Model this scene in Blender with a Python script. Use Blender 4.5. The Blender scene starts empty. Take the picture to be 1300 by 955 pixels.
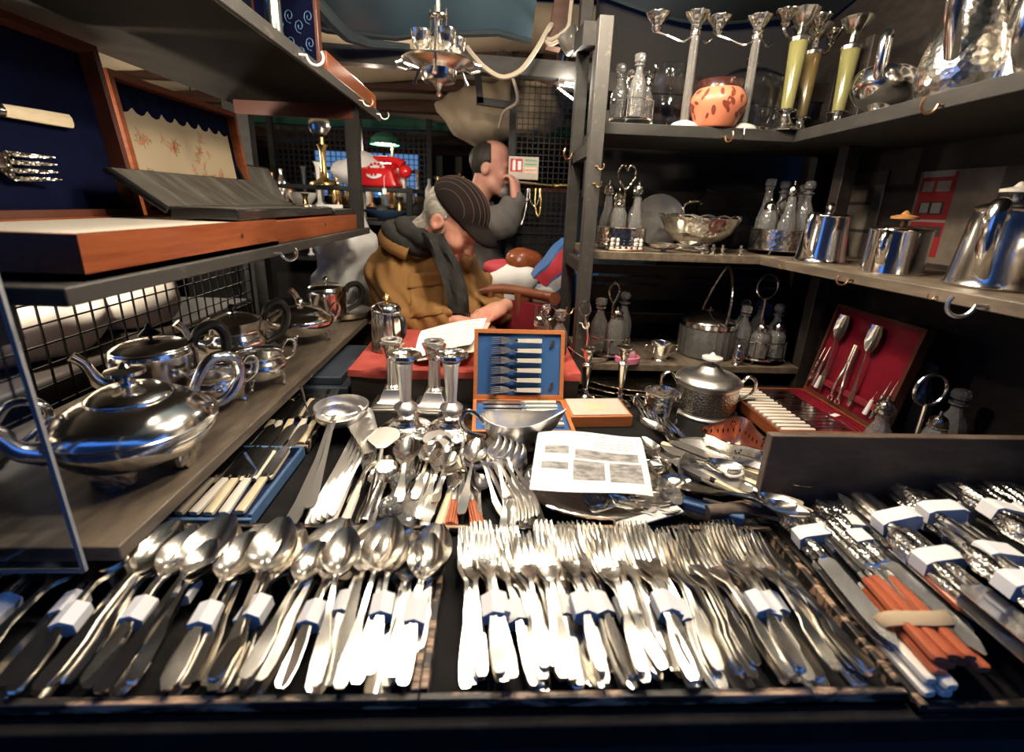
import bpy, math, random
import numpy as np
from mathutils import Vector, Matrix, Euler
random.seed(7)
PI = math.pi
sc = bpy.context.scene
COL = sc.collection

# ------------------------------------------------------------------ camera
FPX, CX, CY = 587.0, 650.0, 433.0
def _d(x, y):
    v = Vector(((x - CX) / FPX, -(y - CY) / FPX, -1.0)); return v.normalized()
_fw = _d(625, 258)
_up = -_d(574, 2400); _up = (_up - _fw * _fw.dot(_up)).normalized()
_rt = _fw.cross(_up)
CM = Matrix((_rt, _fw, _up))              # camera vector -> world vector
CAM = Vector((0, 0, 1.35))
cam = bpy.data.cameras.new('camera'); camo = bpy.data.objects.new('camera', cam); COL.objects.link(camo)
cam.sensor_fit = 'HORIZONTAL'; cam.sensor_width = 36.0; cam.lens = 36.0 * FPX / 1300.0
cam.shift_y = -44.5 / 1300.0; cam.clip_start = 0.02
mw = CM.to_4x4(); mw.translation = CAM; camo.matrix_world = mw
cam.dof.use_dof = True; cam.dof.focus_distance = 1.0; cam.dof.aperture_fstop = 3.2
sc.camera = camo
def _ray(x, y): return CM @ Vector(((x - CX) / FPX, -(y - CY) / FPX, -1.0))
def onz(x, y, z): v = _ray(x, y); return CAM + v * ((z - CAM.z) / v.z)     # photo point on a level surface
def ony(x, y, Y): v = _ray(x, y); return CAM + v * (Y / v.y)               # photo point at a depth
def onx(x, y, X): v = _ray(x, y); return CAM + v * (X / v.x)

# ------------------------------------------------------------------ world, exposure
w = bpy.data.worlds.new('dusk'); sc.world = w; w.use_nodes = True
bg = w.node_tree.nodes['Background']
bg.inputs[0].default_value = (0.09, 0.30, 1.0, 1); bg.inputs[1].default_value = 0.8
sc.view_settings.view_transform = 'Standard'; sc.view_settings.look = 'None'
sc.view_settings.gamma = 1; sc.view_settings.use_curve_mapping = False
sc.view_settings.exposure = 0.35
sc.cycles.max_bounces = 10; sc.cycles.transmission_bounces = 8; sc.cycles.glossy_bounces = 5; sc.cycles.diffuse_bounces = 3
sc.cycles.caustics_reflective = False; sc.cycles.caustics_refractive = False
sc.cycles.sample_clamp_indirect = 6.0

# the lamps (position, watts, colour); their fixtures are built further down
WARM = (1.0, 0.86, 0.68)
LAMPS = [((-0.34, 0.72, 1.93), 8.5, WARM, 'spoon tray'), ((0.02, 0.66, 1.93), 6.5, WARM, 'tray divider'), ((0.36, 0.68, 1.92), 7.5, WARM, 'fork tray'), ((0.44, 0.84, 1.91), 7.5, WARM, 'red silk case'), ((0.10, 1.00, 1.92), 18, WARM, 'fork case')]
def add_light(name, loc, watts, col=WARM, size=0.035):
    l = bpy.data.lights.new(name, 'POINT'); l.energy = watts; l.color = col; l.shadow_soft_size = size
    o = bpy.data.objects.new(name, l); COL.objects.link(o); o.location = loc; return o

# ------------------------------------------------------------------ mesh builder
class MB:
    def __init__(s): s.v = []; s.f = []; s.m = []; s.mi = 0
    def add(s, vs, fs):
        b = len(s.v); s.v += [tuple(v) for v in vs]; s.f += [tuple(i + b for i in f) for f in fs]; s.m += [s.mi] * len(fs); return s
    def box(s, c, d, rot=None):
        c = Vector(c); hx, hy, hz = d[0] / 2, d[1] / 2, d[2] / 2
        vs = [Vector((x, y, z)) for x in (-hx, hx) for y in (-hy, hy) for z in (-hz, hz)]
        if rot is not None: vs = [rot @ v for v in vs]
        return s.add([v + c for v in vs], [(0, 1, 3, 2), (4, 6, 7, 5), (0, 4, 5, 1), (2, 3, 7, 6), (0, 2, 6, 4), (1, 5, 7, 3)])
    def b2(s, lo, hi): return s.box([(a + b) / 2 for a, b in zip(lo, hi)], [abs(b - a) for a, b in zip(lo, hi)])
    def bar(s, a, b, w, h, up=(0, 0, 1)):
        a, b = Vector(a), Vector(b); t = (b - a).normalized(); u = Vector(up); sd = t.cross(u)
        if sd.length < 1e-4: sd = t.cross(Vector((1, 0, 0)))
        sd.normalize(); u = sd.cross(t)
        vs = [p + sd * i * w / 2 + u * j * h / 2 for p in (a, b) for i, j in ((-1, -1), (1, -1), (1, 1), (-1, 1))]
        return s.add(vs, [(0, 1, 2, 3), (7, 6, 5, 4), (0, 4, 5, 1), (1, 5, 6, 2), (2, 6, 7, 3), (3, 7, 4, 0)])
    def loft(s, rings, cap=True, closed=False):
        n = len(rings[0]); vs = [p for r in rings for p in r]; fs = []
        R = len(rings)
        for i in range(R if closed else R - 1):
            a, b = i * n, ((i + 1) % R) * n
            for k in range(n): fs.append((a + k, a + (k + 1) % n, b + (k + 1) % n, b + k))
        if cap and not closed: fs.append(tuple(range(n - 1, -1, -1))); fs.append(tuple((R - 1) * n + k for k in range(n)))
        return s.add(vs, fs)
    def lathe(s, prof, n=24, o=(0, 0, 0), sx=1, sy=1, mod=None, cap=True, ax=None):
        """prof: [(r, z)]; mod(angle, z) multiplies r; ax: optional rotation matrix"""
        rings = []
        for r, z in prof:
            ring = []
            for k in range(n):
                a = 2 * PI * k / n; q = r * (mod(a, z) if mod else 1)
                p = Vector((q * math.cos(a) * sx, q * math.sin(a) * sy, z))
                if ax is not None: p = ax @ p
                ring.append(p + Vector(o))
            rings.append(ring)
        return s.loft(rings, cap)
    def tube(s, pts, r, n=8, flat=1.0, closed=False, up=None):
        pts = [Vector(p) for p in pts]; N = len(pts)
        rr = r if isinstance(r, (list, tuple)) else [r] * N
        rings = []; pu = None
        for i, p in enumerate(pts):
            t = (pts[(i + 1) % N] - pts[i - 1]) if closed else (pts[min(i + 1, N - 1)] - pts[max(i - 1, 0)])
            t = t.normalized() if t.length > 1e-9 else Vector((0, 0, 1))
            if pu is None:
                ref = Vector(up) if up else (Vector((0, 0, 1)) if abs(t.z) < 0.9 else Vector((1, 0, 0)))
            else: ref = pu
            u = (ref - t * ref.dot(t)).normalized(); pu = u; sd = t.cross(u)
            rings.append([p + u * rr[i] * math.cos(2 * PI * k / n) + sd * rr[i] * flat * math.sin(2 * PI * k / n) for k in range(n)])
        return s.loft(rings, True, closed)
    def sphere(s, c, r, n=10, sz=1.0):
        m = max(5, n // 2 + 1)
        return s.lathe([(max(r * math.sin(PI * i / m), 1e-5), -r * sz * math.cos(PI * i / m)) for i in range(m + 1)], n, c)
    def grid(s, fn, nu, nv, thick=0.0):
        """open sheet fn(u,v)->Vector"""
        vs = [Vector(fn(i / nu, j / nv)) for i in range(nu + 1) for j in range(nv + 1)]
        fs = [(i * (nv + 1) + j, (i + 1) * (nv + 1) + j, (i + 1) * (nv + 1) + j + 1, i * (nv + 1) + j + 1) for i in range(nu) for j in range(nv)]
        if thick:
            nrm = [Vector((0, 0, 0)) for _ in vs]
            for f in fs:
                q = (vs[f[1]] - vs[f[0]]).cross(vs[f[3]] - vs[f[0]])
                for k in f: nrm[k] += q
            V2 = [v - n_.normalized() * thick if n_.length > 0 else v for v, n_ in zip(vs, nrm)]
            L = len(vs); W = nv + 1
            f2 = [tuple(L + k for k in reversed(f)) for f in fs]
            rim = [i for i in range(W)] + [i * W + nv for i in range(1, nu + 1)] + [nu * W + j for j in range(nv - 1, -1, -1)] + [i * W for i in range(nu - 1, 0, -1)]
            f3 = [(rim[i], rim[(i + 1) % len(rim)], L + rim[(i + 1) % len(rim)], L + rim[i]) for i in range(len(rim))]
            return s.add(vs + V2, fs + f2 + f3)
        return s.add(vs, fs)
    def prism(s, poly, h, o=(0, 0, 0), ax=None):
        """poly in xy extruded by h along z"""
        n = len(poly); vs = [Vector((x, y, 0)) for x, y in poly] + [Vector((x, y, h)) for x, y in poly]
        if ax is not None: vs = [ax @ v for v in vs]
        fs = [tuple(range(n - 1, -1, -1)), tuple(range(n, 2 * n))] + [(k, (k + 1) % n, n + (k + 1) % n, n + k) for k in range(n)]
        return s.add([v + Vector(o) for v in vs], fs)
    def xf(s, m):
        s.v = [tuple(m @ Vector(v)) for v in s.v]; return s
    def mesh(s, name, mats, smooth=40):
        use = sorted({i for f in s.f for i in f})
        if len(use) < len(s.v): mp = {a: b for b, a in enumerate(use)}; s.v = [s.v[i] for i in use]; s.f = [tuple(mp[i] for i in f) for f in s.f]
        me = bpy.data.meshes.new(name); me.from_pydata(s.v, [], s.f)
        for m in (mats if isinstance(mats, (list, tuple)) else [mats]): me.materials.append(M[m])
        if isinstance(mats, (list, tuple)) and len(mats) > 1: me.polygons.foreach_set('material_index', s.m)
        me.validate(); fix_normals(me)
        if smooth:
            me.shade_smooth(); me.set_sharp_from_angle(angle=math.radians(smooth))
        return me
import bmesh
def fix_normals(me):
    bm = bmesh.new(); bm.from_mesh(me); bmesh.ops.recalc_face_normals(bm, faces=bm.faces); bm.to_mesh(me); bm.free()
def link(name, data, parent=None, loc=None, rot=None):
    o = bpy.data.objects.new(name, data); COL.objects.link(o)
    if parent is not None: o.parent = parent
    if loc is not None: o.location = loc
    if rot is not None:
        if isinstance(rot, Matrix): o.rotation_mode = 'QUATERNION'; o.rotation_quaternion = rot.to_quaternion()
        else: o.rotation_euler = rot
    return o
def part(mb, name, mat, parent, loc=None, rot=None, smooth=40, bevel=0):
    o = link(name, mb.mesh(name, mat, smooth) if isinstance(mb, MB) else mb, parent, loc, rot)
    if bevel: bev(o, bevel)
    return o
def bev(o, w, seg=2):
    b = o.modifiers.new('bevel', 'BEVEL'); b.width = w; b.segments = seg; b.limit_method = 'ANGLE'; b.angle_limit = math.radians(35); return o
def tag(o, label, cat, group=None):
    o['label'] = label; o['category'] = cat
    if group: o['group'] = group
    return o
def thing(name, label, cat, loc=(0, 0, 0), rz=0.0, group=None, rot=None):
    o = link(name, None, None, loc, rot if rot is not None else (0, 0, rz)); o.empty_display_size = .02
    return tag(o, label, cat, group)
def solo(mb, name, mat, label, cat, loc=None, rot=None, group=None, smooth=40, bevel=0):
    return tag(part(mb, name, mat, None, loc, rot, smooth, bevel), label, cat, group)
def struct(mb, name, mat, smooth=30):
    o = part(mb, name, mat, None, smooth=smooth); o['kind'] = 'structure'; return o
KIDS = {}
def copy_tree(o, label=None, loc=None, rot=None, group=None):
    def rec(a, par):
        c = a.copy(); COL.objects.link(c); c.parent = par
        for ch in list(a.children): rec(ch, c)
        return c
    c = rec(o, None)
    if label: c['label'] = label
    if group: c['group'] = group
    if loc is not None: c.location = loc
    if rot is not None:
        if isinstance(rot, Matrix): c.rotation_mode = 'QUATERNION'; c.rotation_quaternion = rot.to_quaternion()
        else: c.rotation_mode = 'XYZ'; c.rotation_euler = rot
    return c
def arc(c, r, a0, a1, n, plane='xz', sx=1, sy=1):
    out = []
    for i in range(n + 1):
        a = a0 + (a1 - a0) * i / n; x, y = r * math.cos(a) * sx, r * math.sin(a) * sy
        out.append(Vector(c) + (Vector((x, 0, y)) if plane == 'xz' else Vector((x, y, 0)) if plane == 'xy' else Vector((0, x, y))))
    return out
def spline(P, n=6):
    P = [Vector(p) for p in P]; out = []
    for i in range(len(P) - 1):
        p0, p1, p2, p3 = P[max(i - 1, 0)], P[i], P[i + 1], P[min(i + 2, len(P) - 1)]
        for k in range(n):
            t = k / n
            out.append(0.5 * ((2 * p1) + (p2 - p0) * t + (2 * p0 - 5 * p1 + 4 * p2 - p3) * t * t + (3 * p1 - p0 - 3 * p2 + p3) * t ** 3))
    return out + [P[-1]]
def ramp(vals, n):
    """resample a list of radii to n values"""
    return [float(np.interp(i / (n - 1) * (len(vals) - 1), range(len(vals)), vals)) for i in range(n)]
def smooth_prof(P, n=4): return [(max(p.x, 1e-4), p.y) for p in spline([(r, z, 0) for r, z in P], n)]
def basis(y, z=(0, 0, 1)):
    """rotation whose +Y follows y and whose +Z is close to z"""
    y = Vector(y).normalized(); x = y.cross(Vector(z)).normalized(); zz = x.cross(y)
    return Matrix((x, y, zz)).transposed()

# ------------------------------------------------------------------ smooth blended bodies (surface nets over a distance field)
def seg(P, a, b, ra, rb):
    a, b = np.array(a, float), np.array(b, float); ab = b - a
    t = np.clip(((P - a) @ ab) / max(ab @ ab, 1e-12), 0, 1)
    return np.linalg.norm(P - a - t[:, None] * ab, axis=1) - (ra + (rb - ra) * t)
def ell(P, c, r, R=None):
    q = P - np.array(c, float)
    if R is not None: q = q @ np.array(R)
    q = q / np.array(r, float); k = np.linalg.norm(q, axis=1); return (k - 1) * min(r) * np.where(k > 1, 1, 1)
def smin(a, b, k):
    h = np.clip(0.5 + 0.5 * (b - a) / k, 0, 1); return b + (a - b) * h - k * h * (1 - h)
def smax(a, b, k): return -smin(-a, -b, k)
def nets(fn, lo, hi, h):
    lo = np.array(lo, float); n = np.ceil((np.array(hi) - lo) / h).astype(int) + 1
    ax = [lo[i] + h * np.arange(n[i]) for i in range(3)]
    G = np.stack(np.meshgrid(*ax, indexing='ij'), -1).reshape(-1, 3)
    D = np.concatenate([fn(G[i:i + 400000]) for i in range(0, len(G), 400000)]).reshape(n)
    S = D < 0; c = [slice(0, -1), slice(1, None)]
    cnt = sum(S[c[i], c[j], c[k]].astype(int) for i in (0, 1) for j in (0, 1) for k in (0, 1))
    cell = (cnt > 0) & (cnt < 8); idx = -np.ones(cell.shape, int); ids = np.argwhere(cell); idx[cell] = np.arange(len(ids))
    acc = np.zeros((len(ids), 3)); num = np.zeros(len(ids))
    cor = [np.array((i, j, k)) for i in (0, 1) for j in (0, 1) for k in (0, 1)]
    for a in range(8):
        for b in range(a + 1, 8):
            if abs(cor[a] - cor[b]).sum() != 1: continue
            da = D[tuple((ids + cor[a]).T)]; db = D[tuple((ids + cor[b]).T)]; m = (da < 0) != (db < 0)
            t = np.where(m, da / np.where(m, da - db, 1), 0)
            acc += np.where(m[:, None], cor[a] + t[:, None] * (cor[b] - cor[a]), 0); num += m
    V = lo + h * (ids + acc / num[:, None]); F = []
    for d in range(3):
        e1, e2 = (d + 1) % 3, (d + 2) % 3
        sa = [slice(None)] * 3; sb = [slice(None)] * 3; sa[d] = slice(0, -1); sb[d] = slice(1, None)
        ch = np.argwhere(S[tuple(sa)] != S[tuple(sb)])
        ch = ch[(ch[:, e1] > 0) & (ch[:, e2] > 0) & (ch[:, e1] < n[e1] - 1) & (ch[:, e2] < n[e2] - 1)]
        o1 = np.zeros(3, int); o1[e1] = 1; o2 = np.zeros(3, int); o2[e2] = 1
        q = [idx[tuple((ch - a).T)] for a in (o1 + o2, o2, 0 * o1, o1)]
        q = np.stack(q, 1); fl = S[tuple(ch.T)]; q[~fl] = q[~fl][:, ::-1]; F.append(q)
    mb = MB(); F = np.concatenate(F); F = F[(F >= 0).all(1)]
    return mb.add(V.tolist(), F.tolist())
def noise3(P, s=1.0, seed=0):
    r = np.random.RandomState(seed); out = np.zeros(len(P))
    for k in range(5):
        d = r.randn(3); d /= np.linalg.norm(d); out += np.sin((P @ d) * s * (1 + .35 * k) + r.rand() * 6.28) / (1 + .4 * k)
    return out / 3
# ------------------------------------------------------------------ materials
M = {}
def mat(name, col=(.5, .5, .5), rough=.5, metal=0.0, bump=None, var=None, spec=None, trans=0, ior=1.45, coat=0, emit=None, sheen=0, alpha=1, grain=None):
    """bump=(kind, scale, strength[, stretch]); var=(colour2, scale, lo, hi[, stretch]) mixes a second colour by noise"""
    m = bpy.data.materials.new(name); m.use_nodes = True; M[name] = m
    nt = m.node_tree; N = nt.nodes; L = nt.links; b = N['Principled BSDF']
    b.inputs['Base Color'].default_value = (*col, 1); b.inputs['Roughness'].default_value = rough; b.inputs['Metallic'].default_value = metal
    b.inputs['IOR'].default_value = ior; b.inputs['Transmission Weight'].default_value = trans
    if spec is not None: b.inputs['Specular IOR Level'].default_value = spec
    b.inputs['Coat Weight'].default_value = coat; b.inputs['Sheen Weight'].default_value = sheen
    if emit: b.inputs['Emission Color'].default_value = (*emit[0], 1); b.inputs['Emission Strength'].default_value = emit[1]
    tc = N.new('ShaderNodeTexCoord')
    def tex(kind, scale, stretch=(1, 1, 1)):
        mp = N.new('ShaderNodeMapping'); mp.inputs['Scale'].default_value = stretch; L.new(tc.outputs['Object'], mp.inputs[0])
        if kind == 'voronoi': t = N.new('ShaderNodeTexVoronoi')
        elif kind == 'wave': t = N.new('ShaderNodeTexWave'); t.inputs['Distortion'].default_value = 5; t.inputs['Detail'].default_value = 3
        elif kind == 'lines': t = N.new('ShaderNodeTexWave')
        else: t = N.new('ShaderNodeTexNoise'); t.inputs['Detail'].default_value = 6; t.inputs['Roughness'].default_value = .6
        t.inputs['Scale'].default_value = scale; L.new(mp.outputs[0], t.inputs['Vector']); return t.outputs[0]
    if var:
        col2, s_, lo, hi = var[:4]; st = var[4] if len(var) > 4 else (1, 1, 1); kind = var[5] if len(var) > 5 else 'noise'
        cr = N.new('ShaderNodeValToRGB'); cr.color_ramp.elements[0].position = lo; cr.color_ramp.elements[1].position = hi
        cr.color_ramp.elements[0].color = (*col, 1); cr.color_ramp.elements[1].color = (*col2, 1)
        L.new(tex(kind, s_, st), cr.inputs[0]); L.new(cr.outputs[0], b.inputs['Base Color'])
    if bump:
        st = bump[3] if len(bump) > 3 else (1, 1, 1)
        bp = N.new('ShaderNodeBump'); bp.inputs['Strength'].default_value = bump[2]; bp.inputs['Distance'].default_value = .002
        L.new(tex(bump[0], bump[1], st), bp.inputs['Height']); L.new(bp.outputs[0], b.inputs['Normal'])
    return m
SIL = (.93, .90, .85)
mat('silver', SIL, .15, 1, bump=('noise', 25, .05))
mat('silver_bright', (.95, .92, .87), .33, 1, bump=('noise', 40, .15))
mat('silver_worn', (.88, .84, .77), .20, 1, bump=('noise', 60, .15), var=((.70, .64, .54), 12, .45, .75))
mat('silver_chased', (.90, .86, .79), .20, 1, bump=('voronoi', 110, .5), var=((.55, .50, .42), 60, .45, .7))
mat('silver_fine', (.90, .87, .81), .18, 1, bump=('voronoi', 260, .45), var=((.62, .57, .50), 120, .45, .7))
mat('silver_dark', (.62, .57, .48), .18, 1, bump=('voronoi', 150, .7), var=((.35, .30, .23), 40, .4, .7))
mat('cutlery', (.90, .86, .79), .19, 1, bump=('noise', 40, .08), var=((.82, .77, .69), 20, .45, .7))
mat('steel', (.70, .70, .70), .25, 1, bump=('noise', 60, .08), var=((.45, .43, .40), 25, .5, .75))
mat('steel_dark', (.16, .155, .15), .35, .9)
mat('gilt', (.85, .58, .22), .22, 1)
mat('brass', (.75, .52, .22), .25, 1, var=((.45, .30, .12), 20, .45, .75))
mat('copper', (.62, .33, .18), .35, 1, var=((.30, .16, .09), 60, .45, .75))
mat('copper_lining', (.80, .42, .28), .28, 1, bump=('noise', 60, .1))
mat('iron', (.018, .018, .018), .5, .5)
mat('zinc', (.62, .60, .56), .35, 1)
mat('glass', (1, 1, 1), .0, 0, trans=1, ior=1.47)
mat('glass_cut', (.96, .94, .90), .03, 0, trans=.88, ior=1.5, bump=('voronoi', 120, .45))
mat('glass_amber', (.75, .5, .28), .02, 0, trans=1, ior=1.5)
mat('acrylic', (.72, .80, .95), .05, 0, trans=1, ior=1.3)
mat('acrylic_edge', (.30, .30, .30), .6, 0, spec=.1)
mat('ivory', (.86, .72, .48), .35, 0, var=((.74, .56, .32), 30, .45, .8, (6, 1, 6)), coat=.2)
mat('ivory_pale', (.90, .83, .70), .35, 0, var=((.82, .70, .50), 30, .5, .8, (6, 1, 6)), coat=.2)
mat('pearl', (.92, .88, .82), .2, 0, coat=.6)
mat('horn_red', (.62, .19, .09), .4, 0, bump=('lines', 90, .8), var=((.45, .11, .05), 20, .4, .7), coat=.2)
mat('bakelite_red', (.50, .13, .055), .35, 0, var=((.35, .08, .035), 14, .4, .7))
mat('black_gloss', (.012, .012, .013), .18, 0, coat=.3)
mat('ebony', (.018, .016, .015), .38, 0)
mat('wood_knob', (.42, .20, .07), .35, 0, var=((.28, .12, .04), 30, .4, .7))
mat('mahogany', (.29, .080, .026), .32, 0, var=((.19, .045, .015), 9, .35, .7, (8, 1, 14)), coat=.25)
mat('mahogany_dark', (.085, .025, .013), .4, 0, var=((.08, .025, .014), 9, .35, .7, (8, 1, 14)))
mat('case_orange', (.60, .21, .07), .4, 0, var=((.50, .16, .05), 10, .4, .7, (1, 10, 10)))
mat('paint_grey', (.024, .0225, .021), .65, 0, spec=.25, bump=('noise', 40, .25), var=((.038, .035, .030), 14, .45, .72, (1, 1, 3)))
mat('paint_grey_worn', (.036, .033, .029), .55, 0, bump=('noise', 50, .3), var=((.11, .085, .06), 26, .58, .74, (3, 1, 3)))
mat('shelf_worn', (.085, .066, .048), .5, 0, bump=('noise', 50, .25), var=((.19, .145, .10), 9, .4, .72, (5, 1, 5)))
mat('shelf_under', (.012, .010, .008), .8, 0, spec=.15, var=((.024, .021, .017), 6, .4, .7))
mat('wood_dark', (.016, .012, .010), .6, 0, bump=('noise', 60, .2), var=((.030, .021, .016), 12, .4, .72, (2, 2, 6)))
mat('board_brown', (.085, .058, .042), .55, 0, bump=('noise', 60, .25), var=((.16, .115, .085), 10, .42, .72, (2, 1, 5)))
mat('rail_worn', (.018, .015, .013), .5, 0, bump=('noise', 50, .25), var=((.50, .32, .20), 16, .50, .60, (.8, 5, 2.4)))
mat('felt_black', (.009, .0085, .0085), .9, 0, bump=('noise', 400, .3), spec=.15, var=((.020, .018, .017), 14, .45, .8))
mat('beam_brown', (.085, .038, .022), .7, 0, var=((.05, .022, .014), 6, .4, .7, (1, 8, 8)))
mat('canvas_cream', (.46, .37, .26), .85, 0, bump=('noise', 20, .3), var=((.34, .27, .19), 3, .4, .7))
mat('tarp_blue', (.048, .085, .115), .6, 0, bump=('noise', 12, .25), var=((.030, .060, .085), 2.5, .35, .75))
mat('tarp_dark', (.018, .024, .028), .7, 0, spec=.2, var=((.028, .038, .045), 3, .35, .75))
mat('green_paint', (.02, .12, .075), .6, 0)
mat('velvet_blue', (.004, .014, .06), .8, 0, bump=('noise', 200, .2), var=((.007, .022, .09), 10, .4, .7))
mat('felt_blue', (.035, .12, .33), .85, 0, bump=('noise', 300, .2))
mat('navy', (.0010, .0020, .013), .9, 0, var=((.0016, .0034, .02), 20, .4, .7), spec=.1)
mat('silk_red', (.20, .004, .015), .38, 0, bump=('lines', 26, 1.0, (1, .5, 1)), var=((.09, .002, .007), 9, .4, .7))
mat('velvet_red', (.17, .004, .013), .75, 0)
mat('cloth_red', (.50, .085, .065), .85, 0, bump=('noise', 90, .4), var=((.36, .05, .04), 14, .4, .7))
mat('silk_grey', (.085, .078, .066), .30, 0, bump=('noise', 14, 1.0, (1, 5, 1)), var=((.17, .16, .135), 9, .45, .7, (1, 4, 1)))
mat('satin_white', (.85, .78, .66), .35, 0, bump=('noise', 30, .3))
mat('paper', (.92, .90, .87), .8, 0)
mat('paper_old', (.66, .60, .50), .8, 0, var=((.52, .46, .37), 9, .4, .7))
mat('print_grey', (.44, .42, .39), .8, 0, var=((.18, .17, .16), 45, .42, .6, (1, 2.5, 1)))
mat('ink', (.10, .10, .10), .8, 0)
mat('ink_soft', (.42, .41, .40), .8, 0)
mat('black_sign', (.010, .010, .010), .5, 0)
mat('white_plastic', (.80, .80, .78), .45, 0)
mat('bag_white', (.78, .77, .75), .4, 0, bump=('noise', 40, .6))
mat('bundle_white', (.85, .80, .70), .6, 0, bump=('noise', 18, .5))
mat('red_plastic', (.62, .015, .018), .25, 0, coat=.4)
mat('pink', (.72, .22, .34), .4, 0)
mat('sign_red', (.55, .02, .03), .5, 0)
mat('sign_green', (.10, .42, .25), .5, 0)
mat('stripe_red', (.52, .05, .07), .55, 0, bump=('noise', 90, .3))
mat('stripe_blue', (.03, .13, .36), .5, 0, bump=('noise', 40, .6))
mat('stripe_white', (.62, .62, .63), .55, 0, bump=('noise', 90, .3))
mat('slip_blue', (.055, .12, .24), .6, 0, var=((.09, .17, .30), 8, .45, .7))
mat('slip_navy', (.022, .03, .045), .6, 0, var=((.045, .06, .08), 8, .45, .7))
mat('onyx_green', (.21, .20, .075), .22, 0, var=((.13, .115, .04), 10, .4, .75, (1, 1, .4)), coat=.5)
mat('onyx_brown', (.14, .10, .035), .22, 0, var=((.08, .045, .02), 12, .4, .75, (1, 1, .4)), coat=.5)
mat('terracotta', (.55, .18, .095), .45, 0, coat=.15)
mat('leaf_brown', (.16, .035, .022), .35, 0, coat=.4)
mat('glaze_dark', (.045, .014, .010), .25, 0, coat=.5)
mat('ceramic', (.82, .79, .74), .2, 0, coat=.5)
mat('crystal_white', (.75, .72, .66), .12, 0, trans=.8, ior=1.5, bump=('lines', 220, .5))
mat('rubber', (.62, .45, .26), .7, 0)
mat('cable_cream', (.34, .29, .22), .6, 0)
mat('jacket', (.25, .132, .045), .85, 0, spec=.2, bump=('noise', 40, 1.0), var=((.235, .12, .04), 7, .35, .7))
mat('jacket_lining', (.07, .03, .022), .8, 0)
mat('scarf', (.034, .033, .032), .95, 0, spec=.1, bump=('noise', 160, .8), var=((.020, .0195, .019), 25, .4, .7))
mat('cap_cloth', (.011, .008, .0075), .9, 0, spec=.08, bump=('noise', 160, .4))
mat('cap_stripe', (.09, .05, .04), .9, 0)
mat('skin', (.60, .31, .22), .5, 0, bump=('noise', 70, .15), var=((.55, .22, .16), 14, .4, .72))
mat('hair_grey', (.40, .37, .32), .6, 0, bump=('noise', 50, 1.0, (1, 1, 6)), var=((.22, .20, .17), 40, .4, .7, (1, 1, 5)))
mat('hair_dark', (.022, .017, .014), .6, 0, bump=('noise', 60, .8))
mat('beard', (.30, .27, .24), .7, 0, bump=('noise', 120, .8))
mat('eye', (.05, .03, .02), .2, 0)
mat('coat_grey', (.11, .10, .09), .85, 0, bump=('noise', 30, .5), var=((.11, .10, .09), 8, .4, .7))
mat('trouser', (.10, .10, .065), .85, 0, var=((.07, .07, .05), 8, .4, .7))
mat('asphalt', (.022, .022, .023), .45, 0, bump=('noise', 60, .4))
mat('facade', (.030, .028, .028), .8, 0, var=((.05, .045, .042), 4, .4, .7))
mat('backdrop', (.018, .016, .015), .9, 0)
mat('print_stone', (.15, .122, .09), .6, 0, var=((.22, .18, .14), 18, .42, .66, (2, 1, 1)), coat=.3)
mat('print_red', (.30, .018, .02), .6, 0, coat=.3)
mat('print_dark', (.045, .035, .032), .5, 0, coat=.3)
mat('print_pale', (.30, .27, .23), .5, 0, coat=.3)
mat('bulb', (1, 1, 1), .3, 0, emit=((1, .85, .62), 30))
mat('tube', (1, 1, 1), .3, 0, emit=((1, .93, .78), 12))
mat('window_lit', (.8, .8, .8), .3, 0, emit=((.10, .30, .70), .5))
mat('led_blue', (.1, .3, .8), .3, 0, emit=((.25, .6, 1), 4))
mat('cream_cloth', (.42, .33, .21), .8, 0, bump=('noise', 100, .2))
mat('petal', (.52, .20, .12), .8, 0)
mat('leaf_print', (.25, .23, .10), .8, 0)
mat('chairwood', (.17, .055, .025), .35, 0, coat=.3)
mat('green_dim', (.02, .05, .045), .9, 0)
# ------------------------------------------------------------------ the place: ground, market hall, street behind
struct(MB().b2((-9, -9, -.05), (9, 9, 0)), 'floor', 'asphalt')
wb = struct(MB().b2((-4, 6.5, 0), (4, 6.6, 3.2)), 'wall_back', 'backdrop')
struct(MB().b2((1.035, .25, 0), (1.06, 1.62, 2.25)), 'wall_right', 'wood_dark')
struct(MB().b2((3.4, 1.7, 0), (3.5, 6.5, 3.2)), 'wall_far_right', 'backdrop')
struct(MB().b2((-3.5, .2, 0), (-3.4, 6.5, 3.2)), 'wall_far_left', 'backdrop')
st = struct(MB().b2((-9, -7.3, 0), (9, -7, 7.6)), 'wall_street', 'facade')
for i in range(7):
    for j in range(3):
        x = -6.6 + i * 2.2; z = 1.1 + j * 1.9
        part(MB().b2((x - .4, -7, z - .55), (x + .4, -6.95, z + .55)), 'pane', 'black_gloss', st)
# canvas roof on brown beams, seen between the shelves
roof = struct(MB().b2((-3.4, 1.7, 2.5), (3.4, 6.6, 2.54)), 'ceiling', 'beam_brown')
for i, Y in enumerate((2.45, 2.95, 3.55, 4.3, 5.2, 6.2)):
    part(MB().b2((-3.3, Y - .05, 1.955 - .012 * i), (3.3, Y + .05, 2.12)), 'beam', 'beam_brown' if i != 3 else 'green_paint', roof)
def sag(Y0, Y1, z0):
    return lambda u, v: Vector((-3.3 + 6.6 * u, Y0 + (Y1 - Y0) * v, z0 - .07 * math.sin(PI * v) * (1 + .35 * math.sin(u * 34 + Y0 * 3))))
for i, (a, b) in enumerate(((1.85, 2.4), (2.5, 2.9), (3.0, 3.5), (3.6, 4.25), (4.35, 5.15), (5.25, 6.15))):
    part(MB().grid(sag(a, b, 2.02), 60, 8, .004), 'canvas_strip', 'canvas_cream', roof)
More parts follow.
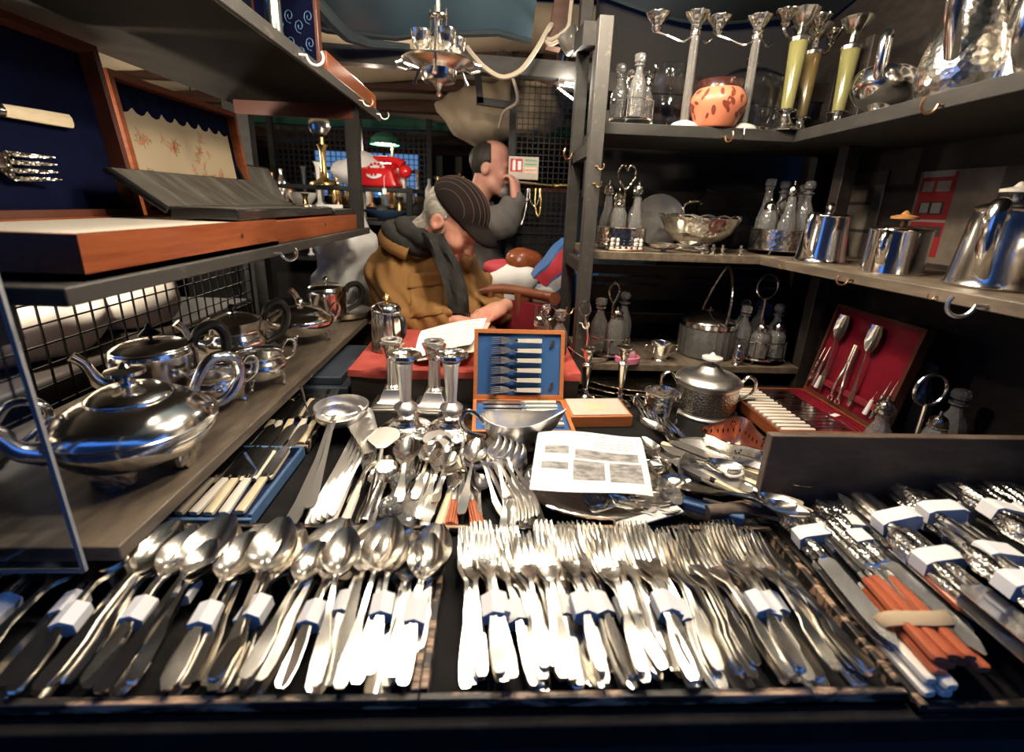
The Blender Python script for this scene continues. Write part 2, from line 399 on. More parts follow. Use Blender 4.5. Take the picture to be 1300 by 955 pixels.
for x in (-2.1, -1.2, .62, 1.5, 2.4):
    part(MB().bar((x, 1.9, 2.14), (x, 6.4, 2.14), .06, .05), 'rafter', 'beam_brown', roof)
# the stall's own timber frame and blue sheet
fr = thing('stall_frame', 'dark timber frame of crossbeams and struts holding up the blue sheet', 'frame', (0, 0, 0))
part(MB().bar((-.9, 1.72, 1.80), (.36, 1.72, 1.775), .05, .05), 'crossbeam', 'paint_grey', fr)
part(MB().bar(ony(733, 62, 1.72), ony(752, 42, 1.3), .045, .05), 'crossbeam', 'paint_grey', fr)
part(MB().bar(ony(702, 62, 1.66), ony(724, -60, 1.66), .045, .05, (0, 1, 0)), 'strut', 'beam_brown', fr)
part(MB().bar((-.9, -.35, 2.2), (1.1, -.35, 2.2), .05, .06), 'crossbeam', 'paint_grey', fr)
part(MB().bar((-.86, .3, 0), (-.86, .3, 2.2), .05, .05, (0, 1, 0)), 'post', 'paint_grey', fr)
part(MB().bar((-.86, 1.72, 0), (-.86, 1.72, 2.0), .05, .05, (0, 1, 0)), 'post', 'paint_grey', fr)
part(MB().bar(ony(605, 78, 2.3), ony(610, 132, 2.3), .03, .03, (0, 1, 0)), 'strut', 'iron', fr)
part(MB().bar(ony(605, 128, 2.3), ony(648, 134, 2.3), .03, .03), 'strut', 'iron', fr)
part(MB().bar(ony(636, 66, 2.0), ony(644, 100, 2.0), .03, .03, (0, 1, 0)), 'strut', 'paint_grey', fr)
part(MB().bar(ony(660, 90, 2.35), ony(716, 108, 1.9), .03, .03), 'strut', 'beam_brown', fr)
part(MB().bar(ony(716, 60, 1.8), ony(708, 110, 1.8), .035, .035, (0, 1, 0)), 'strut', 'beam_brown', fr)
def tarpA(u, v):
    x = -1.15 + 1.26 * u; y = -.5 + 2.15 * v
    z = 2.25 - .115 * max(0, y + .5) - .16 * max(0, y - .9) - .10 * max(0, y - 1.3) + .010 * math.sin(9 * x + 2) * (.3 + v) + .004 * math.sin(31 * x + 8 * v)
    if x < -.45: z += .10 * (-.45 - x)
    return Vector((x, y, z))
o = solo(MB().grid(tarpA, 40, 44, .003), 'blue_tarpaulin', 'tarp_blue', 'dull blue tarpaulin sheet stretched overhead above the hanging cruet', 'tarpaulin')
part(MB().tube([tarpA(.0 + i / 12, 1.0) + Vector((0, .004, -.004)) for i in range(13)], .011, 6), 'hem', 'tarp_dark', o)
part(MB().tube([ony(388, -12, 1.45), ony(420, 25, 1.5), ony(440, 45, 1.55), ony(470, 56, 1.62), ony(520, 60, 1.66)], [.02, .02, .018, .014, .01], 8), 'tension_strap', 'tarp_dark', o)
def tarpB(u, v):
    x = .10 + .92 * u; y = -.5 + 2.1 * v
    z = 2.25 - .10 * max(0, y + .5) - .12 * max(0, y - .9) + .025 * math.sin(8 * x) - .05 * u
    return Vector((x, y, z))
o = solo(MB().grid(tarpB, 30, 36, .003), 'slate_tarpaulin', 'tarp_dark', 'slate grey tarpaulin sheet overhead above the glass shelf corner', 'tarpaulin')
part(MB().tube([tarpB(i / 12, 1.0) + Vector((0, .003, 0)) for i in range(13)], .008, 6), 'hem', 'tarp_dark', o)
# unseen sheet added on the left to keep the street sky off the stall
def tarpC(u, v): return Vector((-3.4 + 2.3 * u, -.4 + 2.2 * v, 2.3 + .03 * math.sin(7 * u + 3 * v)))
solo(MB().grid(tarpC, 16, 16, .003), 'sky_block_awning', 'tarp_dark', 'dark awning sheet of the neighbouring stall beyond the wire mesh', 'awning')
o = solo(MB().grid(lambda u, v: Vector((-1.35 + .75 * u, 1.72 + .02 * math.sin(14 * u), 2.02 - .26 * v + .03 * math.sin(9 * u))), 20, 8, .003), 'blue_curtain', 'tarp_blue', 'short blue cloth hanging below the roof beside the wooden box', 'curtain')

# ------------------------------------------------------------------ counter
TZ = .87
ct = thing('display_counter', 'market stall counter covered with black felt', 'counter', (.1, .75, 0))
def loc(p): return [a - b for a, b in zip(p, (.1, .75, 0))]
part(MB().b2(loc((-.86, .318, .838)), loc((1.033, 1.46, TZ))), 'counter_top', 'felt_black', ct, bevel=.003)
part(MB().b2(loc((-.84, .33, 0)), loc((1.03, .35, .838))), 'front_panel', 'backdrop', ct)
part(MB().b2(loc((-.84, 1.43, .76)), loc((1.03, 1.45, .838))), 'rear_rail', 'backdrop', ct)

# ------------------------------------------------------------------ left shelving
LX = -.42
ls = thing('display_shelving', 'worn grey three-tier shelving carrying the teapots and open canteens', 'shelving', (-.62, 1.05, TZ))
def lb(a, b): return MB().b2([p - q for p, q in zip(a, (-.62, 1.05, TZ))], [p - q for p, q in zip(b, (-.62, 1.05, TZ))])
part(lb((-.80, .46, .935), (LX, 1.66, .955)), 'shelf', 'shelf_worn', ls, bevel=.002)
part(lb((-.80, .47, 1.234), (LX, 1.66, 1.254)), 'shelf', 'paint_grey_worn', ls, bevel=.002)
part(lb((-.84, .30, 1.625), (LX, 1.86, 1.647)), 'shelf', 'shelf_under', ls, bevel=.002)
part(lb((LX, .30, 1.622), (LX + .010, 1.86, 1.648)), 'shelf_edge', 'paint_grey_worn', ls, bevel=.002)
for x, y, z0, z1 in ((-.78, 1.62, TZ, 1.86), (-.45, 1.62, 1.254, 1.625), (-.78, .50, TZ, 1.625), (-.60, 1.63, TZ, .935), (-.55, .60, TZ, .935)):
    part(lb((x - .018, y - .018, z0), (x + .018, y + .018, z1)), 'post', 'paint_grey', ls)
part(lb((-.80, .475, 1.19), (-.50, .50, 1.234)), 'end_rail', 'wood_dark', ls)
part(lb((-.80, 1.60, 1.585), (-.44, 1.62, 1.625)), 'rear_rail', 'mahogany_dark', ls)
def hook(parent, p, d, mt, off, s=1.0):
    """open cup hook screwed in at p, pointing along d, curling upward"""
    d = Vector(d).normalized(); p = Vector(p) - Vector(off); u = Vector((0, 0, 1)); q = d.cross(u)
    r = .011 * s; c = p + d * (.010 * s + r)
    pts = [p] + [c + (d * math.cos(a) + u * math.sin(a)) * r for a in [PI + (PI + .7) * i / 11 for i in range(12)]]
    return part(MB().tube(pts, .0019 * s, 7), 'hook', mt, parent)
LO = (-.62, 1.05, TZ)
hp = onx(378, 55, LX + .01); hook(ls, (LX + .01, hp.y, 1.632), (1, .3, 0), 'white_plastic', LO, 1.5)
hp = onx(455, 125, LX + .01); hook(ls, (LX + .01, hp.y, 1.632), (1, .3, 0), 'copper', LO, 1.3)
hp = onx(478, 147, LX + .01); hook(ls, (LX + .01, hp.y, 1.632), (1, .3, 0), 'zinc', LO, 1.3)
hp = onx(348, 325, LX); hook(ls, (LX, hp.y, 1.242), (1, .3, 0), 'zinc', LO, 1.3)

# ------------------------------------------------------------------ right shelving (an L of shelves)
RO = (.62, 1.3, TZ)
rs = thing('corner_shelving', 'grey painted L-shaped corner shelving holding the glassware and jugs', 'shelving', RO)
def rel(p): return Vector(p) - Vector(RO)
def rp(poly, z0, z1): return MB().prism([(x - RO[0], y - RO[1]) for x, y in poly], z1 - z0, (0, 0, z0 - RO[2]))
part(rp([(.262, 1.2), (.735, 1.2), (.735, 1.47), (.262, 1.47)], 1.520, 1.547), 'shelf', 'paint_grey', rs, bevel=.002)
part(rp([(.735, 1.2), (.690, .45), (1.03, .45), (1.03, 1.47), (.735, 1.47)], 1.520, 1.547), 'shelf', 'paint_grey', rs, bevel=.002)
part(rp([(.262, 1.2), (.708, 1.2), (.708, 1.47), (.262, 1.47)], 1.220, 1.242), 'shelf', 'shelf_worn', rs, bevel=.002)
part(rp([(.708, 1.2), (.770, .42), (1.03, .42), (1.03, 1.47), (.708, 1.47)], 1.220, 1.242), 'shelf', 'shelf_worn', rs, bevel=.002)
part(rp([(.262, 1.2), (.885, 1.2), (.885, 1.47), (.262, 1.47)], .915, .935), 'shelf', 'shelf_worn', rs, bevel=.002)
for x, y, w_, z0, z1, mt in ((.245, 1.195, .033, TZ, 1.76, 'paint_grey_worn'), (.252, 1.51, .035, 0.0, 1.95, 'paint_grey'), (.895, 1.215, .035, TZ, 1.76, 'wood_dark'), (1.0, 1.48, .035, TZ, 1.76, 'wood_dark')):
    part(MB().b2(rel((x - w_ / 2, y - w_ / 2, z0)), rel((x + w_ / 2, y + w_ / 2, z1))), 'post', mt, rs, bevel=.002)
for z in (1.51, 1.21): part(MB().b2(rel((.240, 1.213, z - .035)), rel((.258, 1.49, z - .002))), 'bracket_rail', 'paint_grey', rs)
for i, (z, h) in enumerate(((1.38, .05), (1.30, .018), (1.16, .03), (1.085, .045), (1.0, .03), (1.60, .05), (1.70, .05))):
    part(MB().b2(rel((.30, 1.485, z - h / 2)), rel((1.03, 1.50, z + h / 2))), 'back_slat', 'wood_dark', rs)
part(MB().b2(rel((.30, 1.485, 1.12 - .003)), rel((1.03, 1.50, 1.135))), 'back_slat', 'wood_dark', rs)
part(MB().tube([rel(p) for p in ((.60, 1.195, 1.545), (.60, 1.185, 1.545), (.60, 1.183, 1.53))], .0016, 6), 'nail', 'zinc', rs)
hook(rs, (.555, 1.2, 1.525), (.25, -1, 0), 'copper', RO, 1.2)
hook(rs, (.245, 1.178, 1.445), (1, -.6, 0), 'copper', RO, .7); hook(rs, (.243, 1.178, 1.405), (1, -.6, 0), 'brass', RO, .7)
hook(rs, (.246, 1.482, 1.50), (-1, -.8, 0), 'copper', RO, 1.6); hook(rs, (.229, 1.195, 1.09), (-1, -.8, 0), 'copper', RO, 1.2)
hook(rs, (.238, 1.178, 1.055), (.8, -1, 0), 'ivory_pale', RO, 1.0)
hook(rs, (.712, .78, 1.525), (-1, 0, 0), 'copper', RO, 1.2)
for y, s_ in ((1.10, .5), (.90, 1.0), (.73, .5), (.655, 1.7)): hook(rs, (.708 + (1.2 - y) * .08, y, 1.228), (-1, .2, 0), 'copper' if s_ < 1.5 else 'zinc', RO, s_)
# blue sheet and crates glimpsed through the back of the shelves
solo(MB().grid(lambda u, v: Vector((.28 + .30 * u, 1.60 + .015 * math.sin(12 * u + 3 * v), .88 + .50 * v)), 12, 12, .003), 'blue_backing_sheet', 'tarp_blue', 'dark blue sheet hanging behind the slats of the corner shelves', 'sheet')
solo(MB().b2((.315, 1.66, 0), (1.5, 1.70, 2.2)), 'rear_partition', 'backdrop', 'black boarded partition behind the corner shelves', 'partition')

# ------------------------------------------------------------------ wire mesh, left, with the white bundles behind it
def wire_grid(P0, U, Vv, nu, nv, r):
    mb = MB(); P0, U, Vv = Vector(P0), Vector(U), Vector(Vv)
    for i in range(nu + 1): a = P0 + U * i / nu; mb.bar(a, a + Vv, 2 * r, 2 * r, U.cross(Vv))
    for j in range(nv + 1): a = P0 + Vv * j / nv; mb.bar(a, a + U, 2 * r, 2 * r, U.cross(Vv))
    return mb
wm = thing('wire_mesh_panel', 'black square wire mesh panel behind the row of teapots', 'mesh panel', (-.83, 1.0, TZ))
part(wire_grid((0, -.75, .0), (0, 1.38, 0), (0, 0, .39), 36, 10, .0016), 'wire_grid', 'iron', wm)
part(MB().bar((0, -.75, .39), (0, .63, .39), .008, .008).bar((0, -.75, .0), (0, .63, .0), .008, .008).bar((0, .63, 0), (0, .63, .39), .008, .008), 'rim', 'iron', wm)
solo(MB().b2((-1.75, .1, 0), (-.865, 1.70, .985)), 'packing_ledge', 'wood_dark', 'dark ledge behind the wire mesh under the white bundles', 'ledge', bevel=.01)
for i, (y, r, h) in enumerate(((.42, .17, .13), (.74, .15, .11), (1.02, .15, .12), (1.30, .13, .10))):
    def f(P, y=y, r=r, h=h, i=i):
        q = (P - np.array((-1.02, y, .985 + h * .8)))
        d = np.linalg.norm(q / np.array((.13, r * 1.12, h)), axis=1) - 1
        return smax(d * h + .018 * noise3(P, 26, i), .986 - P[:, 2], .01)
    solo(nets(f, (-1.22, y - r * 1.4, .96), (-.87, y + r * 1.4, 1.27), .02), 'wrapped_bundle', 'bundle_white', 'white plastic-wrapped bundle piled behind the wire mesh', 'bundle', group='white bundles behind the mesh', smooth=80)
lampL = thing('clip_lamp', 'bare-bulb clip lamp over the white bundles behind the mesh', 'lamp', (-.88, .95, 2.28))
part(MB().lathe([(.012, -.68), (.012, -.71), (.05, -.73), (.06, -.79), (.058, -.79), (.048, -.73)], 16, cap=False).tube([(0, 0, 0), (0, 0, -.69)], .004, 6), 'shade', 'iron', lampL)
part(MB().sphere((0, 0, -.77), .03, 12), 'bulb', 'bulb', lampL)
add_light('clip_lamp_light', (-.88, .95, 1.46), 26)
# lamps over the counter
for i, (p, wt, c, wh) in enumerate(LAMPS):
    t = thing('pendant_lamp', 'white enamel pendant lamp hanging above the ' + wh, 'lamp', (p[0], p[1], p[2] + .02))
    zt = 2.13 - p[2] - .02
    part(MB().tube([(0, 0, .05), (0, 0, zt)], .003, 6), 'cord', 'ebony', t)
    part(MB().lathe([(.018, .05), (.022, .02), (.045, .012), (.088, -.012), (.086, -.014), (.044, .006), (.018, .012)], 24, cap=False), 'shade', 'white_plastic', t)
    part(MB().sphere((0, 0, -.01), .024, 12), 'bulb', 'bulb', t)
    add_light('pendant_light', (p[0], p[1], p[2] - .035), wt, c)
# ------------------------------------------------------------------ cutlery shapes (along +Y from the handle end, lying on z = 0)
def strip(mb, st, nv=6):
    rings = []
    for y, hw, z, dish, th in st:
        top = [Vector((hw * (2 * k / nv - 1), y, z - dish * (1 - (2 * k / nv - 1) ** 2) + th / 2)) for k in range(nv + 1)]
        bot = [p - Vector((0, 0, th)) for p in reversed(top)]
        rings.append(top + bot)
    return mb.loft(rings)
def handle_st(hl, w=1.0, z0=.003, arch=.008):
    w *= .80
    return [(0, .0045 * w, z0, 0, .0022), (.004, .0080 * w, z0, 0, .0026), (.02, .0098 * w, z0, 0, .0028), (.045, .0080 * w, z0 + .001, 0, .0030), (hl * .55, .0045 * w, z0 + arch * .6, 0, .0034), (hl * .85, .0032 * w, z0 + arch, 0, .0040), (hl * .97, .0036 * w, z0 + arch, 0, .0040)]
def spoon_mb(L=.21, bl=.078, bw=.050, dish=.012, w=1.0):
    hl = L - bl; st = handle_st(hl, w)
    for i in range(1, 13):
        t = i / 12.5; e = max(math.sin(PI * t ** .82), .02) ** .62
        st.append((hl + bl * t, bw / 2 * e, .012 + .003 * t, dish * e ** 1.5, .0014))
    return strip(MB(), st, 8)
def fork_mb(L=.20, hw=.0130, tl=.052, n=4, w=1.0):
    hl = L * .60; mb = MB(); st = handle_st(hl, w); y0 = hl; yb = L - tl
    zz = lambda y: .011 - .006 * math.sin(PI * min(max((y - y0) / (L - y0), 0), 1)) + .008 * max(0, (y - yb) / tl)
    for i in range(1, 7):
        t = i / 6; y = y0 + (yb - y0) * t
        st.append((y, .0036 + (hw - .0036) * min(1, t * 1.25) ** .7, zz(y), .0015 * t, .0022))
    strip(mb, st, 4)
    tw = hw * 2 / (n + (n - 1) * .75)
    for k in range(n):
        x = -hw + tw / 2 + k * tw * 1.75; rg = []
        for i in range(6):
            t = i / 5; y = yb - .002 + tl * t; h = tw / 2 * (1 - .55 * t ** 2) if i < 5 else tw * .12; x2 = x * (1 - .06 * t)
            rg.append([Vector((x2 - h, y, zz(y) - .0009)), Vector((x2 + h, y, zz(y) - .0009)), Vector((x2 + h, y, zz(y) + .0009)), Vector((x2 - h, y, zz(y) + .0009))])
        mb.loft(rg)
    return mb
def ladle_mb(L=.30, r=.045, deep=.028, w=1.1):
    """handle along y; round bowl at the far end"""
    hl = L - 2 * r; mb = MB(); strip(mb, [(y, hw, z + (.010 if y > hl * .8 else 0), d, t) for y, hw, z, d, t in handle_st(hl, w, .004, .022)] + [(hl + .006, .004, .034, 0, .003)], 4)
    prof = [(max(r * math.sin(a), 1e-4), -deep * math.cos(a)) for a in [PI / 2 * i / 7 for i in range(8)]]
    prof += [(x * .96, z + .0012) for x, z in reversed(prof)]
    return mb.lathe(prof, 24, (0, hl + r, .034), cap=False)
def band_mb(y, hw=.013, h=.014, wd=.024, z=.004):
    mb = MB(); rg = []
    for yy in (y - wd / 2, y + wd / 2):
        rg.append([Vector((hw * 1.05 * math.cos(a) * (1 if abs(math.cos(a)) > .2 else 1), yy, z + h * .55 * math.sin(a))) for a in [PI / 6 + PI / 3 * k for k in range(6)]])
    return mb.loft(rg)
def blade_st(L, hw, z=.004, tip=.35, th=.0012):
    st = []
    for i in range(9):
        t = i / 8; e = 1 if t < 1 - tip else math.sqrt(max(1 - ((t - 1 + tip) / tip) ** 2, .01)); st.append((L * t, hw * e, z, 0, th))
    return st
def knife(name, label, cat, hl=.085, bl=.13, hw=.0062, bw=.0105, hmat='ivory', bmat='steel', group=None, ferrule='silver', hshape='slab', loc=(0, 0, 0), rot=None, pointed=.35):
    t = thing(name, label, cat, loc, 0, group, rot)
    mb = MB()
    if hshape == 'slab': mb.loft([[Vector((sx * hw * k, y, .006 + sz * .0048 * k)) for sx, sz in ((-1, -.6), (-.6, -1), (.6, -1), (1, -.6), (1, .6), (.6, 1), (-.6, 1), (-1, .6))] for y, k in ((0, .75), (.003, 1.0), (hl * .5, .95), (hl, .82))])
    else:
        k_ = [.55, 1.15, 1.35, 1.2, .85, .75, .8, .9, 1.0, .7]
        mb.loft([[Vector((hw * k * math.cos(a), hl * i / 9, .006 + .0055 * k * math.sin(a))) for a in [2 * PI * q / 8 for q in range(8)]] for i, k in enumerate(k_)])
    part(mb, 'handle', hmat, t)
    part(MB().loft([[Vector((hw * .85 * math.cos(a), y, .006 + .0048 * math.sin(a))) for a in [2 * PI * q / 8 for q in range(8)]] for y in (hl - .001, hl + .009)]), 'ferrule', ferrule, t)
    mb = MB(); strip(mb, [(hl + .006, .003, .006, 0, .003)] + [(hl + .014 + y, w_, .006, 0, th) for y, w_, z, d, th in blade_st(bl, bw, tip=pointed)], 2)
    part(mb, 'blade', bmat, t)
    return t
def hfork(name, label, hl=.06, hmat='ivory_pale', group=None, s=1.0):
    """small fork: handle of ivory, silver tines"""
    t = thing(name, label, 'fork', (0, 0, 0), 0, group)
    part(MB().loft([[Vector((sx * .0052 * k, y, .005 + sz * .004 * k)) for sx, sz in ((-1, -1), (1, -1), (1, 1), (-1, 1))] for y, k in ((0, .85), (.002, 1), (hl, .8))]), 'handle', hmat, t)
    part(MB().loft([[Vector((.0048 * math.cos(a), y, .005 + .004 * math.sin(a))) for a in [2 * PI * q / 8 for q in range(8)]] for y in (hl - .001, hl + .006)]), 'ferrule', 'silver', t)
    f = MB(); fk = fork_mb(.12, .0085, .026, 4, .6); m = .12 * .60 - .012
    f.add([v for v in fk.v], fk.f); f.v = [(x, hl + .004 + (y - m) * 1.0, z - .004) for x, y, z in f.v]
    keep = [i for i, fc in enumerate(f.f) if min(f.v[k][1] for k in fc) > hl + .002]
    f.f = [f.f[i] for i in keep]; f.m = [0] * len(f.f)
    part(f, 'fork_head', 'silver_bright', t)
    return t
def flat(yaw, pitch=0.0, roll=0.0):
    """orientation for a piece whose far end points at yaw (0 = away from the street), pitch lifts the far end"""
    return Matrix.Rotation(yaw, 3, 'Z') @ Matrix.Rotation(pitch, 3, 'X') @ Matrix.Rotation(roll, 3, 'Y')

# ------------------------------------------------------------------ the two front trays and the knife box
def tray(name, label, x0, x1, y0, y1, zt, inner='felt_black', th=.013):
    t = thing(name, label, 'tray', ((x0 + x1) / 2, (y0 + y1) / 2, TZ)); hx, hy, h = (x1 - x0) / 2, (y1 - y0) / 2, zt - TZ
    part(MB().b2((-hx, -hy, .0005), (hx, hy, .005)), 'tray_floor', inner, t)
    for a, b in (((-hx, hy - th, 0), (hx, hy, h)), ((-hx, -hy, 0), (hx, -hy + th, h * .8)), ((-hx, -hy + th, 0), (-hx + th, hy - th, h)), ((hx - th, -hy + th, 0), (hx, hy - th, h))):
        part(MB().b2(a, b), 'rail', 'rail_worn', t, bevel=.0012)
    return t
tray('spoon_tray', 'black wooden tray with worn edges heaped with spoons', -.80, -.0605, .333, .585, .890, th=.008)
tray('fork_tray', 'black wooden tray with worn edges heaped with forks', -.0600, .437, .333, .585, .890, th=.008)
SP = [spoon_mb(.205, .082, .053, .013), spoon_mb(.185, .070, .045, .011), spoon_mb(.165, .060, .039, .010), spoon_mb(.212, .088, .057, .014, 1.15)]
SPM = [m.mesh('spoon', 'cutlery', 60) for m in SP]; SPL = [.205, .185, .165, .212]
FK = [fork_mb(.20, .0135, .052), fork_mb(.18, .0118, .046, w=.95), fork_mb(.168, .0110, .043, n=3, w=.9), fork_mb(.21, .0140, .055, w=1.1)]
FKM = [m.mesh('fork', 'cutlery', 60) for m in FK]; FKL = [.20, .18, .168, .21]
BANDM = band_mb(.075, .0135, .022, .026, .005).mesh('paper_band', 'paper', 0)
def heap(kind, meshes, lens, words, rows, seed, group, cat, xa, xb):
    rnd = random.Random(seed)
    for (x, yh, z, yaw, n, band, size, layer) in rows:
        L = lens[size]
        for k in range(n):
            dy = rnd.uniform(-.004, .004) - .003 * k; dx = rnd.uniform(-.003, .003) + .0015 * k; dyaw = rnd.uniform(-.03, .03)
            yw = yaw + dyaw; pitch = .10 + rnd.uniform(-.02, .03)
            R = flat(yw, pitch, rnd.uniform(-.15, .15))
            p = Vector((x + dx, yh + dy, z + k * .0042)) - R @ Vector((0, L, .008))
            p.y = max(p.y, .336 + rnd.uniform(0, .012)); p.z = max(p.z, TZ + .006)
            t = (x - xa) / (xb - xa)
            where = ' beside the ' + ('teapot shelf' if kind == 'spoon' else 'tray divider') if t < .33 else ' amid the heap' if t < .67 else ' beside the ' + ('tray divider' if kind == 'spoon' else 'knife box')
            lab = words[size] + (' in a banded bundle' if band else '') + where + (', against the rear rail', ', half buried', ', on top')[layer]
            o = link(kind, meshes[size], None, p, R); tag(o, lab, cat, group)
            if band and k == n - 1:
                b = link('paper_band', BANDM, o, (0, L * .40 - .075, -.003)); b['label'] = 'white paper price band'
SPW = ['silver table spoon', 'plain silver dessert spoon', 'small silver teaspoon', 'long silver serving spoon']
FKW = ['four-tined silver dinner fork', 'four-tined silver dessert fork', 'three-tined silver fork', 'long four-tined silver serving fork']
rows = []; rnd = random.Random(3)
# spoons: bundles from under the shelf to the divider, heads towards the rear rail
sx = [-.69, -.64, -.585, -.535, -.485, -.44, -.395, -.35, -.305, -.262, -.22, -.18, -.14, -.10, -.07]
for i, x in enumerate(sx):
    rows.append((x, .551 + rnd.uniform(-.012, .010) + (.0 if i % 3 else .010), .893 + rnd.uniform(0, .005), rnd.uniform(-.16, .10), 3 if i % 2 else 4, False, (1, 0, 2, 3)[i % 4], 0))
for i, x in enumerate([-.60, -.53, -.47, -.41, -.352, -.30, -.245, -.195, -.148, -.098, -.068]):
    rows.append((x, .540 + rnd.uniform(-.02, .012), .906 + rnd.uniform(0, .005), rnd.uniform(-.14, .08), 3, i % 2 == 0, (0, 1, 3, 1, 2)[i % 5], 1))
for i, x in enumerate([-.66, -.61, -.56, -.525, -.49, -.45, -.41, -.375, -.34, -.305, -.27, -.24, -.21, -.18, -.15, -.12, -.095, -.075]):
    rows.append((x, .512 + rnd.uniform(-.02, .012), .916 + rnd.uniform(0, .005), rnd.uniform(-.12, .08), 2, i % 2 == 1, (2, 1, 0, 1)[i % 4], 2))
heap('spoon', SPM, SPL, SPW, rows, 11, 'spoons in the front tray', 'spoon', -.70, -.06)
# three big table spoons lying face up on the heap
for (px, py, yaw, m, lab) in ((258, 702, -.10, 3, 'big silver serving spoon lying face up nearest the teapot shelf'), (331, 715, .06, 0, 'second face-up silver table spoon from the teapot shelf, on the heap'), (474, 738, -.06, 0, 'face-up silver table spoon on the heap nearest the tray divider'), (425, 722, .10, 1, 'face-up dessert spoon on the heap, second from the tray divider')):
    h = onz(px, py, .930); R = flat(yaw, .16); L = SPL[m]
    p = h - R @ Vector((0, L - .03, .008)); p.y = max(p.y, .337)
    tag(link('spoon', SPM[m], None, p, R), lab, 'spoon', 'spoons on top of the heap')
rows = []
fx = [-.025, .0, .03, .058, .085, .113, .14, .168, .195, .222, .25, .278, .306, .335, .365]
for i, x in enumerate(fx):
    rows.append((x, .552 + rnd.uniform(-.010, .012), .892 + rnd.uniform(0, .005), rnd.uniform(-.04, .22), 3, False, (0, 1, 3, 2)[i % 4], 0))
for i, x in enumerate([-.02, .012, .047, .08, .112, .148, .18, .213, .245, .28, .312, .345, .372]):
    rows.append((x, .545 + rnd.uniform(-.018, .012), .903 + rnd.uniform(0, .005), rnd.uniform(-.02, .26), 3, i % 2 == 1, (1, 0, 1, 3)[i % 4], 1))
for i, x in enumerate([-.01, .03, .07, .105, .14, .17, .21, .245, .28, .32, .36]):
    rows.append((x, .522 + rnd.uniform(-.015, .015), .913 + rnd.uniform(0, .005), rnd.uniform(.0, .28), 3, i % 3 == 0, (0, 2, 1)[i % 3], 1))
for i, x in enumerate([.0, .05, .10, .155, .20, .26, .31, .35]):
    rows.append((x, .505 + rnd.uniform(-.015, .01), .922 + rnd.uniform(0, .005), rnd.uniform(.0, .25), 2, i % 2 == 0, (1, 2)[i % 2], 2))
heap('fork', FKM, FKL, FKW, rows, 12, 'forks in the front tray', 'fork', -.05, .38)

kb = thing('knife_box', 'open dark brown wooden box full of banded knives', 'box', (.72, .48, TZ))
def kr(p): return [a - b for a, b in zip(p, (.72, .48, TZ))]
part(MB().b2(kr((.440, .625, TZ)), kr((1.02, .640, 1.022))), 'back_board', 'board_brown', kb, bevel=.002)
part(MB().b2(kr((.440, .322, TZ + .0005)), kr((1.02, .625, TZ + .006))), 'box_floor', 'felt_black', kb)
part(MB().b2(kr((1.008, .322, TZ)), kr((1.02, .625, 1.0))), 'side_board', 'board_brown', kb)
part(MB().b2(kr((.440, .322, TZ)), kr((.448, .585, .885))), 'side_rail', 'rail_worn', kb)
part(MB().b2(kr((.440, .322, TZ)), kr((1.02, .330, .880))), 'front_rail', 'rail_worn', kb)
solo(MB().tube([(.345, .600, .902), (.40, .603, .905), (.455, .606, .904)], [.011, .013, .012], 10), 'wooden_stick', 'board_brown', 'short rounded stick of bare wood lying on the tray rail by the knife box', 'stick')
rnd = random.Random(5)
def knife_bundle(name, label, group, x, y, z, yaw, n, kw, band=True, flip=True, band_y=.06, pitch=0.0, cols=3):
    """n knives side by side; the handles end at (x, y)"""
    proto = None
    for k in range(n):
        c, r = k % cols, k // cols
        R = flat(yaw + (PI if flip else 0) + rnd.uniform(-.03, .03), pitch, rnd.uniform(-.25, .25))
        p = Vector((x + (c - (cols - 1) / 2) * .0165, y + rnd.uniform(-.006, .006), z + r * .012))
        if proto is None: proto = knife(name, label, 'knife', group=group, loc=p, rot=R, **kw)
        else: copy_tree(proto, None, p, R)
        if band and k == n - 1:
            hh = .012 * (1 + (n - 1) // cols)
            rg = [[Vector((.0165 * cols * .56 * sx * (1 if abs(sz) < .9 else .85), yy, .006 + hh * .52 * sz - (hh - .012) * .5)) for sx, sz in ((-1, -.7), (-.8, -1), (.8, -1), (1, -.7), (1, .7), (.8, 1), (-.8, 1), (-1, .7))] for yy in (band_y - .011, band_y + .011)]
            last = proto if k == 0 else [o for o in COL.objects if o.name.startswith(name) and o.parent is None][-1]
            mb = MB().loft(rg); off = R.inverted() @ Vector(((cols - 1) / 2 - c, 0, 0)) * .0165
            b = part(mb, 'paper_band', 'paper', last, loc=(off.x, 0, 0), smooth=0); b['label'] = 'white paper price band'
KS = dict(hl=.09, bl=.12, hw=.0078, bw=.011, hmat='silver_fine', bmat='steel', hshape='round')
KD = dict(hl=.085, bl=.13, hw=.0068, bw=.0105, hmat='silver_worn', bmat='steel', hshape='slab')
g1 = 'silver knives in the knife box'
lab = 'silver-handled knife in a paper-banded bundle in the brown knife box'
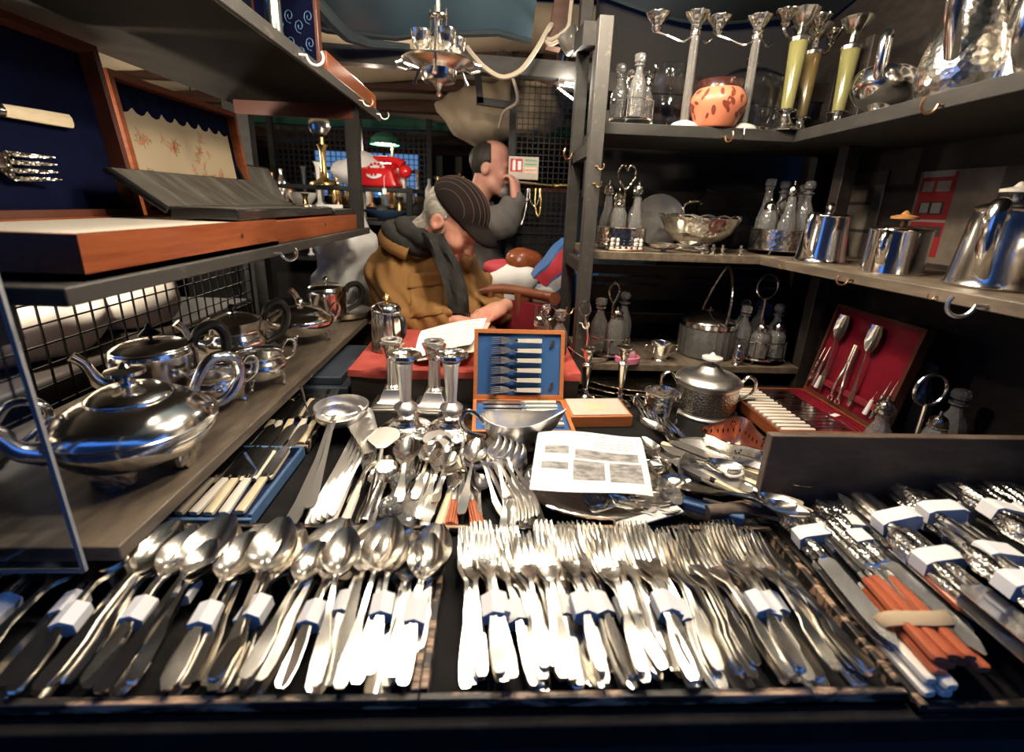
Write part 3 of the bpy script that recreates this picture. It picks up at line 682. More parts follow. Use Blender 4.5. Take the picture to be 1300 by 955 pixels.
for x, y, z, yaw, kw, n in ((.472, .592, .900, -.05, KS, 4), (.535, .606, .905, .02, KS, 6), (.60, .612, .912, .0, KD, 5), (.665, .612, .922, -.04, KS, 6), (.735, .610, .930, .02, KD, 6), (.81, .612, .936, .0, KS, 6), (.89, .612, .94, .03, KD, 6), (.50, .565, .922, .03, KS, 3), (.57, .575, .934, .0, KD, 4), (.64, .580, .946, -.03, KS, 4), (.72, .575, .956, .02, KS, 4),
                            (.56, .500, .934, .04, KS, 5), (.63, .495, .950, .0, KD, 4), (.70, .500, .962, -.02, KS, 5), (.78, .50, .966, .02, KD, 5), (.60, .445, .955, .02, KS, 4), (.68, .43, .966, .0, KD, 4)):
    style = 'pattern-handled banded silver knife' if kw is KS else 'plain banded silver-handled knife'
    where = ' against the back board' if y > .59 else ' in the second rank' if y > .52 else ' in the front rank'
    side = ', beside the fork tray' if x < .56 else ', mid-box' if x < .70 else ', by the far side board'
    knife_bundle('table_knife', style + where + ' of knife box' + side, g1, x, y, z, yaw, n, kw, True, True, .055, -.03)
knife_bundle('red_handled_knife', 'knife with brick red octagonal handle in the rubber-banded bundle', 'red handled knives', .488, .340, .905, -.06, 7, dict(hl=.105, bl=.12, hw=.0085, bw=.009, hmat='bakelite_red', bmat='steel_dark', hshape='slab'), False, False, cols=4)
knife_bundle('red_handled_knife', 'knife with brick red octagonal handle tucked beside the banded red bundle', None, .545, .385, .925, -.05, 1, dict(hl=.105, bl=.10, hw=.0085, bw=.009, hmat='bakelite_red', bmat='steel_dark', hshape='slab'), True, False, cols=1, band_y=.085)
rg = []
solo(MB().tube([Vector((.488 + .041 * math.cos(a), .385 + .006 * math.cos(2 * a), .913 + .019 * math.sin(a))) for a in [2 * PI * k / 24 for k in range(24)]], .0035, 6, 2.4, closed=True), 'rubber_band', 'rubber', 'tan rubber band around the red knife handles', 'rubber band')
knife_bundle('dark_bladed_knife', 'ivory-handled knife with dark blade beside the fork tray rail', 'white handled knives beside the rail', .462, .328, .885, .02, 4, dict(hl=.105, bl=.135, hw=.0070, bw=.008, hmat='ivory_pale', bmat='steel_dark', hshape='slab'), False, False, cols=2)
knife_bundle('ivory_knife', 'yellowed ivory-handled knife in the front of the knife box', 'yellow handled knives in the box', .60, .335, .905, .05, 4, dict(hl=.09, bl=.12, hw=.0070, bw=.009, hmat='ivory', bmat='steel', hshape='slab'), False, False, cols=4)
# ------------------------------------------------------------------ tableware builders
def teapot(name, label, loc, rz, prof, lid, sx=1.0, sy=1.0, bmat='silver', hmat='silver', fmat='silver', spout=None, handle=None, feet=None, foot_r=.6, finial='mushroom', cat='teapot', mod=None, knob_z=None, hr=.006, handle2=False, lobes=0, pattern=None):
    """axis z; spout towards +X, handle towards -X"""
    t = thing(name, label, cat, loc, rz)
    md = (lambda a, z: 1 + .02 * math.cos(lobes * a)) if lobes else None
    b = part(MB().lathe(smooth_prof(prof, 4), 40, (0, 0, 0), sx, sy, md), 'body', bmat, t, smooth=60)
    if pattern: part(MB().lathe([(r * 1.004, z) for r, z in smooth_prof(pattern, 3)], 40, (0, 0, 0), sx, sy, md, cap=False), 'engraved_band', 'silver_fine', b)
    if lid:
        l = part(MB().lathe(smooth_prof(lid, 4), 36, (0, 0, 0), sx, sy), 'lid', bmat, t, smooth=60)
        zt = max(z for r, z in lid)
        fp = {'mushroom': [(.004, 0), (.004, .008), (.016, .012), (.018, .017), (.012, .023), (.003, .026)], 'pagoda': [(.003, 0), (.004, .006), (.018, .010), (.012, .016), (.006, .022), (.005, .026), (.001, .032)], 'ball': [(.003, 0), (.003, .004), (.008, .008), (.010, .013), (.007, .019), (.001, .022)], 'disc': [(.005, 0), (.005, .010), (.024, .013), (.024, .018), (.008, .022), (.004, .028), (.001, .030)]}[finial]
        part(MB().lathe(fp, 16, (0, 0, zt - .001)), 'finial', fmat, l)
    if spout:
        P = spline(spout, 5); part(MB().tube([(x, 0, z) for x, z in [(p.x, p.y) for p in P]], ramp([.018, .014, .010, .0085, .0095], len(P)), 12, 1.0), 'spout', bmat if bmat in ('silver', 'silver_dark') else 'silver', t)
    if handle:
        P = spline(handle, 5); rr = ramp([hr * .8, hr, hr * 1.1, hr, hr * .8], len(P))
        part(MB().tube([(p.x, 0, p.y) for p in P], rr, 10, 1.3), 'handle', hmat, t)
        if handle2: part(MB().tube([(-p.x, 0, p.y) for p in P], rr, 10, 1.3), 'handle', hmat, t)
    if feet:
        n, rr, hgt, fk = feet
        for k in range(n):
            a = 2 * PI * (k + .5) / n; c, s_ = math.cos(a), math.sin(a)
            if fk == 'claw': pts = spline([(rr * .80 * c * sx, rr * .80 * s_ * sy, hgt + .012), (rr * 1.02 * c * sx, rr * 1.02 * s_ * sy, hgt * .75), (rr * .95 * c * sx, rr * .95 * s_ * sy, hgt * .3), (rr * 1.08 * c * sx, rr * 1.08 * s_ * sy, .003)], 4); m = MB().tube(pts, ramp([.008, .004, .003, .005], len(pts)), 7)
            elif fk == 'shell': m = MB().prism([(-.032, hgt + .008), (-.026, .012), (-.016, .010), (-.010, .001), (.010, .001), (.016, .010), (.026, .012), (.032, hgt + .008), (.012, hgt + .012), (-.012, hgt + .012)], .006, (rr * .9 * c * sx, rr * .9 * s_ * sy, 0), basis(Vector((0, 0, 1)), Vector((c, s_, 0))))
            else: m = MB().sphere((rr * c * sx, rr * s_ * sy, .008), .008, 10)
            part(m, 'foot', 'silver_chased' if fk == 'shell' else 'silver', t)
    return t
def lathe_thing(name, label, cat, parts, loc, rot=None, group=None, n=24):
    """parts: [(name, profile, material, mod)]"""
    t = thing(name, label, cat, loc, 0, group, rot)
    for pn, prof, mt, mod in parts: part(MB().lathe(prof, n, mod=mod, cap=True), pn, mt, t, smooth=50)
    return t
flute = lambda k, d: (lambda a, z: 1 - d * (.5 + .5 * math.cos(k * a)))
def candle_round(label, loc, h, group=None):
    return lathe_thing('candlestick', label, 'candlestick', [
        ('base', smooth_prof([(.060, 0), (.062, .004), (.052, .012), (.034, .020), (.026, .034), (.030, .042), (.018, .050)], 3), 'silver_chased', lambda a, z: 1 + .045 * math.cos(8 * a) * max(0, 1 - z / .03)),
        ('stem', smooth_prof([(.016, .048), (.026, .060), (.013, .072), (.012, .080), (.017, h - .035), (.021, h - .022)], 3), 'silver_bright', flute(8, .06)),
        ('nozzle', [(.018, h - .024), (.020, h - .018), (.036, h - .010), (.034, h - .003), (.020, h - .006), (.015, h - .014)], 'silver_chased', lambda a, z: 1 + .04 * math.cos(10 * a))], loc, None, group)
def candle_square(label, loc, h, rz=0, group=None):
    t = thing('corinthian_candlestick', label, 'candlestick', loc, rz, group); b = MB()
    for i, (w_, z0, z1) in enumerate(((.098, 0, .007), (.090, .007, .012), (.082, .012, .017))): b.b2((-w_ / 2, -w_ / 2, z0), (w_ / 2, w_ / 2, z1))
    b.loft([[Vector((w_ * i, w_ * j, z)) for i, j in ((-1, -1), (1, -1), (1, 1), (-1, 1))] for w_, z in ((.036, .017), (.030, .022), (.021, .042), (.0195, .046))])
    part(b, 'base', 'silver_bright', t, smooth=30, bevel=.001)
    part(MB().lathe([(.019, .046), (.020, .050), (.0155, .054), (.0135, h - .046), (.015, h - .042)], 32, mod=flute(12, .14)), 'column', 'silver_bright', t, smooth=30)
    part(MB().lathe([(.014, h - .046), (.017, h - .034), (.019, h - .024), (.0235, h - .012), (.024, h - .008)], 24, mod=lambda a, z: 1 + .16 * abs(math.cos(2 * a)) + .06 * math.cos(16 * a)), 'capital', 'silver_chased', t)
    part(MB().b2((-.022, -.022, h - .009), (.022, .022, h - .004)).lathe([(.021, h - .004), (.024, h), (.014, h), (.012, h - .004)], 20), 'nozzle', 'silver_bright', t)
    return t
# ------------------------------------------------------------------ pedestal with the red cloth at the rear of the counter
PT = ony(447, 471, 1.065).z
solo(MB().b2((-.335, 1.065, TZ), (.225, 1.44, PT)), 'display_plinth', 'wood_dark', 'dark wooden plinth under the red cloth at the rear of the counter', 'plinth', bevel=.002)
def cl(u, v):
    x = -.339 + .568 * u; s_ = v * 1.25
    if s_ < .12: return Vector((x, 1.061 - .002 * math.sin(40 * x), PT - .016 * (1 - s_ / .12) - .003 * math.sin(23 * x)))
    return Vector((x, 1.061 + .375 * (s_ - .12) / 1.13, PT + .004 + .0015 * math.sin(30 * x + 9 * v)))
solo(MB().grid(cl, 40, 20, .003), 'red_cloth', 'cloth_red', 'faded red cloth spread over the plinth', 'cloth', smooth=70)
PT += .006
# candlesticks
def top_h(px, py, base): return ony(px, py, base.y).z - base.z
b1 = onz(500, 513, TZ); candle_square('fluted square-based candlestick beside the dark tray of knives', b1, top_h(478, 430, b1), .08)
b2 = onz(552, 517, TZ); candle_square('fluted square-based candlestick beside the open fork case', b2, top_h(541, 432, b2), -.05)
b3 = onz(516, 548, TZ); candle_round('round-based candlestick with wide pan beside the long ladles', b3, top_h(506, 446, b3))
b4 = onz(573, 549, TZ); candle_round('round-based candlestick with wide pan beside the gravy boat', b4, top_h(571, 446, b4))
for (px, py, tx, ty, lab) in ((742, 506, 742, 442, 'slender tapered specimen candlestick close to the grey post'), (786, 512, 790, 440, 'slender tapered specimen candlestick beside the pierced mug')):
    b = onz(px, py, TZ); h = top_h(tx, ty, b)
    lathe_thing('slim_candlestick', lab, 'candlestick', [('base', smooth_prof([(.030, 0), (.031, .003), (.012, .012), (.007, .022)], 3), 'silver', None), ('stem', smooth_prof([(.006, .020), (.009, .028), (.006, .034), (.0125, h - .055), (.014, h - .045), (.007, h - .038), (.006, h - .032)], 3), 'silver', flute(6, .08)), ('nozzle', [(.007, h - .034), (.011, h - .022), (.013, h - .010), (.020, h - .004), (.020, h), (.011, h - .004)], 'silver_chased', None)], b)
# coffee pot on the plinth
bp = onz(493, 443, PT); h = ony(490, 376, bp.y).z - PT
teapot('coffee_pot', 'tall tapering coffee pot with a leaf finial standing on the red cloth', bp, PI * .75, [(.040, 0), (.044, .004), (.043, .012), (.041, h * .5), (.038, h * .70), (.038, h * .74)], [(.0385, h * .74), (.037, h * .78), (.030, h * .85), (.014, h * .89), (.004, h * .90)], spout=[(.040, h * .45), (.055, h * .5), (.062, h * .66), (.068, h * .70)], handle=[(-.038, h * .66), (-.070, h * .68), (-.074, h * .4), (-.042, h * .18)], hmat='ebony', fmat='gilt', finial='ball', cat='coffee pot')
# ------------------------------------------------------------------ orange case of dessert forks and knives
cf = thing('fork_case', 'open orange-brown case lined in blue with ivory-handled forks and knives', 'case', (.075, .935, TZ), .02)
W, D, H = .215, .165, .034
part(MB().b2((-W / 2, -D / 2, 0), (W / 2, D / 2, .012)).b2((-W / 2, -D / 2, .012), (-W / 2 + .008, D / 2, H)).b2((W / 2 - .008, -D / 2, .012), (W / 2, D / 2, H)).b2((-W / 2 + .008, -D / 2, .012), (W / 2 - .008, -D / 2 + .008, H)).b2((-W / 2 + .008, D / 2 - .008, .012), (W / 2 - .008, D / 2, H)), 'case_base', 'case_orange', cf)
part(MB().b2((-W / 2 + .008, -D / 2 + .008, .013), (W / 2 - .008, D / 2 - .008, .026)), 'base_lining', 'felt_blue', cf)
la = math.radians(13); RL = Matrix.Rotation(-la, 3, 'X'); LH = Vector((0, D / 2 - .002, H + .001))   # lid plane: local x along x, local z up the lid
def lidp(x, z, y=0): return LH + RL @ Vector((x, y, z))
lm = MB().b2((-W / 2, 0, 0), (W / 2, .020, D)); lm.f = lm.f[:]; lid = part(MB().b2((-W / 2, .012, 0), (W / 2, .020, D)).b2((-W / 2, 0, 0), (-W / 2 + .009, .012, D)).b2((W / 2 - .009, 0, 0), (W / 2, .012, D)).b2((-W / 2 + .009, 0, 0), (W / 2 - .009, .012, .009)).b2((-W / 2 + .009, 0, D - .009), (W / 2 - .009, .012, D)), 'case_lid', 'case_orange', cf, LH, RL)
part(MB().b2((-W / 2 + .009, .006, .009), (W / 2 - .009, .0118, D - .009)), 'lid_lining', 'felt_blue', lid)
for zz in (.030, .062 + .07): part(MB().box((.078, .004, zz), (.006, .003, .018), Matrix.Rotation(.4, 3, 'Y')), 'turn_catch', 'copper', lid)
for xx in (-.06, .06): part(MB().b2((xx - .012, D / 2 - .010, H - .001), (xx + .012, D / 2 - .002, H + .003)), 'hinge', 'brass', cf)
cfm = Matrix.Translation(cf.location) @ Matrix.Rotation(.02, 4, 'Z')
ff = None
for i in range(6):
    z = .022 + i * .0235
    P = cfm @ lidp(.052, z, .001); R = Matrix.Rotation(.02, 3, 'Z') @ RL @ basis((-1, 0, 0), (0, -1, 0))
    lab = 'ivory-handled dessert fork held in the blue-lined lid of the orange case'
    if ff is None: ff = hfork('dessert_fork', lab, .058, 'ivory_pale', 'forks in the orange case lid'); ff.location = P; ff.rotation_mode = 'QUATERNION'; ff.rotation_quaternion = R.to_quaternion()
    else: copy_tree(ff, None, P, R)
kk = None
for i in range(6):
    P = cfm @ Vector((.088, .066 - i * .0225, .026)); R = Matrix.Rotation(.02, 3, 'Z') @ basis((-1, 0, 0), (0, 0, 1))
    lab = 'ivory-handled dessert knife lying in the base of the orange case'
    if kk is None: kk = knife('dessert_knife', lab, 'knife', .075, .085, .005, .007, 'ivory_pale', 'silver_bright', 'knives in the orange case base', loc=P, rot=R, pointed=.3)
    else: copy_tree(kk, None, P, R)
# little box with a cream card beside it
bb = onz(758, 533, TZ)
cb = thing('card_box', 'flat orange box with a cream card lying beside the fork case', 'box', (bb.x, bb.y + .01, TZ), .06)
part(MB().b2((-.075, -.05, 0), (.07, .05, .028)), 'box_body', 'case_orange', cb, bevel=.002)
part(MB().b2((-.068, -.045, .0281), (.063, .045, .030)), 'card', 'paper_old', cb)
part(MB().b2((-.03, -.02, .0301), (.02, .015, .0304)), 'picture', 'ivory', cb)
# ------------------------------------------------------------------ gravy boat
def boat(loc, rz, label, s=1.0):
    t = thing('gravy_boat', label, 'gravy boat', loc, rz); rg = []; N = 28
    for zi, (k, z) in enumerate(((.02, .026), (.35, .027), (.70, .036), (.90, .052), (1.0, .072), (1.06, .080), (1.02, .080), (.95, .070), (.80, .052), (.5, .038), (.02, .034))):
        ring = []
        for i in range(N):
            a = 2 * PI * i / N; c, s_ = math.cos(a), math.sin(a)
            sp = max(0, c) ** 6; x = .060 * k * c + .032 * k * sp * min(1, k); y = .036 * k * s_ * (1 - .35 * max(0, c) ** 2)
            ring.append(Vector((x, y, z + (.016 * sp + .010 * max(0, -c) ** 3) * (z - .026) / .054)) * s)
        rg.append(ring)
    part(MB().loft(rg), 'bowl', 'silver_bright', t, smooth=70)
    P = spline([(-.055, 0, .075), (-.085, 0, .098), (-.100, 0, .080), (-.085, 0, .055), (-.055, 0, .045)], 5)
    part(MB().tube([p * s for p in P], .0045 * s, 8), 'handle', 'silver', t)
    for a in (.5, 2.2, -.5, -2.2):
        q = spline([(.038 * math.cos(a), .022 * math.sin(a), .036), (.052 * math.cos(a), .034 * math.sin(a), .018), (.056 * math.cos(a), .036 * math.sin(a), .003)], 4)
        part(MB().tube([p * s for p in q], ramp([.007, .003, .005], len(q)), 7), 'foot', 'silver', t)
    return t
g = onz(652, 580, TZ); boat(g, .12, 'silver gravy boat on shell feet in front of the fork case', 1.05)
# ------------------------------------------------------------------ biscuit box, pierced mug, copper-lined bowl
b = onz(893, 522, TZ)
teapot('biscuit_box', 'engraved two-handled covered box with an ivory finial', b, -.12, [(.074, 0), (.078, .003), (.076, .007), (.071, .010), (.071, .078), (.074, .082)], [(.076, .082), (.077, .088), (.062, .100), (.040, .106), (.030, .112), (.020, .122), (.006, .126)], handle=[(-.072, .068), (-.092, .098), (-.112, .086), (-.108, .055), (-.075, .030)], handle2=True, fmat='pearl', finial='disc', cat='covered box', hr=.0042, bmat='silver_bright', pattern=[(.0712, .014), (.0712, .072)], sx=1.0)
b = onz(836, 533, TZ)
t = thing('pierced_mug', 'pierced silver tea-glass holder with a loop handle', 'mug', b, .1)
part(MB().lathe([(.041, 0), (.043, .003), (.039, .006), (.038, .070), (.040, .073), (.038, .074), (.036, .070), (.036, .006)], 32, cap=False), 'cup', 'silver_chased', t)
part(MB().lathe([(.0001, .004), (.036, .004)], 24, cap=False), 'bottom', 'silver', t)
P = spline([(-.037, 0, .062), (-.060, 0, .066), (-.066, 0, .048), (-.050, 0, .026), (-.037, 0, .018)], 5); part(MB().tube(P, .003, 7), 'handle', 'silver', t)
part(MB().box((.012, -.0395, .038), (.016, .003, .055), Matrix.Rotation(.15, 3, 'Y')), 'plain_panel', 'silver', t)
b = onz(928, 578, TZ); t = thing('lobed_basket', 'lobed silver sugar basket with a coppery pink inside', 'basket', (b.x, b.y, TZ), .9)
def lob(a): return 1 + .12 * math.cos(4 * a) - .05 * math.cos(2 * a)
prof = [(.045, 0), (.050, .004), (.056, .020), (.058, .040), (.062, .050)]
def wav(rs, z): return lambda a: None
def shell(scale, dz, nm, mt):
    rg = []
    for r, z in prof:
        rg.append([Vector((r * scale * lob(a) * 1.12 * math.cos(a), r * scale * lob(a) * math.sin(a) * .9, z + dz + .009 * math.cos(2 * a) * (z / .05) ** 2)) for a in [2 * PI * i / 48 for i in range(48)]])
    return part(MB().loft(rg, cap=False), nm, mt, t, smooth=60)
shell(1.0, 0, 'outer_wall', 'silver_fine'); shell(.965, .0005, 'lining', 'copper_lining')
part(MB().lathe([(.0001, .006), (.049, .006)], 32, cap=False), 'bottom', 'copper_lining', t)
pm = MB()
for i in range(26):
    a = 2 * PI * i / 26; r = .0575 * .962 * lob(a); pm.box((r * 1.12 * math.cos(a), r * .9 * math.sin(a), .030), (.0025, .0025, .008), Matrix.Rotation(a, 3, 'Z'))
for a0 in (0.3, 1.9, 3.5, 5.0):
    for q in range(7):
        a = a0 + .10 * math.cos(q * 1.05); z = .043 + .006 * math.sin(q * 1.05); r = .0590 * .962 * lob(a); pm.box((r * 1.12 * math.cos(a), r * .9 * math.sin(a), z), (.003, .003, .003), Matrix.Rotation(a, 3, 'Z'))
part(pm, 'pierced_holes', 'iron', t)
# ------------------------------------------------------------------ oval dishes with loose cutlery
def dish(name, label, loc, rx, ry, rz, gadroon=44):
    t = thing(name, label, 'dish', loc, rz); N = 88
    prof = [(.60, .006), (.62, .002), (.66, .003), (.80, .014), (.97, .022), (1.0, .025), (.99, .027), (.95, .0255), (.80, .018), (.66, .007), (.60, .0065)]
    rg = [[Vector((rx * k * math.cos(a), ry * k * math.sin(a), z)) for a in [2 * PI * i / N for i in range(N)]] for k, z in prof]
    part(MB().loft(rg, cap=True), 'plate', 'silver_bright', t, smooth=60)
    rm = MB().tube([Vector((rx * .985 * math.cos(a), ry * .985 * math.sin(a), .0265)) for a in [2 * PI * i / N for i in range(N)]], [.0035 if i % 2 else .0022 for i in range(N)], 6, closed=True)
    part(rm, 'gadrooned_rim', 'silver_worn', t)
    return t
DA = Vector((.200, .690, TZ)); dish('oval_dish', 'oval gadrooned silver dish under the printed sheet', DA, .140, .100, .06)
DB = Vector((.452, .745, TZ)); dish('oval_dish', 'oval bright-rimmed silver dish of ivory-handled fish knives', DB, .118, .092, -.75)
rnd = random.Random(8)
def loose(meshes, lens, kind, label, cat, x, y, z, yaw, m, group=None, pitch=.0):
    R = flat(yaw, pitch, rnd.uniform(-.2, .2)); return tag(link(kind, meshes[m], None, Vector((x, y, z)) - R @ Vector((0, lens[m] / 2, 0)), R), label, cat, group)
for (x, y, yaw, m) in ((.16, .66, -1.9, 1), (.175, .645, -2.1, 2), (.19, .64, -2.2, 1), (.21, .635, -2.0, 2), (.225, .64, -2.3, 1)):
    loose(FKM, FKL, 'fork', 'small silver fork lying in the oval dish under the printed sheet', 'fork', x, y, TZ + .022 + .003 * m, yaw, m, 'forks in the oval dish')
for (x, y, yaw, m) in ((.25, .64, -1.2, 1), (.27, .66, -1.35, 2), (.26, .69, -1.0, 1)):
    loose(SPM, SPL, 'spoon', 'silver spoon lying in the oval dish under the printed sheet', 'spoon', x, y, TZ + .026, yaw, m, 'spoons in the oval dish')
# crystal lumps in the dish: small fluted glass dishes
def fluted_dish(label, loc, r, tilt, mt='crystal_white'):
    return solo(MB().lathe([(.0005, .002), (r * .4, .001), (r * .75, .008), (r, .016), (r * .98, .018), (r * .7, .011), (r * .4, .005), (.0005, .005)], 48, mod=flute(16, .10)), 'fluted_glass_dish', mt, label, 'glass dish', loc, tilt)
fluted_dish('small fluted glass dish tipped at the edge of the ivory-handle dish', onz(866, 598, TZ + .045), .030, flat(0, .9, .5))
fluted_dish('small fluted glass dish lying on the rim of the oval dish', onz(843, 632, TZ + .034), .024, flat(.4, .5, .3))
fluted_dish('small pale glass dish half under the printed sheet', onz(752, 643, TZ + .020), .022, flat(.4, .2, .1))
# ivory-handled fish eaters in the second dish
grp = 'fish knives in the bright-rimmed dish'
fp = None
for i, (px, py, yaw) in enumerate(((900, 585, 2.62), (915, 592, 2.55), (905, 605, 2.5), (925, 612, 2.45), (940, 620, 2.6), (895, 618, 2.35), (935, 600, 2.5), (950, 628, 2.55))):
    p = onz(px, py, TZ + .034); R = flat(-2.35 + (yaw - 2.5) * .9 + (PI if i % 3 else 0), .03, rnd.uniform(-.3, .3))
    P = p - R @ Vector((0, .09, 0)) + Vector((0, 0, .006 * (i % 3)))
    if fp is None: fp = knife('fish_knife', 'ivory-handled fish knife lying loose in the bright-rimmed dish', 'knife', .075, .10, .006, .012, 'ivory', 'silver_bright', grp, loc=P, rot=R)
    else: copy_tree(fp, None, P, R)
for i, (px, py) in enumerate(((955, 590), (962, 605), (948, 640), (880, 590), (935, 635))):
    loose(SPM, SPL, 'spoon', 'worn silver spoon lying in the bright-rimmed dish of fish knives', 'spoon', *(onz(px, py, TZ + .05)), -2.35 + .1 * i, 2, 'spoons in the bright-rimmed dish')
solo(MB().tube([onz(932 + 11 * math.cos(a), 600 + 11 * math.sin(a), TZ + .062) + Vector((0, 0, .008 * math.sin(a))) for a in [2 * PI * i / 24 for i in range(24)]], .0028, 8, closed=True), 'napkin_ring', 'pearl', 'cream ring lying on the fish knives', 'ring')
rz_ = thing('cut_throat_razor', 'folded steel razor with a blue-grey handle beside the bright-rimmed dish', 'razor', onz(912, 645, TZ + .024))
p0, p1 = onz(866, 636, TZ + .03), onz(945, 658, TZ + .03)
R = basis(p1 - p0); L_ = (p1 - p0).length; rz_.rotation_mode = 'QUATERNION'; rz_.rotation_quaternion = R.to_quaternion(); rz_.location = p0 - Vector((0, 0, .01))
part(MB().b2((-.010, 0, 0), (.010, L_, .016)), 'scales', 'slip_blue', rz_, bevel=.003)
part(MB().b2((-.014, .03, .016), (-.006, L_ + .05, .018)), 'blade', 'steel', rz_)
solo(MB().box((0, 0, 0), (.018, .11, .004)), 'nail_file', 'pearl', 'pale bone-coloured paper knife lying on the oval dish', 'paper knife', onz(826, 657, TZ + .034), flat(-1.25, .05), bevel=.0015)
# forks and knives tied together to the right of the sheet
for i in range(6):
    p = onz(808 + 6 * (i % 3) + 2 * i, 512 + 6 * i, TZ + .008 + .004 * (i // 2)); R = flat(PI + .25 - .04 * i, 0, .2 * (i % 2))
    loose(FKM, FKL, 'fork', 'silver fork in the little stack beside the pierced mug', 'fork', p.x + .02, p.y - .07, p.z, .30 - .05 * i, 1 + i % 2, 'forks beside the pierced mug')
for i in range(2): solo(MB().box((0, 0, 0), (.018, .014, .003)), 'price_tag', 'paper', 'small white price tag on the stack of forks', 'tag', onz(833, 577 + 12 * i, TZ + .040), flat(.1, .1), group='price tags on the fork stack')
for i, (px, py, yaw) in enumerate(((840, 590, .2), (828, 605, .4), (850, 560, .5))): loose(SPM, SPL, 'spoon', 'small silver spoon lying between the sheet and the fluted glass dish', 'spoon', *onz(px, py, TZ + .03), yaw, 2, 'spoons between sheet and glass')
# ------------------------------------------------------------------ printed sheet
A, B, C_, D_ = [onz(*q) for q in ((684, 541, .945), (814, 546, .945), (672, 622, .925), (829, 633, .905))]
def sheet(u, v):
    p = (A * (1 - v) + C_ * v) * (1 - u) + (B * (1 - v) + D_ * v) * u
    return p + Vector((0, 0, .007 * math.sin(PI * u) * math.sin(2.2 * v) + .004 * math.sin(5 * u + 3 * v) - .012 * (1 - v) ** 6))
mb = MB(); NU, NV = 70, 64; mb.grid(sheet, NU, NV)
def prn(u, v):
    def inr(a, b, c, d): return a <= u <= b and c <= v <= d
    if inr(.08, .30, .38, .50) or inr(.07, .30, .63, .72) or inr(.36, .93, .40, .55) or inr(.35, .62, .58, .84) or inr(.66, .94, .58, .86): return 1
    for k, (a, b) in enumerate(((.55, .90), (.50, .90), (.54, .88))):
        if a <= u <= b and abs(v - (.24 + .05 * k)) < .010 and (int(u * NU * 1.0) * 7 % 5) != 0: return 2
    if inr(.44, .49, .10, .125) or inr(.60, .645, .10, .125) or inr(.44, .50, .17, .19) or inr(.59, .65, .17, .19) or inr(.76, .90, .175, .185): return 2
    return 0
mb.m = [prn((i + .5) / NU, (j + .5) / NV) for i in range(NU) for j in range(NV)]
solo(mb, 'printed_sheet', ['paper', 'print_grey', 'ink_soft'], 'white printed sheet with grey photographs lying over the oval dish', 'paper', smooth=70)
# ------------------------------------------------------------------ loose serving pieces left of the sheet
LA = [ladle_mb(.33, .047, .030, 1.15).mesh('ladle', 'silver_bright', 60), ladle_mb(.17, .027, .020, .8).mesh('ladle', 'silver_bright', 60)]
def lay(me, kind, label, cat, head, tail, L, z=.0, group=None, roll=0, lift=None):
    """head and tail are photo points on the counter; the piece runs from tail to head"""
    a = onz(*tail, TZ + .006 + z); b = onz(*head, TZ + .006 + z); d = (b - a); R = basis(d) @ Matrix.Rotation(roll, 3, 'Y'); s_ = d.length / L
    o = link(kind, me, None, a, R); o.scale = (max(s_, .75), s_, max(s_, .75)); return tag(o, label, cat, group)
lay(LA[0], 'soup_ladle', 'large silver soup ladle lying next to the dark tray of knives', 'ladle', (442, 522), (368, 672), .33)
lay(LA[0], 'soup_ladle', 'large silver soup ladle overlapping the basting spoons', 'ladle', (436, 530), (392, 648), .33, .020)
LS = spoon_mb(.30, .095, .048, .012, .95).mesh('spoon', 'silver_bright', 60)
for i in range(5): lay(LS, 'basting_spoon', 'long silver basting spoon in the row beside the soup ladles', 'spoon', (462 + 3 * i, 524 + 7 * i), (390 + 7 * i, 672 - 4 * i), .30, .006 * i, 'basting spoons beside the ladles', roll=.5)
def server(label, head, tail, bw, bl, hmat, bmat, hl=.10, z=0, ridged=False, kind='fish_slice', cat='server'):
    a = onz(*tail, TZ + .004 + z); b = onz(*head, TZ + .004 + z); d = b - a; L = d.length; t = thing(kind, label, cat, a, rot=basis(d)); s_ = 1
    hl = min(hl, L - bl - .015)
    part(MB().loft([[Vector((.0075 * k * math.cos(q), y, .008 + .006 * k * math.sin(q))) for q in [2 * PI * j / 8 for j in range(8)]] for y, k in ((0, .8), (.003, 1.0), (hl * .6, .9), (hl, .7))]), 'handle', hmat, t)
    part(MB().loft([[Vector((.006 * math.cos(q) * k, y, .008 + .005 * k * math.sin(q))) for q in [2 * PI * j / 8 for j in range(8)]] for y, k in ((hl - .002, 1.1), (hl + .008, 1.0), (L - bl, .5))]), 'shank', 'silver_bright', t)
    st = [(L - bl - .004, .004, .009, 0, .002)]
    for i in range(11):
        u = i / 10; e = min(1, .35 + 1.6 * u) * math.sqrt(max(1 - max(0, (u - .55) / .45) ** 2.2, .015)); st.append((L - bl + bl * u, bw / 2 * e, .010 + (.0012 * (i % 2) if ridged else 0), 0, .0016))
    part(strip(MB(), st, 4), 'blade', bmat, t)
    return t
server('broad engraved fish slice lying over the basting spoons', (490, 548), (470, 655), .060, .080, 'silver_worn', 'silver_bright', z=.025)
server('ridged silver slice lying in front of the engraved fish slice', (494, 590), (462, 668), .036, .045, 'silver_worn', 'silver_worn', z=.028, ridged=True)
server('ivory-handled serving knife, one of a pair beside the glass salad servers', (462, 575), (419, 672), .020, .070, 'ivory_pale', 'silver_bright', z=.008)
server('second ivory-handled serving knife of the pair beside the glass salad servers', (474, 580), (436, 673), .020, .070, 'ivory_pale', 'silver_bright', z=.006)
server('broad salad spoon blade with ivory handle in front of the round candlestick', (557, 552), (539, 676), .056, .075, 'ivory_pale', 'silver_bright', z=.016)
server('pointed cake slice with yellow ivory handle', (584, 592), (556, 676), .034, .085, 'ivory', 'silver_fine', z=.008)
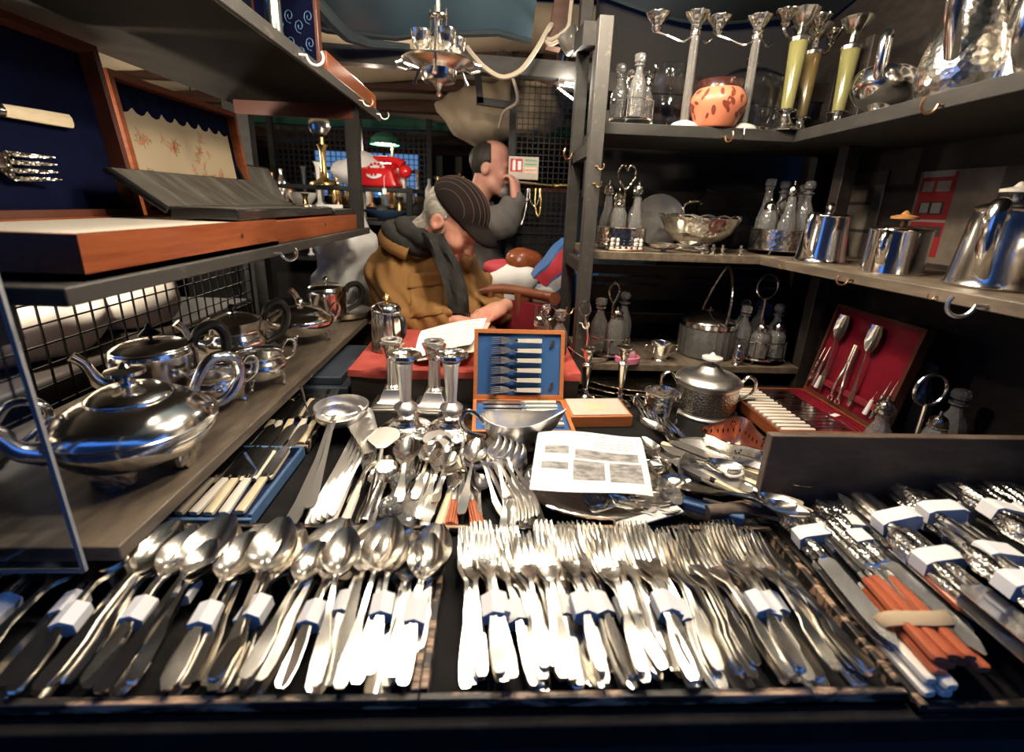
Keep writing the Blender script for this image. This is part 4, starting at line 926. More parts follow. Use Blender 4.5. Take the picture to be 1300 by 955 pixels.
for i, (h_, t_, lab) in enumerate((((587, 560), (571, 674), 'carving fork with ribbed red horn handle leaning to the cake slice'), ((587, 580), (607, 674), 'carving knife with ribbed red horn handle next to the sauce ladles'))):
    a = onz(*t_, TZ + .012); b_ = onz(*h_, TZ + .012); t = thing('carver', lab, 'carver', a, rot=basis(b_ - a)); L_ = (b_ - a).length
    part(MB().lathe([(.003, 0), (.0135, .004), (.0130, .010), (.010, .040), (.0085, .060), (.0075, .068)], 12, ax=Matrix.Rotation(-PI / 2, 3, 'X'), mod=flute(6, .08)), 'handle', 'horn_red', t)
    part(MB().lathe([(.008, .066), (.0085, .080), (.0065, .092)], 12, ax=Matrix.Rotation(-PI / 2, 3, 'X')), 'ferrule', 'silver_bright', t)
    part(MB().tube([(0, .09, 0), (0, L_ * .75, .002), (.004 - .008 * i, L_, .004)], [.0045, .004, .003], 8), 'shank', 'silver_bright', t)
solo(MB().tube([onz(587, 603, TZ + .018) + Vector((.009 * math.cos(a), 0, .008 * math.sin(a))) for a in [2 * PI * i / 16 for i in range(16)]], .0022, 6, closed=True), 'elastic_band', 'gilt', 'yellow elastic band tying the red-handled carvers together', 'elastic band')
tag(link('spoon', SPM[1], None, onz(585, 655, TZ + .02), flat(-.12, .12)), 'silver spoon lying behind the red-handled carvers', 'spoon')
for i in range(3): lay(LA[1], 'sauce_ladle', ('round sauce ladle lying left in the pair by the red carver', 'round sauce ladle lying under its twin by the red carver', 'round sauce ladle half under the spoons by the printed sheet')[i], 'ladle', ((601, 592), (622, 590), (634, 585))[i], ((640, 660), (652, 672), (668, 668))[i], .17, .004 + .003 * i)
for i in range(5): lay(LA[1], 'toddy_ladle', 'nested silver toddy ladle in the row beside the printed sheet', 'ladle', (640 + 7 * i, 574 + 2 * i), (650 + 9 * i, 668 - 3 * i), .17, .010 + .005 * i, 'toddy ladles beside the sheet', roll=-.9)
for i in range(5): lay(FKM[1], 'fork', 'silver fork fanned out in front of the toddy ladles', 'fork', (672 - 7 * i, 604 + 3 * i), (690 - 13 * i, 674), .18, .004 + .003 * i, 'forks before the toddy ladles')
for i in range(6): lay(SPM[i % 3], 'spoon', 'silver spoon among the loose serving pieces between the candlesticks', 'spoon', (520 + 11 * i, 572 + 5 * (i % 3)), (498 + 8 * i, 650 + 3 * i), SPL[i % 3], .004 + .004 * i, 'spoons among the serving pieces', roll=.3)
for i in range(4): lay(SPM[3], 'berry_spoon', 'large-bowled berry spoon lying in the cluster before the round candlesticks', 'spoon', ((562, 560), (552, 566), (572, 572), (520, 562))[i], ((540, 640), (526, 636), (552, 640), (506, 640))[i], .212, .014 + .008 * i, 'berry spoons before the candlesticks')
rq = random.Random(31)
for i in range(16):
    hx, hy = 452 + rq.random() * 210, 572 + rq.random() * 40; tx, ty = hx + (hx - 600) * .28 + rq.uniform(-16, 8), hy + rq.uniform(58, 76)
    kind = i % 3; me, L_ = (SPM[i % 3], SPL[i % 3]) if kind else (FKM[1 + i % 2], FKL[1 + i % 2])
    lay(me, 'spoon' if kind else 'fork', ('silver spoon' if kind else 'silver fork') + ' scattered under the loose serving pieces before the candlesticks', 'spoon' if kind else 'fork', (hx, hy), (tx, min(ty, 674)), L_, .003 * (i % 4), 'scattered cutlery before the candlesticks', roll=rq.uniform(-.4, .4))
# cut-glass salad servers
for i, (px, py, r, lab) in enumerate(((497, 660, .020, 'clear cut-glass ball stopper lying at the tray rail'), (508, 625, .018, 'clear cut-glass ball stopper behind the engraved glass handle'), (520, 612, .013, 'small clear glass stopper among the serving pieces'))):
    solo(MB().sphere((0, 0, r), r, 12), 'glass_stopper', 'glass_cut', lab, 'stopper', onz(px, py, TZ + .012), smooth=20)
p0, p1 = onz(505, 672, TZ + .018), onz(528, 628, TZ + .018)
solo(MB().loft([[Vector((w_ * math.cos(q) * .026, (p1 - p0).length * y, .012 * w_ * math.sin(q))) for q in [2 * PI * j / 10 for j in range(10)]] for y, w_ in ((0, .8), (.1, 1.0), (.5, 1.05), (.9, .8), (1.0, .4))]), 'glass_knife_rest', 'glass_cut', 'chunky engraved cut-glass piece lying by the ivory handles', 'glass piece', p0, basis(p1 - p0), smooth=25)
for i, (h_, t_) in enumerate((((520, 588), (487, 655)), ((530, 592), (502, 650)))): lay(FKM[3], 'serving_fork', 'ornate silver serving fork %s the glass stoppers' % ('left of', 'across')[i] if i else 'ornate silver serving fork lying behind the glass stoppers', 'fork', h_, t_, .21, .012 + .006 * i)
# ------------------------------------------------------------------ slip trays of ivory knives under the left shelf
st_ = tray('slip_tray', 'blue slip-edged tray of ivory-handled knives under the teapot shelf', -.70, -.345, .592, .80, .895, 'velvet_blue', .006)
for o in st_.children:
    if o.name.startswith('rail'): o.data.materials[0] = M['slip_blue']
st2 = tray('dark_slip_tray', 'black slip tray of ivory-handled knives beside the square candlestick', -.62, -.345, .812, 1.05, .893, 'velvet_blue', .006)
pk = None
def ivory_knife(label, group, p, yaw, pitch, pale):
    return knife('ivory_table_knife', label, 'knife', .082, .085, .0075, .010, pale, 'steel', group, loc=p, rot=flat(yaw, pitch), pointed=.25)
K1 = {}
for i in range(9):
    for row, (y, tr) in enumerate(((.615, 0), (.70, 0), (.830, 1), (.935, 1))):
        x = (-.372 - .022 * i) if tr == 0 else (-.362 - .021 * i)
        lab = ('ivory-handled knife in the front row of the blue slip tray', 'ivory-handled knife in the rear row of the blue slip tray', 'ivory-handled knife in the front row of the black slip tray', 'ivory-handled knife in the rear row of the black slip tray')[row]
        p = Vector((x, y + rnd.uniform(-.006, .006), TZ + .010)); key = (row, i % 2)
        R = flat(rnd.uniform(-.06, .06) + (.10 if tr else .0), .07, 0)
        if key not in K1: K1[key] = ivory_knife(lab, 'knives in the slip trays', p, 0, .07, 'ivory_pale' if key[1] else 'ivory'); K1[key].rotation_quaternion = R.to_quaternion()
        else: copy_tree(K1[key], None, p, R)
for (a, b_, lab) in (((382, 490), (392, 528), 'thin silver skewer standing in the black slip tray'), ((310, 575), (328, 600), 'thin silver skewer standing in the blue slip tray')):
    q = onz(*b_, TZ + .02); q2 = ony(*a, q.y + .01)
    solo(MB().tube([q, (q + q2) / 2, q2], [.0012, .002, .0032], 7), 'skewer', 'silver_worn', lab, 'skewer')
solo(MB().b2((-.66, 1.075, TZ), (-.345, 1.36, TZ + .030)), 'flat_blue_box', 'slip_navy', 'flat dark blue closed box under the far end of the teapot shelf', 'box', bevel=.003)
solo(MB().b2((-.66, 1.09, TZ + .030), (-.365, 1.36, TZ + .052)), 'flat_blue_box', 'slip_navy', 'flat dark blue closed box stacked on another under the teapot shelf', 'box', bevel=.003)
# ------------------------------------------------------------------ lower left shelf: teapots
S1, S2, S3 = .955, 1.254, 1.647
squat = [(.052, .030), (.078, .034), (.097, .058), (.100, .070), (.098, .078), (.088, .092), (.068, .106), (.052, .112), (.050, .114)]
pa = onz(178, 597, S1)
tA = teapot('squat_teapot', 'broad squat silver teapot on shell feet with a ribbed rim', (pa.x, pa.y + .01, S1), math.radians(-130), squat, [(.051, .113), (.050, .117), (.036, .126), (.014, .130), (.010, .136)], spout=[(.085, .060), (.115, .075), (.130, .100), (.142, .118)], handle=[(-.078, .102), (-.105, .142), (-.138, .138), (-.145, .105), (-.125, .075), (-.096, .066)], feet=(4, .066, .030, 'shell'), finial='disc', hr=.0085)
part(MB().tube([Vector((.1005 * math.cos(a), .1005 * math.sin(a), .0765)) for a in [2 * PI * i / 72 for i in range(72)]], [.0032 if i % 2 else .0024 for i in range(72)], 6, closed=True), 'ribbed_rim', 'silver_worn', tA)
pf = onz(10, 625, S1)
tS = teapot('acrylic_screened_teapot', 'low silver teapot standing behind the clear acrylic sheet', (-.705, .545, S1), math.radians(-150), squat, [(.051, .113), (.050, .117), (.036, .126), (.010, .132)], spout=[(.085, .060), (.115, .075), (.130, .100), (.142, .118)], handle=[(-.078, .102), (-.105, .142), (-.138, .138), (-.145, .105), (-.096, .066)], feet=(4, .066, .030, 'claw'), hmat='silver', finial='ball')
tall = [(.056, 0), (.060, .003), (.061, .012), (.063, .085), (.062, .100), (.058, .108), (.050, .112)]
tS.scale = (.82, .82, .82)
pb = onz(206, 508, S1)
teapot('tall_teapot', 'straight-sided silver teapot with black scroll handle and black pagoda finial', (pb.x, pb.y, S1), math.radians(-140), tall, [(.060, .108), (.056, .113), (.040, .121), (.010, .126)], 1.12, .92, spout=[(.060, .045), (.085, .060), (.098, .095), (.112, .112)], handle=[(-.064, .098), (-.076, .128), (-.105, .138), (-.122, .110), (-.112, .060), (-.066, .030)], hmat='ebony', fmat='ebony', finial='pagoda', hr=.0095)
pc = onz(303, 458, S1)
teapot('round_teapot', 'round silver teapot with black C-handle and a wavy collar', (pc.x, pc.y, S1), math.radians(-140), [(.045, 0), (.048, .004), (.060, .020), (.068, .045), (.066, .062), (.058, .078), (.062, .096), (.064, .104)], [(.062, .102), (.056, .106), (.036, .116), (.010, .122)], bmat='silver', spout=[(.062, .045), (.088, .062), (.100, .095), (.112, .112)], handle=[(-.066, .095), (-.080, .128), (-.108, .134), (-.122, .105), (-.108, .060), (-.066, .035)], hmat='ebony', fmat='ebony', finial='ball', hr=.009, lobes=8)
pd = onz(331, 489, S1)
teapot('sugar_bowl', 'two-handled silver sugar bowl on thin claw feet beside the round teapot', (pd.x, pd.y, S1), math.radians(-128), [(.030, .020), (.046, .024), (.056, .042), (.057, .052), (.050, .064), (.049, .070), (.052, .073), (.049, .073), (.046, .066), (.044, .030), (.010, .026)], None, handle=[(-.050, .066), (-.068, .088), (-.084, .080), (-.080, .055), (-.055, .040)], handle2=True, feet=(4, .048, .024, 'claw'), cat='sugar bowl', hr=.0036)
pd2 = onz(287, 517, S1)
teapot('cream_jug', 'small silver cream jug on claw feet half hidden by the big squat teapot', (pd2.x - .01, pd2.y, S1), math.radians(-128), [(.026, .020), (.040, .024), (.048, .042), (.048, .052), (.042, .064), (.046, .073), (.043, .073), (.040, .062), (.036, .030), (.010, .026)], None, handle=[(-.044, .064), (-.058, .088), (-.076, .080), (-.072, .052), (-.048, .036)], feet=(3, .042, .024, 'claw'), cat='cream jug', hr=.0036)
pe = onz(385, 433, S1)
teapot('lidded_bowl', 'wide low silver dish with domed lid, beaded rim and wire loop handles', (pe.x, pe.y, S1), math.radians(-128), [(.040, .024), (.066, .028), (.082, .048), (.085, .060), (.084, .066)], [(.086, .066), (.082, .072), (.062, .084), (.052, .092), (.030, .100), (.006, .104)], handle=[(-.082, .058), (-.104, .092), (-.122, .086), (-.116, .058), (-.086, .044)], handle2=True, feet=(4, .068, .028, 'claw'), cat='lidded dish', finial='ball', hr=.0036)
pg = onz(425, 412, S1)
teapot('far_teapot', 'silver teapot with thick black handle in front of the stacked plates', (pg.x - .04, pg.y + .06, S1), math.radians(-140), tall, [(.060, .108), (.056, .113), (.040, .121), (.010, .126)], 1.0, .9, spout=[(.060, .045), (.085, .060), (.098, .095), (.112, .112)], handle=[(-.064, .088), (-.076, .108), (-.105, .112), (-.122, .090), (-.112, .050), (-.066, .025)], hmat='ebony', finial='ball', hr=.010)
ph = onz(449, 405, S1)
for i in range(5):
    solo(MB().lathe([(.045, 0), (.062, .001), (.088, .008), (.090, .010), (.086, .0105), (.060, .0035), (.0005, .003)], 40, cap=False), 'plate', 'silver_worn', 'round silver plate in the stack at the far end of the teapot shelf', 'plate', (ph.x - .04, ph.y + .03, S1 + .0035 * i + .0005), group='stacked silver plates')
# clear acrylic sheet at the near end
a0, a1 = ony(108, 724, .445), ony(0, 372, .445)
ac = thing('acrylic_sheet', 'upright clear acrylic sheet at the street end of the teapot shelf', 'acrylic sheet', (a0.x, .445, a0.z))
def q(p): return Vector(p) - Vector((a0.x, .445, a0.z))
tp = a1.z + .02
part(MB().add([q((-.86, .443, a0.z)), q((a0.x, .443, a0.z)), q((a1.x, .443, tp)), q((-.86, .443, tp)), q((-.86, .446, a0.z)), q((a0.x, .446, a0.z)), q((a1.x, .446, tp)), q((-.86, .446, tp))], [(0, 1, 2, 3), (7, 6, 5, 4), (0, 4, 5, 1), (1, 5, 6, 2), (2, 6, 7, 3), (3, 7, 4, 0)]), 'pane', 'acrylic', ac, smooth=0)
part(MB().bar(q((a0.x, .4445, a0.z)), q((a1.x, .4445, tp)), .005, .004, (0, 1, 0)).bar(q((-.86, .4445, a0.z)), q((a0.x, .4445, a0.z)), .004, .004), 'polished_edge', 'acrylic_edge', ac, smooth=0)
solo(MB().box((0, 0, .06), (.05, .004, .12), Matrix.Rotation(-.12, 3, 'X')), 'blue_card', 'felt_blue', 'blue card leaning behind the acrylic sheet', 'card', (-.625, .475, S1))
# ------------------------------------------------------------------ middle left shelf: canteens
cn = thing('canteen', 'large open mahogany canteen lined in blue velvet with white satin tray', 'canteen', (-.56, .735, S2))
CO = Vector((-.56, .735, S2))
def cb_(a, b): return MB().b2(Vector(a) - CO, Vector(b) - CO)
y0, y1, xf, xb, zt = .507, .968, -.428, -.685, 1.303
m = cb_((xb, y0, S2), (xf, y1, S2 + .008))
for a, b in (((xf - .012, y0, S2), (xf, y1, zt)), ((xb, y0, S2), (xb + .012, y1, zt)), ((xb + .012, y0, S2), (xf - .012, y0 + .012, zt)), ((xb + .012, y1 - .012, S2), (xf - .012, y1, zt))): m.b2(Vector(a) - CO, Vector(b) - CO)
part(m, 'base', 'mahogany', cn)
part(cb_((xb + .014, y0 + .014, S2 + .008), (xf - .014, y1 - .014, zt - .002)), 'satin_tray', 'satin_white', cn, bevel=.006)
part(MB().lathe([(.0045, 0), (.0045, .0015), (.002, .002)], 12, Vector((xf, .83, 1.281)) - CO, ax=basis((0, 1, 0), (1, 0, 0))), 'keyhole', 'brass', cn)
RL = Matrix.Rotation(-.10, 3, 'Y'); LH = Vector((xb + .004, 0, zt)) - Vector((CO.x, 0, CO.z))     # lid leans back over the hinge
def lidbox(par, y0, y1, h, d, wood, lin, oy):
    """lid standing on its long edge; x = 0 is the open face, -x the back"""
    a, b = y0 - oy, y1 - oy
    lid = part(MB().b2((-d, a, 0), (-d + .008, b, h)).b2((-d + .008, a, 0), (0, a + .012, h)).b2((-d + .008, b - .012, 0), (0, b, h)).b2((-d + .008, a + .012, 0), (0, b - .012, .012)).b2((-d + .008, a + .012, h - .012), (0, b - .012, h)), 'lid', wood, par, LH, RL)
    if lin: part(MB().b2((-d + .008, a + .012, .012), (-d + .018, b - .012, h - .012)), 'lid_lining', lin, lid)
    return lid
lid1 = lidbox(cn, y0, y1, .290, .045, 'mahogany_dark', 'navy', CO.y)
LW = Matrix.Translation(CO) @ Matrix.Translation(LH) @ RL.to_4x4()
def in_lid(y, z, x=-.018): return LW @ Vector((x, y - CO.y, z))
Rl = RL @ basis((0, 1, 0), (1, 0, 0))
k = knife('carving_knife', 'large ivory-handled carving knife strapped in the blue canteen lid', 'knife', .115, .22, .0105, .014, 'ivory', 'steel_dark', loc=in_lid(.885, .155, -.024), rot=RL @ basis((0, -1, -.02), (1, 0, 0)))
f = thing('carving_fork', 'broad four-tined fork with ivory handle strapped in the blue canteen lid', 'fork', in_lid(.585, .075, -.022), rot=Rl)
part(MB().loft([[Vector((.0085 * a_ * kk_, y, .006 + .0065 * b_ * kk_)) for a_, b_ in ((-1, -.6), (-.6, -1), (.6, -1), (1, -.6), (1, .6), (.6, 1), (-.6, 1), (-1, .6))] for y, kk_ in ((0, .8), (.004, 1), (.105, .8))]), 'handle', 'ivory', f)
part(MB().tube([(0, .100, .006), (0, .112, .006), (0, .118, .006), (0, .128, .006), (0, .155, .007)], [.006, .0085, .006, .0075, .004], 10), 'ferrule', 'silver', f)
fm = fork_mb(.23, .021, .062); fm.v = [(x, y - .0, z) for x, y, z in fm.v]; keep = [i for i, fc in enumerate(fm.f) if min(fm.v[q_][1] for q_ in fc) > .128]; fm.f = [fm.f[i] for i in keep]; fm.m = [0] * len(fm.f)
tf = fm.f[-88:]; fv = list(fm.v); fm.f = fm.f[:-88]; fm.m = [0] * len(fm.f); part(fm, 'fork_shoulder', 'silver_dark', f)
for k_ in range(4): tm = MB(); tm.v = list(fv); tm.f = tf[22 * k_:22 * k_ + 22]; tm.m = [0] * 22; part(tm, 'tine', 'silver_dark', f)
# second canteen with the floral lining
c2 = thing('floral_canteen', 'mahogany canteen with a cream floral panel inside its open lid', 'canteen', (-.56, 1.265, S2)); CO2 = Vector((-.56, 1.265, S2))
y2, y3 = .975, 1.555
m = MB().b2(Vector((xb, y2, S2)) - CO2, Vector((xf - .006, y3, 1.300)) - CO2); part(m, 'base', 'mahogany', c2, bevel=.002)
part(MB().lathe([(.0045, 0), (.0045, .0015), (.002, .002)], 12, Vector((xf - .006, 1.26, 1.281)) - CO2, ax=basis((0, 1, 0), (1, 0, 0))), 'keyhole', 'brass', c2)
LH = Vector((xb + .004, 0, 1.300)) - Vector((CO2.x, 0, CO2.z)); lid2 = lidbox(c2, .978, 1.42, .262, .04, 'mahogany', 'navy', CO2.y)
h, a, b = .262, .978 - CO2.y, 1.42 - CO2.y
fl = MB(); N = 60
sc_ = lambda u: .006 * abs(math.sin(u * PI * 9))
vs = []
top = [Vector((-.0205, a + .03 + (b - a - .06) * i / N, h - .050 - .010 * abs(math.sin(i / N * PI * 9)))) for i in range(N + 1)]
bot = [Vector((-.0205, a + .03 + (b - a - .06) * i / N, .020)) for i in range(N + 1)]
fl.add(top + bot, [(i, i + 1, N + 2 + i, N + 1 + i) for i in range(N)])
pan = part(fl, 'floral_panel', 'cream_cloth', lid2, smooth=0)
for i in range(9): part(MB().lathe([(.0005, .004), (.018, .003), (.024, .0005)], 12, Vector((-.0215, a + .045 + (b - a - .09) * i / 8, h - .042)), ax=basis((0, 1, 0), (1, 0, 0))), 'ruffle', 'navy', lid2)
rf = random.Random(4); flo = MB(); lea = MB()
def blob(mb, y, z, r, n=6, st=1.0, an=0): mb.add([Vector((-.0201, y + r * math.cos(2 * PI * q_ / n) * math.cos(an) * st - r * math.sin(2 * PI * q_ / n) * math.sin(an), z + r * math.cos(2 * PI * q_ / n) * math.sin(an) * st + r * math.sin(2 * PI * q_ / n) * math.cos(an))) for q_ in range(n)], [tuple(range(n))])
for (cy, cz, rad, nn) in ((.06, .075, .032, 12), (.07, .15, .02, 5), (.17, .14, .026, 9), (.19, .05, .022, 7), (.285, .09, .045, 22), (.27, .155, .025, 7), (.36, .075, .025, 7)):
    for q_ in range(nn):
        yy, zz = a + cy + rf.gauss(0, rad * .6), cz + rf.gauss(0, rad * .6)
        if not (a + .034 < yy < b - .034 and .024 < zz < h - .068): continue
        for e in range(5): blob(flo, yy + .0035 * math.cos(e * 1.26), zz + .0035 * math.sin(e * 1.26), .0026)
        for e in range(3): ang = rf.uniform(0, 6.28); blob(lea, yy + .010 * math.cos(ang), zz + .010 * math.sin(ang), .0016, 6, 3.0, ang)
o = part(flo, 'printed_petals', 'petal', pan, smooth=0); o['kind'] = 'stuff'
o = part(lea, 'printed_leaves', 'leaf_print', pan, smooth=0); o['kind'] = 'stuff'
# flat case with grey silk lid standing on the canteens
def flatcase(name, label, yA, yB, zb, depth, lean, x0, z_h=.018):
    t = thing(name, label, 'case', (x0, (yA + yB) / 2, zb)); hy = (yB - yA) / 2
    part(MB().b2((0, -hy, 0), (depth, hy, z_h)), 'base', 'black_gloss', t, bevel=.002)
    part(MB().b2((.006, -hy + .006, z_h), (depth - .006, hy - .006, z_h + .0015)), 'base_lining', 'silk_grey', t)
    R = Matrix.Rotation(-lean, 3, 'Y'); l = part(MB().b2((-.014, -hy, 0), (-.004, hy, depth)), 'lid', 'black_gloss', t, (0, 0, z_h), R, bevel=.002)
    part(MB().b2((-.004, -hy + .006, .006), (-.002, hy - .006, depth - .006)), 'lid_silk', 'silk_grey', l)
    return t
flatcase('jewellery_case', 'long black case with crumpled grey silk inside its leaning lid', .86, 1.36, 1.3045, .115, .95, -.560)
flatcase('small_silk_case', 'small upright case with grey silk behind the long black case', 1.405, 1.60, S2 + .05, .125, .45, -.66)
oc = flatcase('instrument_case', 'shallow black instrument case lying open at the far end of the canteens', 1.37, 1.56, 1.3005, .12, 1.35, -.562, .014)
part(MB().box((.06, .05, .022), (.05, .09, .010)), 'white_label', 'paper', oc); part(MB().box((.06, .05, .0273), (.03, .04, .001)), 'label_print', 'ink', oc); part(MB().lathe([(.001, 0), (.012, .0005), (.010, .003)], 12, (.06, -.05, .016)), 'red_seal', 'petal', oc); part(MB().lathe([(.001, 0), (.012, .0005), (.010, .003)], 12, (.06, -.02, .016)), 'yellow_seal', 'gilt', oc)
for i in range(4): solo(MB().box((0, 0, 0), (.006, .10, .004)), 'small_tool', ('ivory_pale', 'silver')[i % 2], 'thin %s tool lying on the grey-lined black case' % ('bone', 'silver')[i % 2], 'tool', (-.46 - .02 * i, 1.22 + .04 * i, 1.3262), (0, 0, .3 + .2 * i), group='thin tools on the black case')
# ------------------------------------------------------------------ top left shelf
v0 = onx(341, 20, -.475)
lathe_thing('silver_beaker', 'plain silver beaker foot standing on the high left shelf', 'beaker', [('stem', [(.022, 0), (.022, .003), (.017, .012), (.016, .10), (.030, .16), (.038, .22)], 'silver_worn', None)], (-.465, v0.y, S3 + .0005))
p0 = onx(375, 40, -.47)
bc = thing('patterned_case', 'dark case with a swirling blue patterned lining on the high left shelf', 'case', (-.47, p0.y + .02, S3))
part(MB().b2((-.10, -.012, 0), (.05, .012, .17)), 'lid', 'mahogany_dark', bc, bevel=.003); part(MB().b2((-.092, -.0135, .008), (.042, -.012, .162)), 'patterned_lining', 'navy', bc)
part(MB().b2((-.10, .012, 0), (.05, .14, .03)), 'base', 'mahogany_dark', bc, bevel=.003)
sw = MB()
for i in range(12):
    x, z = -.08 + .022 * (i % 6), .03 + .055 * (i // 6) + .02 * (i % 2)
    sw.tube([(x + .012 * k_ / 14 * math.cos(k_ * .8), -.0138, z + .016 * k_ / 14 * math.sin(k_ * .8)) for k_ in range(3, 15)], .0011, 4)
part(sw, 'swirl_pattern', 'slip_blue', bc)
w0 = onx(427, 105, -.415); w1 = onx(478, 147, -.415)
solo(MB().b2((-.56, 1.30, S3), (-.413, 1.80, S3 + .045)), 'wooden_box', 'mahogany', 'closed reddish mahogany box lying along the edge of the high left shelf', 'box', bevel=.002)
solo(MB().b2((-.62, 1.45, S3 + .045), (-.47, 1.85, S3 + .075)), 'grey_slat', 'paint_grey_worn', 'loose grey board lying on the mahogany box up high', 'board', bevel=.002)
# ------------------------------------------------------------------ right shelves: glass and silver
R1, R2, R3 = .935, 1.242, 1.547
BM = {}
def bottle(label, loc, h, r, stop='ball', group=None, shape='neck', cap='glass_cut'):
    t = thing('cruet_bottle', label, 'bottle', loc, 0, group); key = (round(h, 3), round(r, 3), shape)
    if key not in BM:
        if shape == 'neck': pr = [(r * .92, 0), (r, .004), (r, h * .42), (r * .85, h * .52), (r * .42, h * .66), (r * .38, h * .74), (r * .60, h * .76), (r * .60, h * .78)]
        elif shape == 'tall': pr = [(r * .95, 0), (r, .004), (r * .95, h * .35), (r * .55, h * .55), (r * .40, h * .74), (r * .52, h * .77), (r * .52, h * .79)]
        else: pr = [(r * .9, 0), (r, .004), (r, h * .62), (r * .8, h * .70), (r * .7, h * .76), (r * .78, h * .78)]
        tw = .0022; inn = [(max(a_ - tw, .0008), b_) for a_, b_ in reversed(pr[1:])] + [(.0008, .007)]
        BM[key] = MB().lathe(pr + inn, 16, mod=flute(8, .05)).mesh('bottle_body', 'glass_cut', 25)
    link('bottle_body', BM[key], t)
    z = h * .78
    if stop == 'ball': part(MB().lathe([(r * .3, z), (r * .3, z + .004), (r * .55, z + .010), (r * .62, z + .018), (r * .5, z + .027), (r * .1, z + .031)], 10), 'stopper', cap, t, smooth=25)
    elif stop == 'cap': part(MB().lathe([(r * .66, z - .004), (r * .66, z + .010), (r * .5, z + .018), (r * .15, z + .022), (r * .1, z + .030)], 14), 'cap', 'silver_dark', t)
    elif stop == 'flat': part(MB().lathe([(r * .35, z), (r * .65, z + .006), (r * .65, z + .022), (r * .3, z + .025)], 6), 'stopper', cap, t, smooth=20)
    return t
def cruet_stand(name, label, loc, r, hz, handle_h, style='ring', gal=.0, feet=True, mt='silver', rz=0, hm='silver'):
    t = thing(name, label, 'cruet stand', loc, rz); z0 = .012
    part(MB().lathe([(.001, z0), (r * .97, z0), (r, z0 + .002), (r, z0 + .006), (.001, z0 + .005)], 32, cap=False), 'base', mt, t)
    if gal: part(MB().lathe([(r * .99, z0 + .005), (r * .99, z0 + gal), (r * 1.02, z0 + gal + .002), (r * .97, z0 + gal + .002), (r * .97, z0 + .005)], 40, cap=False), 'gallery', 'silver_chased', t)
    if hz: part(MB().tube(arc((0, 0, hz), r * .96, 0, 2 * PI - 2 * PI / 36, 35, 'xy'), .0018, 6, closed=True), 'ring_frame', mt, t)
    if hz:
        for k in range(4): a = PI / 4 + k * PI / 2; part(MB().tube([(r * .96 * math.cos(a), r * .96 * math.sin(a), z0), (r * .96 * math.cos(a), r * .96 * math.sin(a), hz)], .0015, 6), 'upright', mt, t)
    part(MB().tube([(0, 0, z0), (0, 0, handle_h * .72)], [.003, .0035], 8), 'pole', hm, t)
    hh = handle_h
    if style == 'ring': pts = arc((0, 0, hh * .72 + hh * .14), hh * .14, -PI / 2, 1.5 * PI - .2, 22)
    elif style == 'heart': pts = spline([(0, 0, hh * .72), (-.022, 0, hh * .86), (-.020, 0, hh * .97), (-.008, 0, hh), (0, 0, hh * .95), (.008, 0, hh), (.020, 0, hh * .97), (.022, 0, hh * .86), (.001, 0, hh * .72)], 4)
    else: pts = spline([(0, 0, hh * .72), (-.014, 0, hh * .80), (-.018, 0, hh * .92), (0, 0, hh), (.018, 0, hh * .92), (.014, 0, hh * .80), (.001, 0, hh * .72)], 4)
    part(MB().tube(pts, .003, 8), 'handle', hm, t)
    if feet:
        for k in range(4): a = PI / 4 + k * PI / 2; part(MB().tube([(r * .85 * math.cos(a), r * .85 * math.sin(a), z0), (r * 1.0 * math.cos(a), r * 1.0 * math.sin(a), z0 * .6), (r * 1.04 * math.cos(a), r * 1.04 * math.sin(a), .003)], [.006, .003, .004], 7), 'foot', mt, t)
    return t
def ring_of(n, r, a0=.4): return [(r * math.cos(a0 + 2 * PI * k / n), r * math.sin(a0 + 2 * PI * k / n)) for k in range(n)]
def P3(px, Y, z): p = ony(px, 258 if z < .1 else 450 if z < 1.1 else 312 if z < 1.4 else 158, Y); return Vector((p.x, Y, z))
# --- top shelf
c = P3(800, 1.275, R3); cruet_stand('bottle_cruet', 'silver cruet stand with glass bottles beside the grey post on the high shelf', c, .055, .060, .12, 'loop', rz=.3)
for i, (x, y) in enumerate(((-.036, .0), (.0, -.034), (.036, .004), (.0, .036))):
    bottle(('cut-glass bottle with ball stopper nearest the post in the high cruet', 'tall cut-glass bottle in front of the high cruet', 'small silver-capped glass bottle in the high cruet', 'cut-glass bottle at the rear of the high cruet')[i], (c.x + x, c.y + y, R3 + .018), (.125, .150, .110, .12)[i], (.020, .021, .017, .018)[i], ('ball', 'flat', 'cap', 'ball')[i])
# glass jug and big glass dome
c = P3(843, 1.37, R3); t = thing('glass_jug', 'plain clear glass jug behind the glass-column candlestick', 'jug', c)
part(MB().lathe([(.05, 0), (.062, .01), (.070, .05), (.066, .09), (.045, .13), (.040, .155), (.043, .170), (.040, .170), (.037, .155), (.042, .13), (.062, .09), (.066, .05), (.058, .013), (.001, .008)], 32), 'body', 'glass', t)
part(MB().tube(spline([(-.042, 0, .155), (-.085, 0, .15), (-.095, 0, .10), (-.066, 0, .06)], 5), .006, 8), 'handle', 'glass', t)
c = P3(942, 1.36, R3); t = thing('glass_dome', 'large clear glass dome with ribbed sides standing behind the terracotta bowl', 'glass dome', c)
part(MB().lathe([(.112, 0), (.116, .008), (.114, .10), (.100, .135), (.060, .160), (.012, .168), (.010, .163), (.058, .155), (.096, .131), (.110, .098), (.111, .008)], 40, cap=False, mod=flute(20, .015)), 'dome', 'glass', t)
part(MB().lathe([(.008, .162), (.006, .172), (.016, .182), (.014, .195), (.002, .199)], 16), 'knob', 'glass', t)
part(MB().lathe([(.090, .014), (.092, .020), (.05, .022), (.001, .022)], 32), 'tray', 'silver', t)
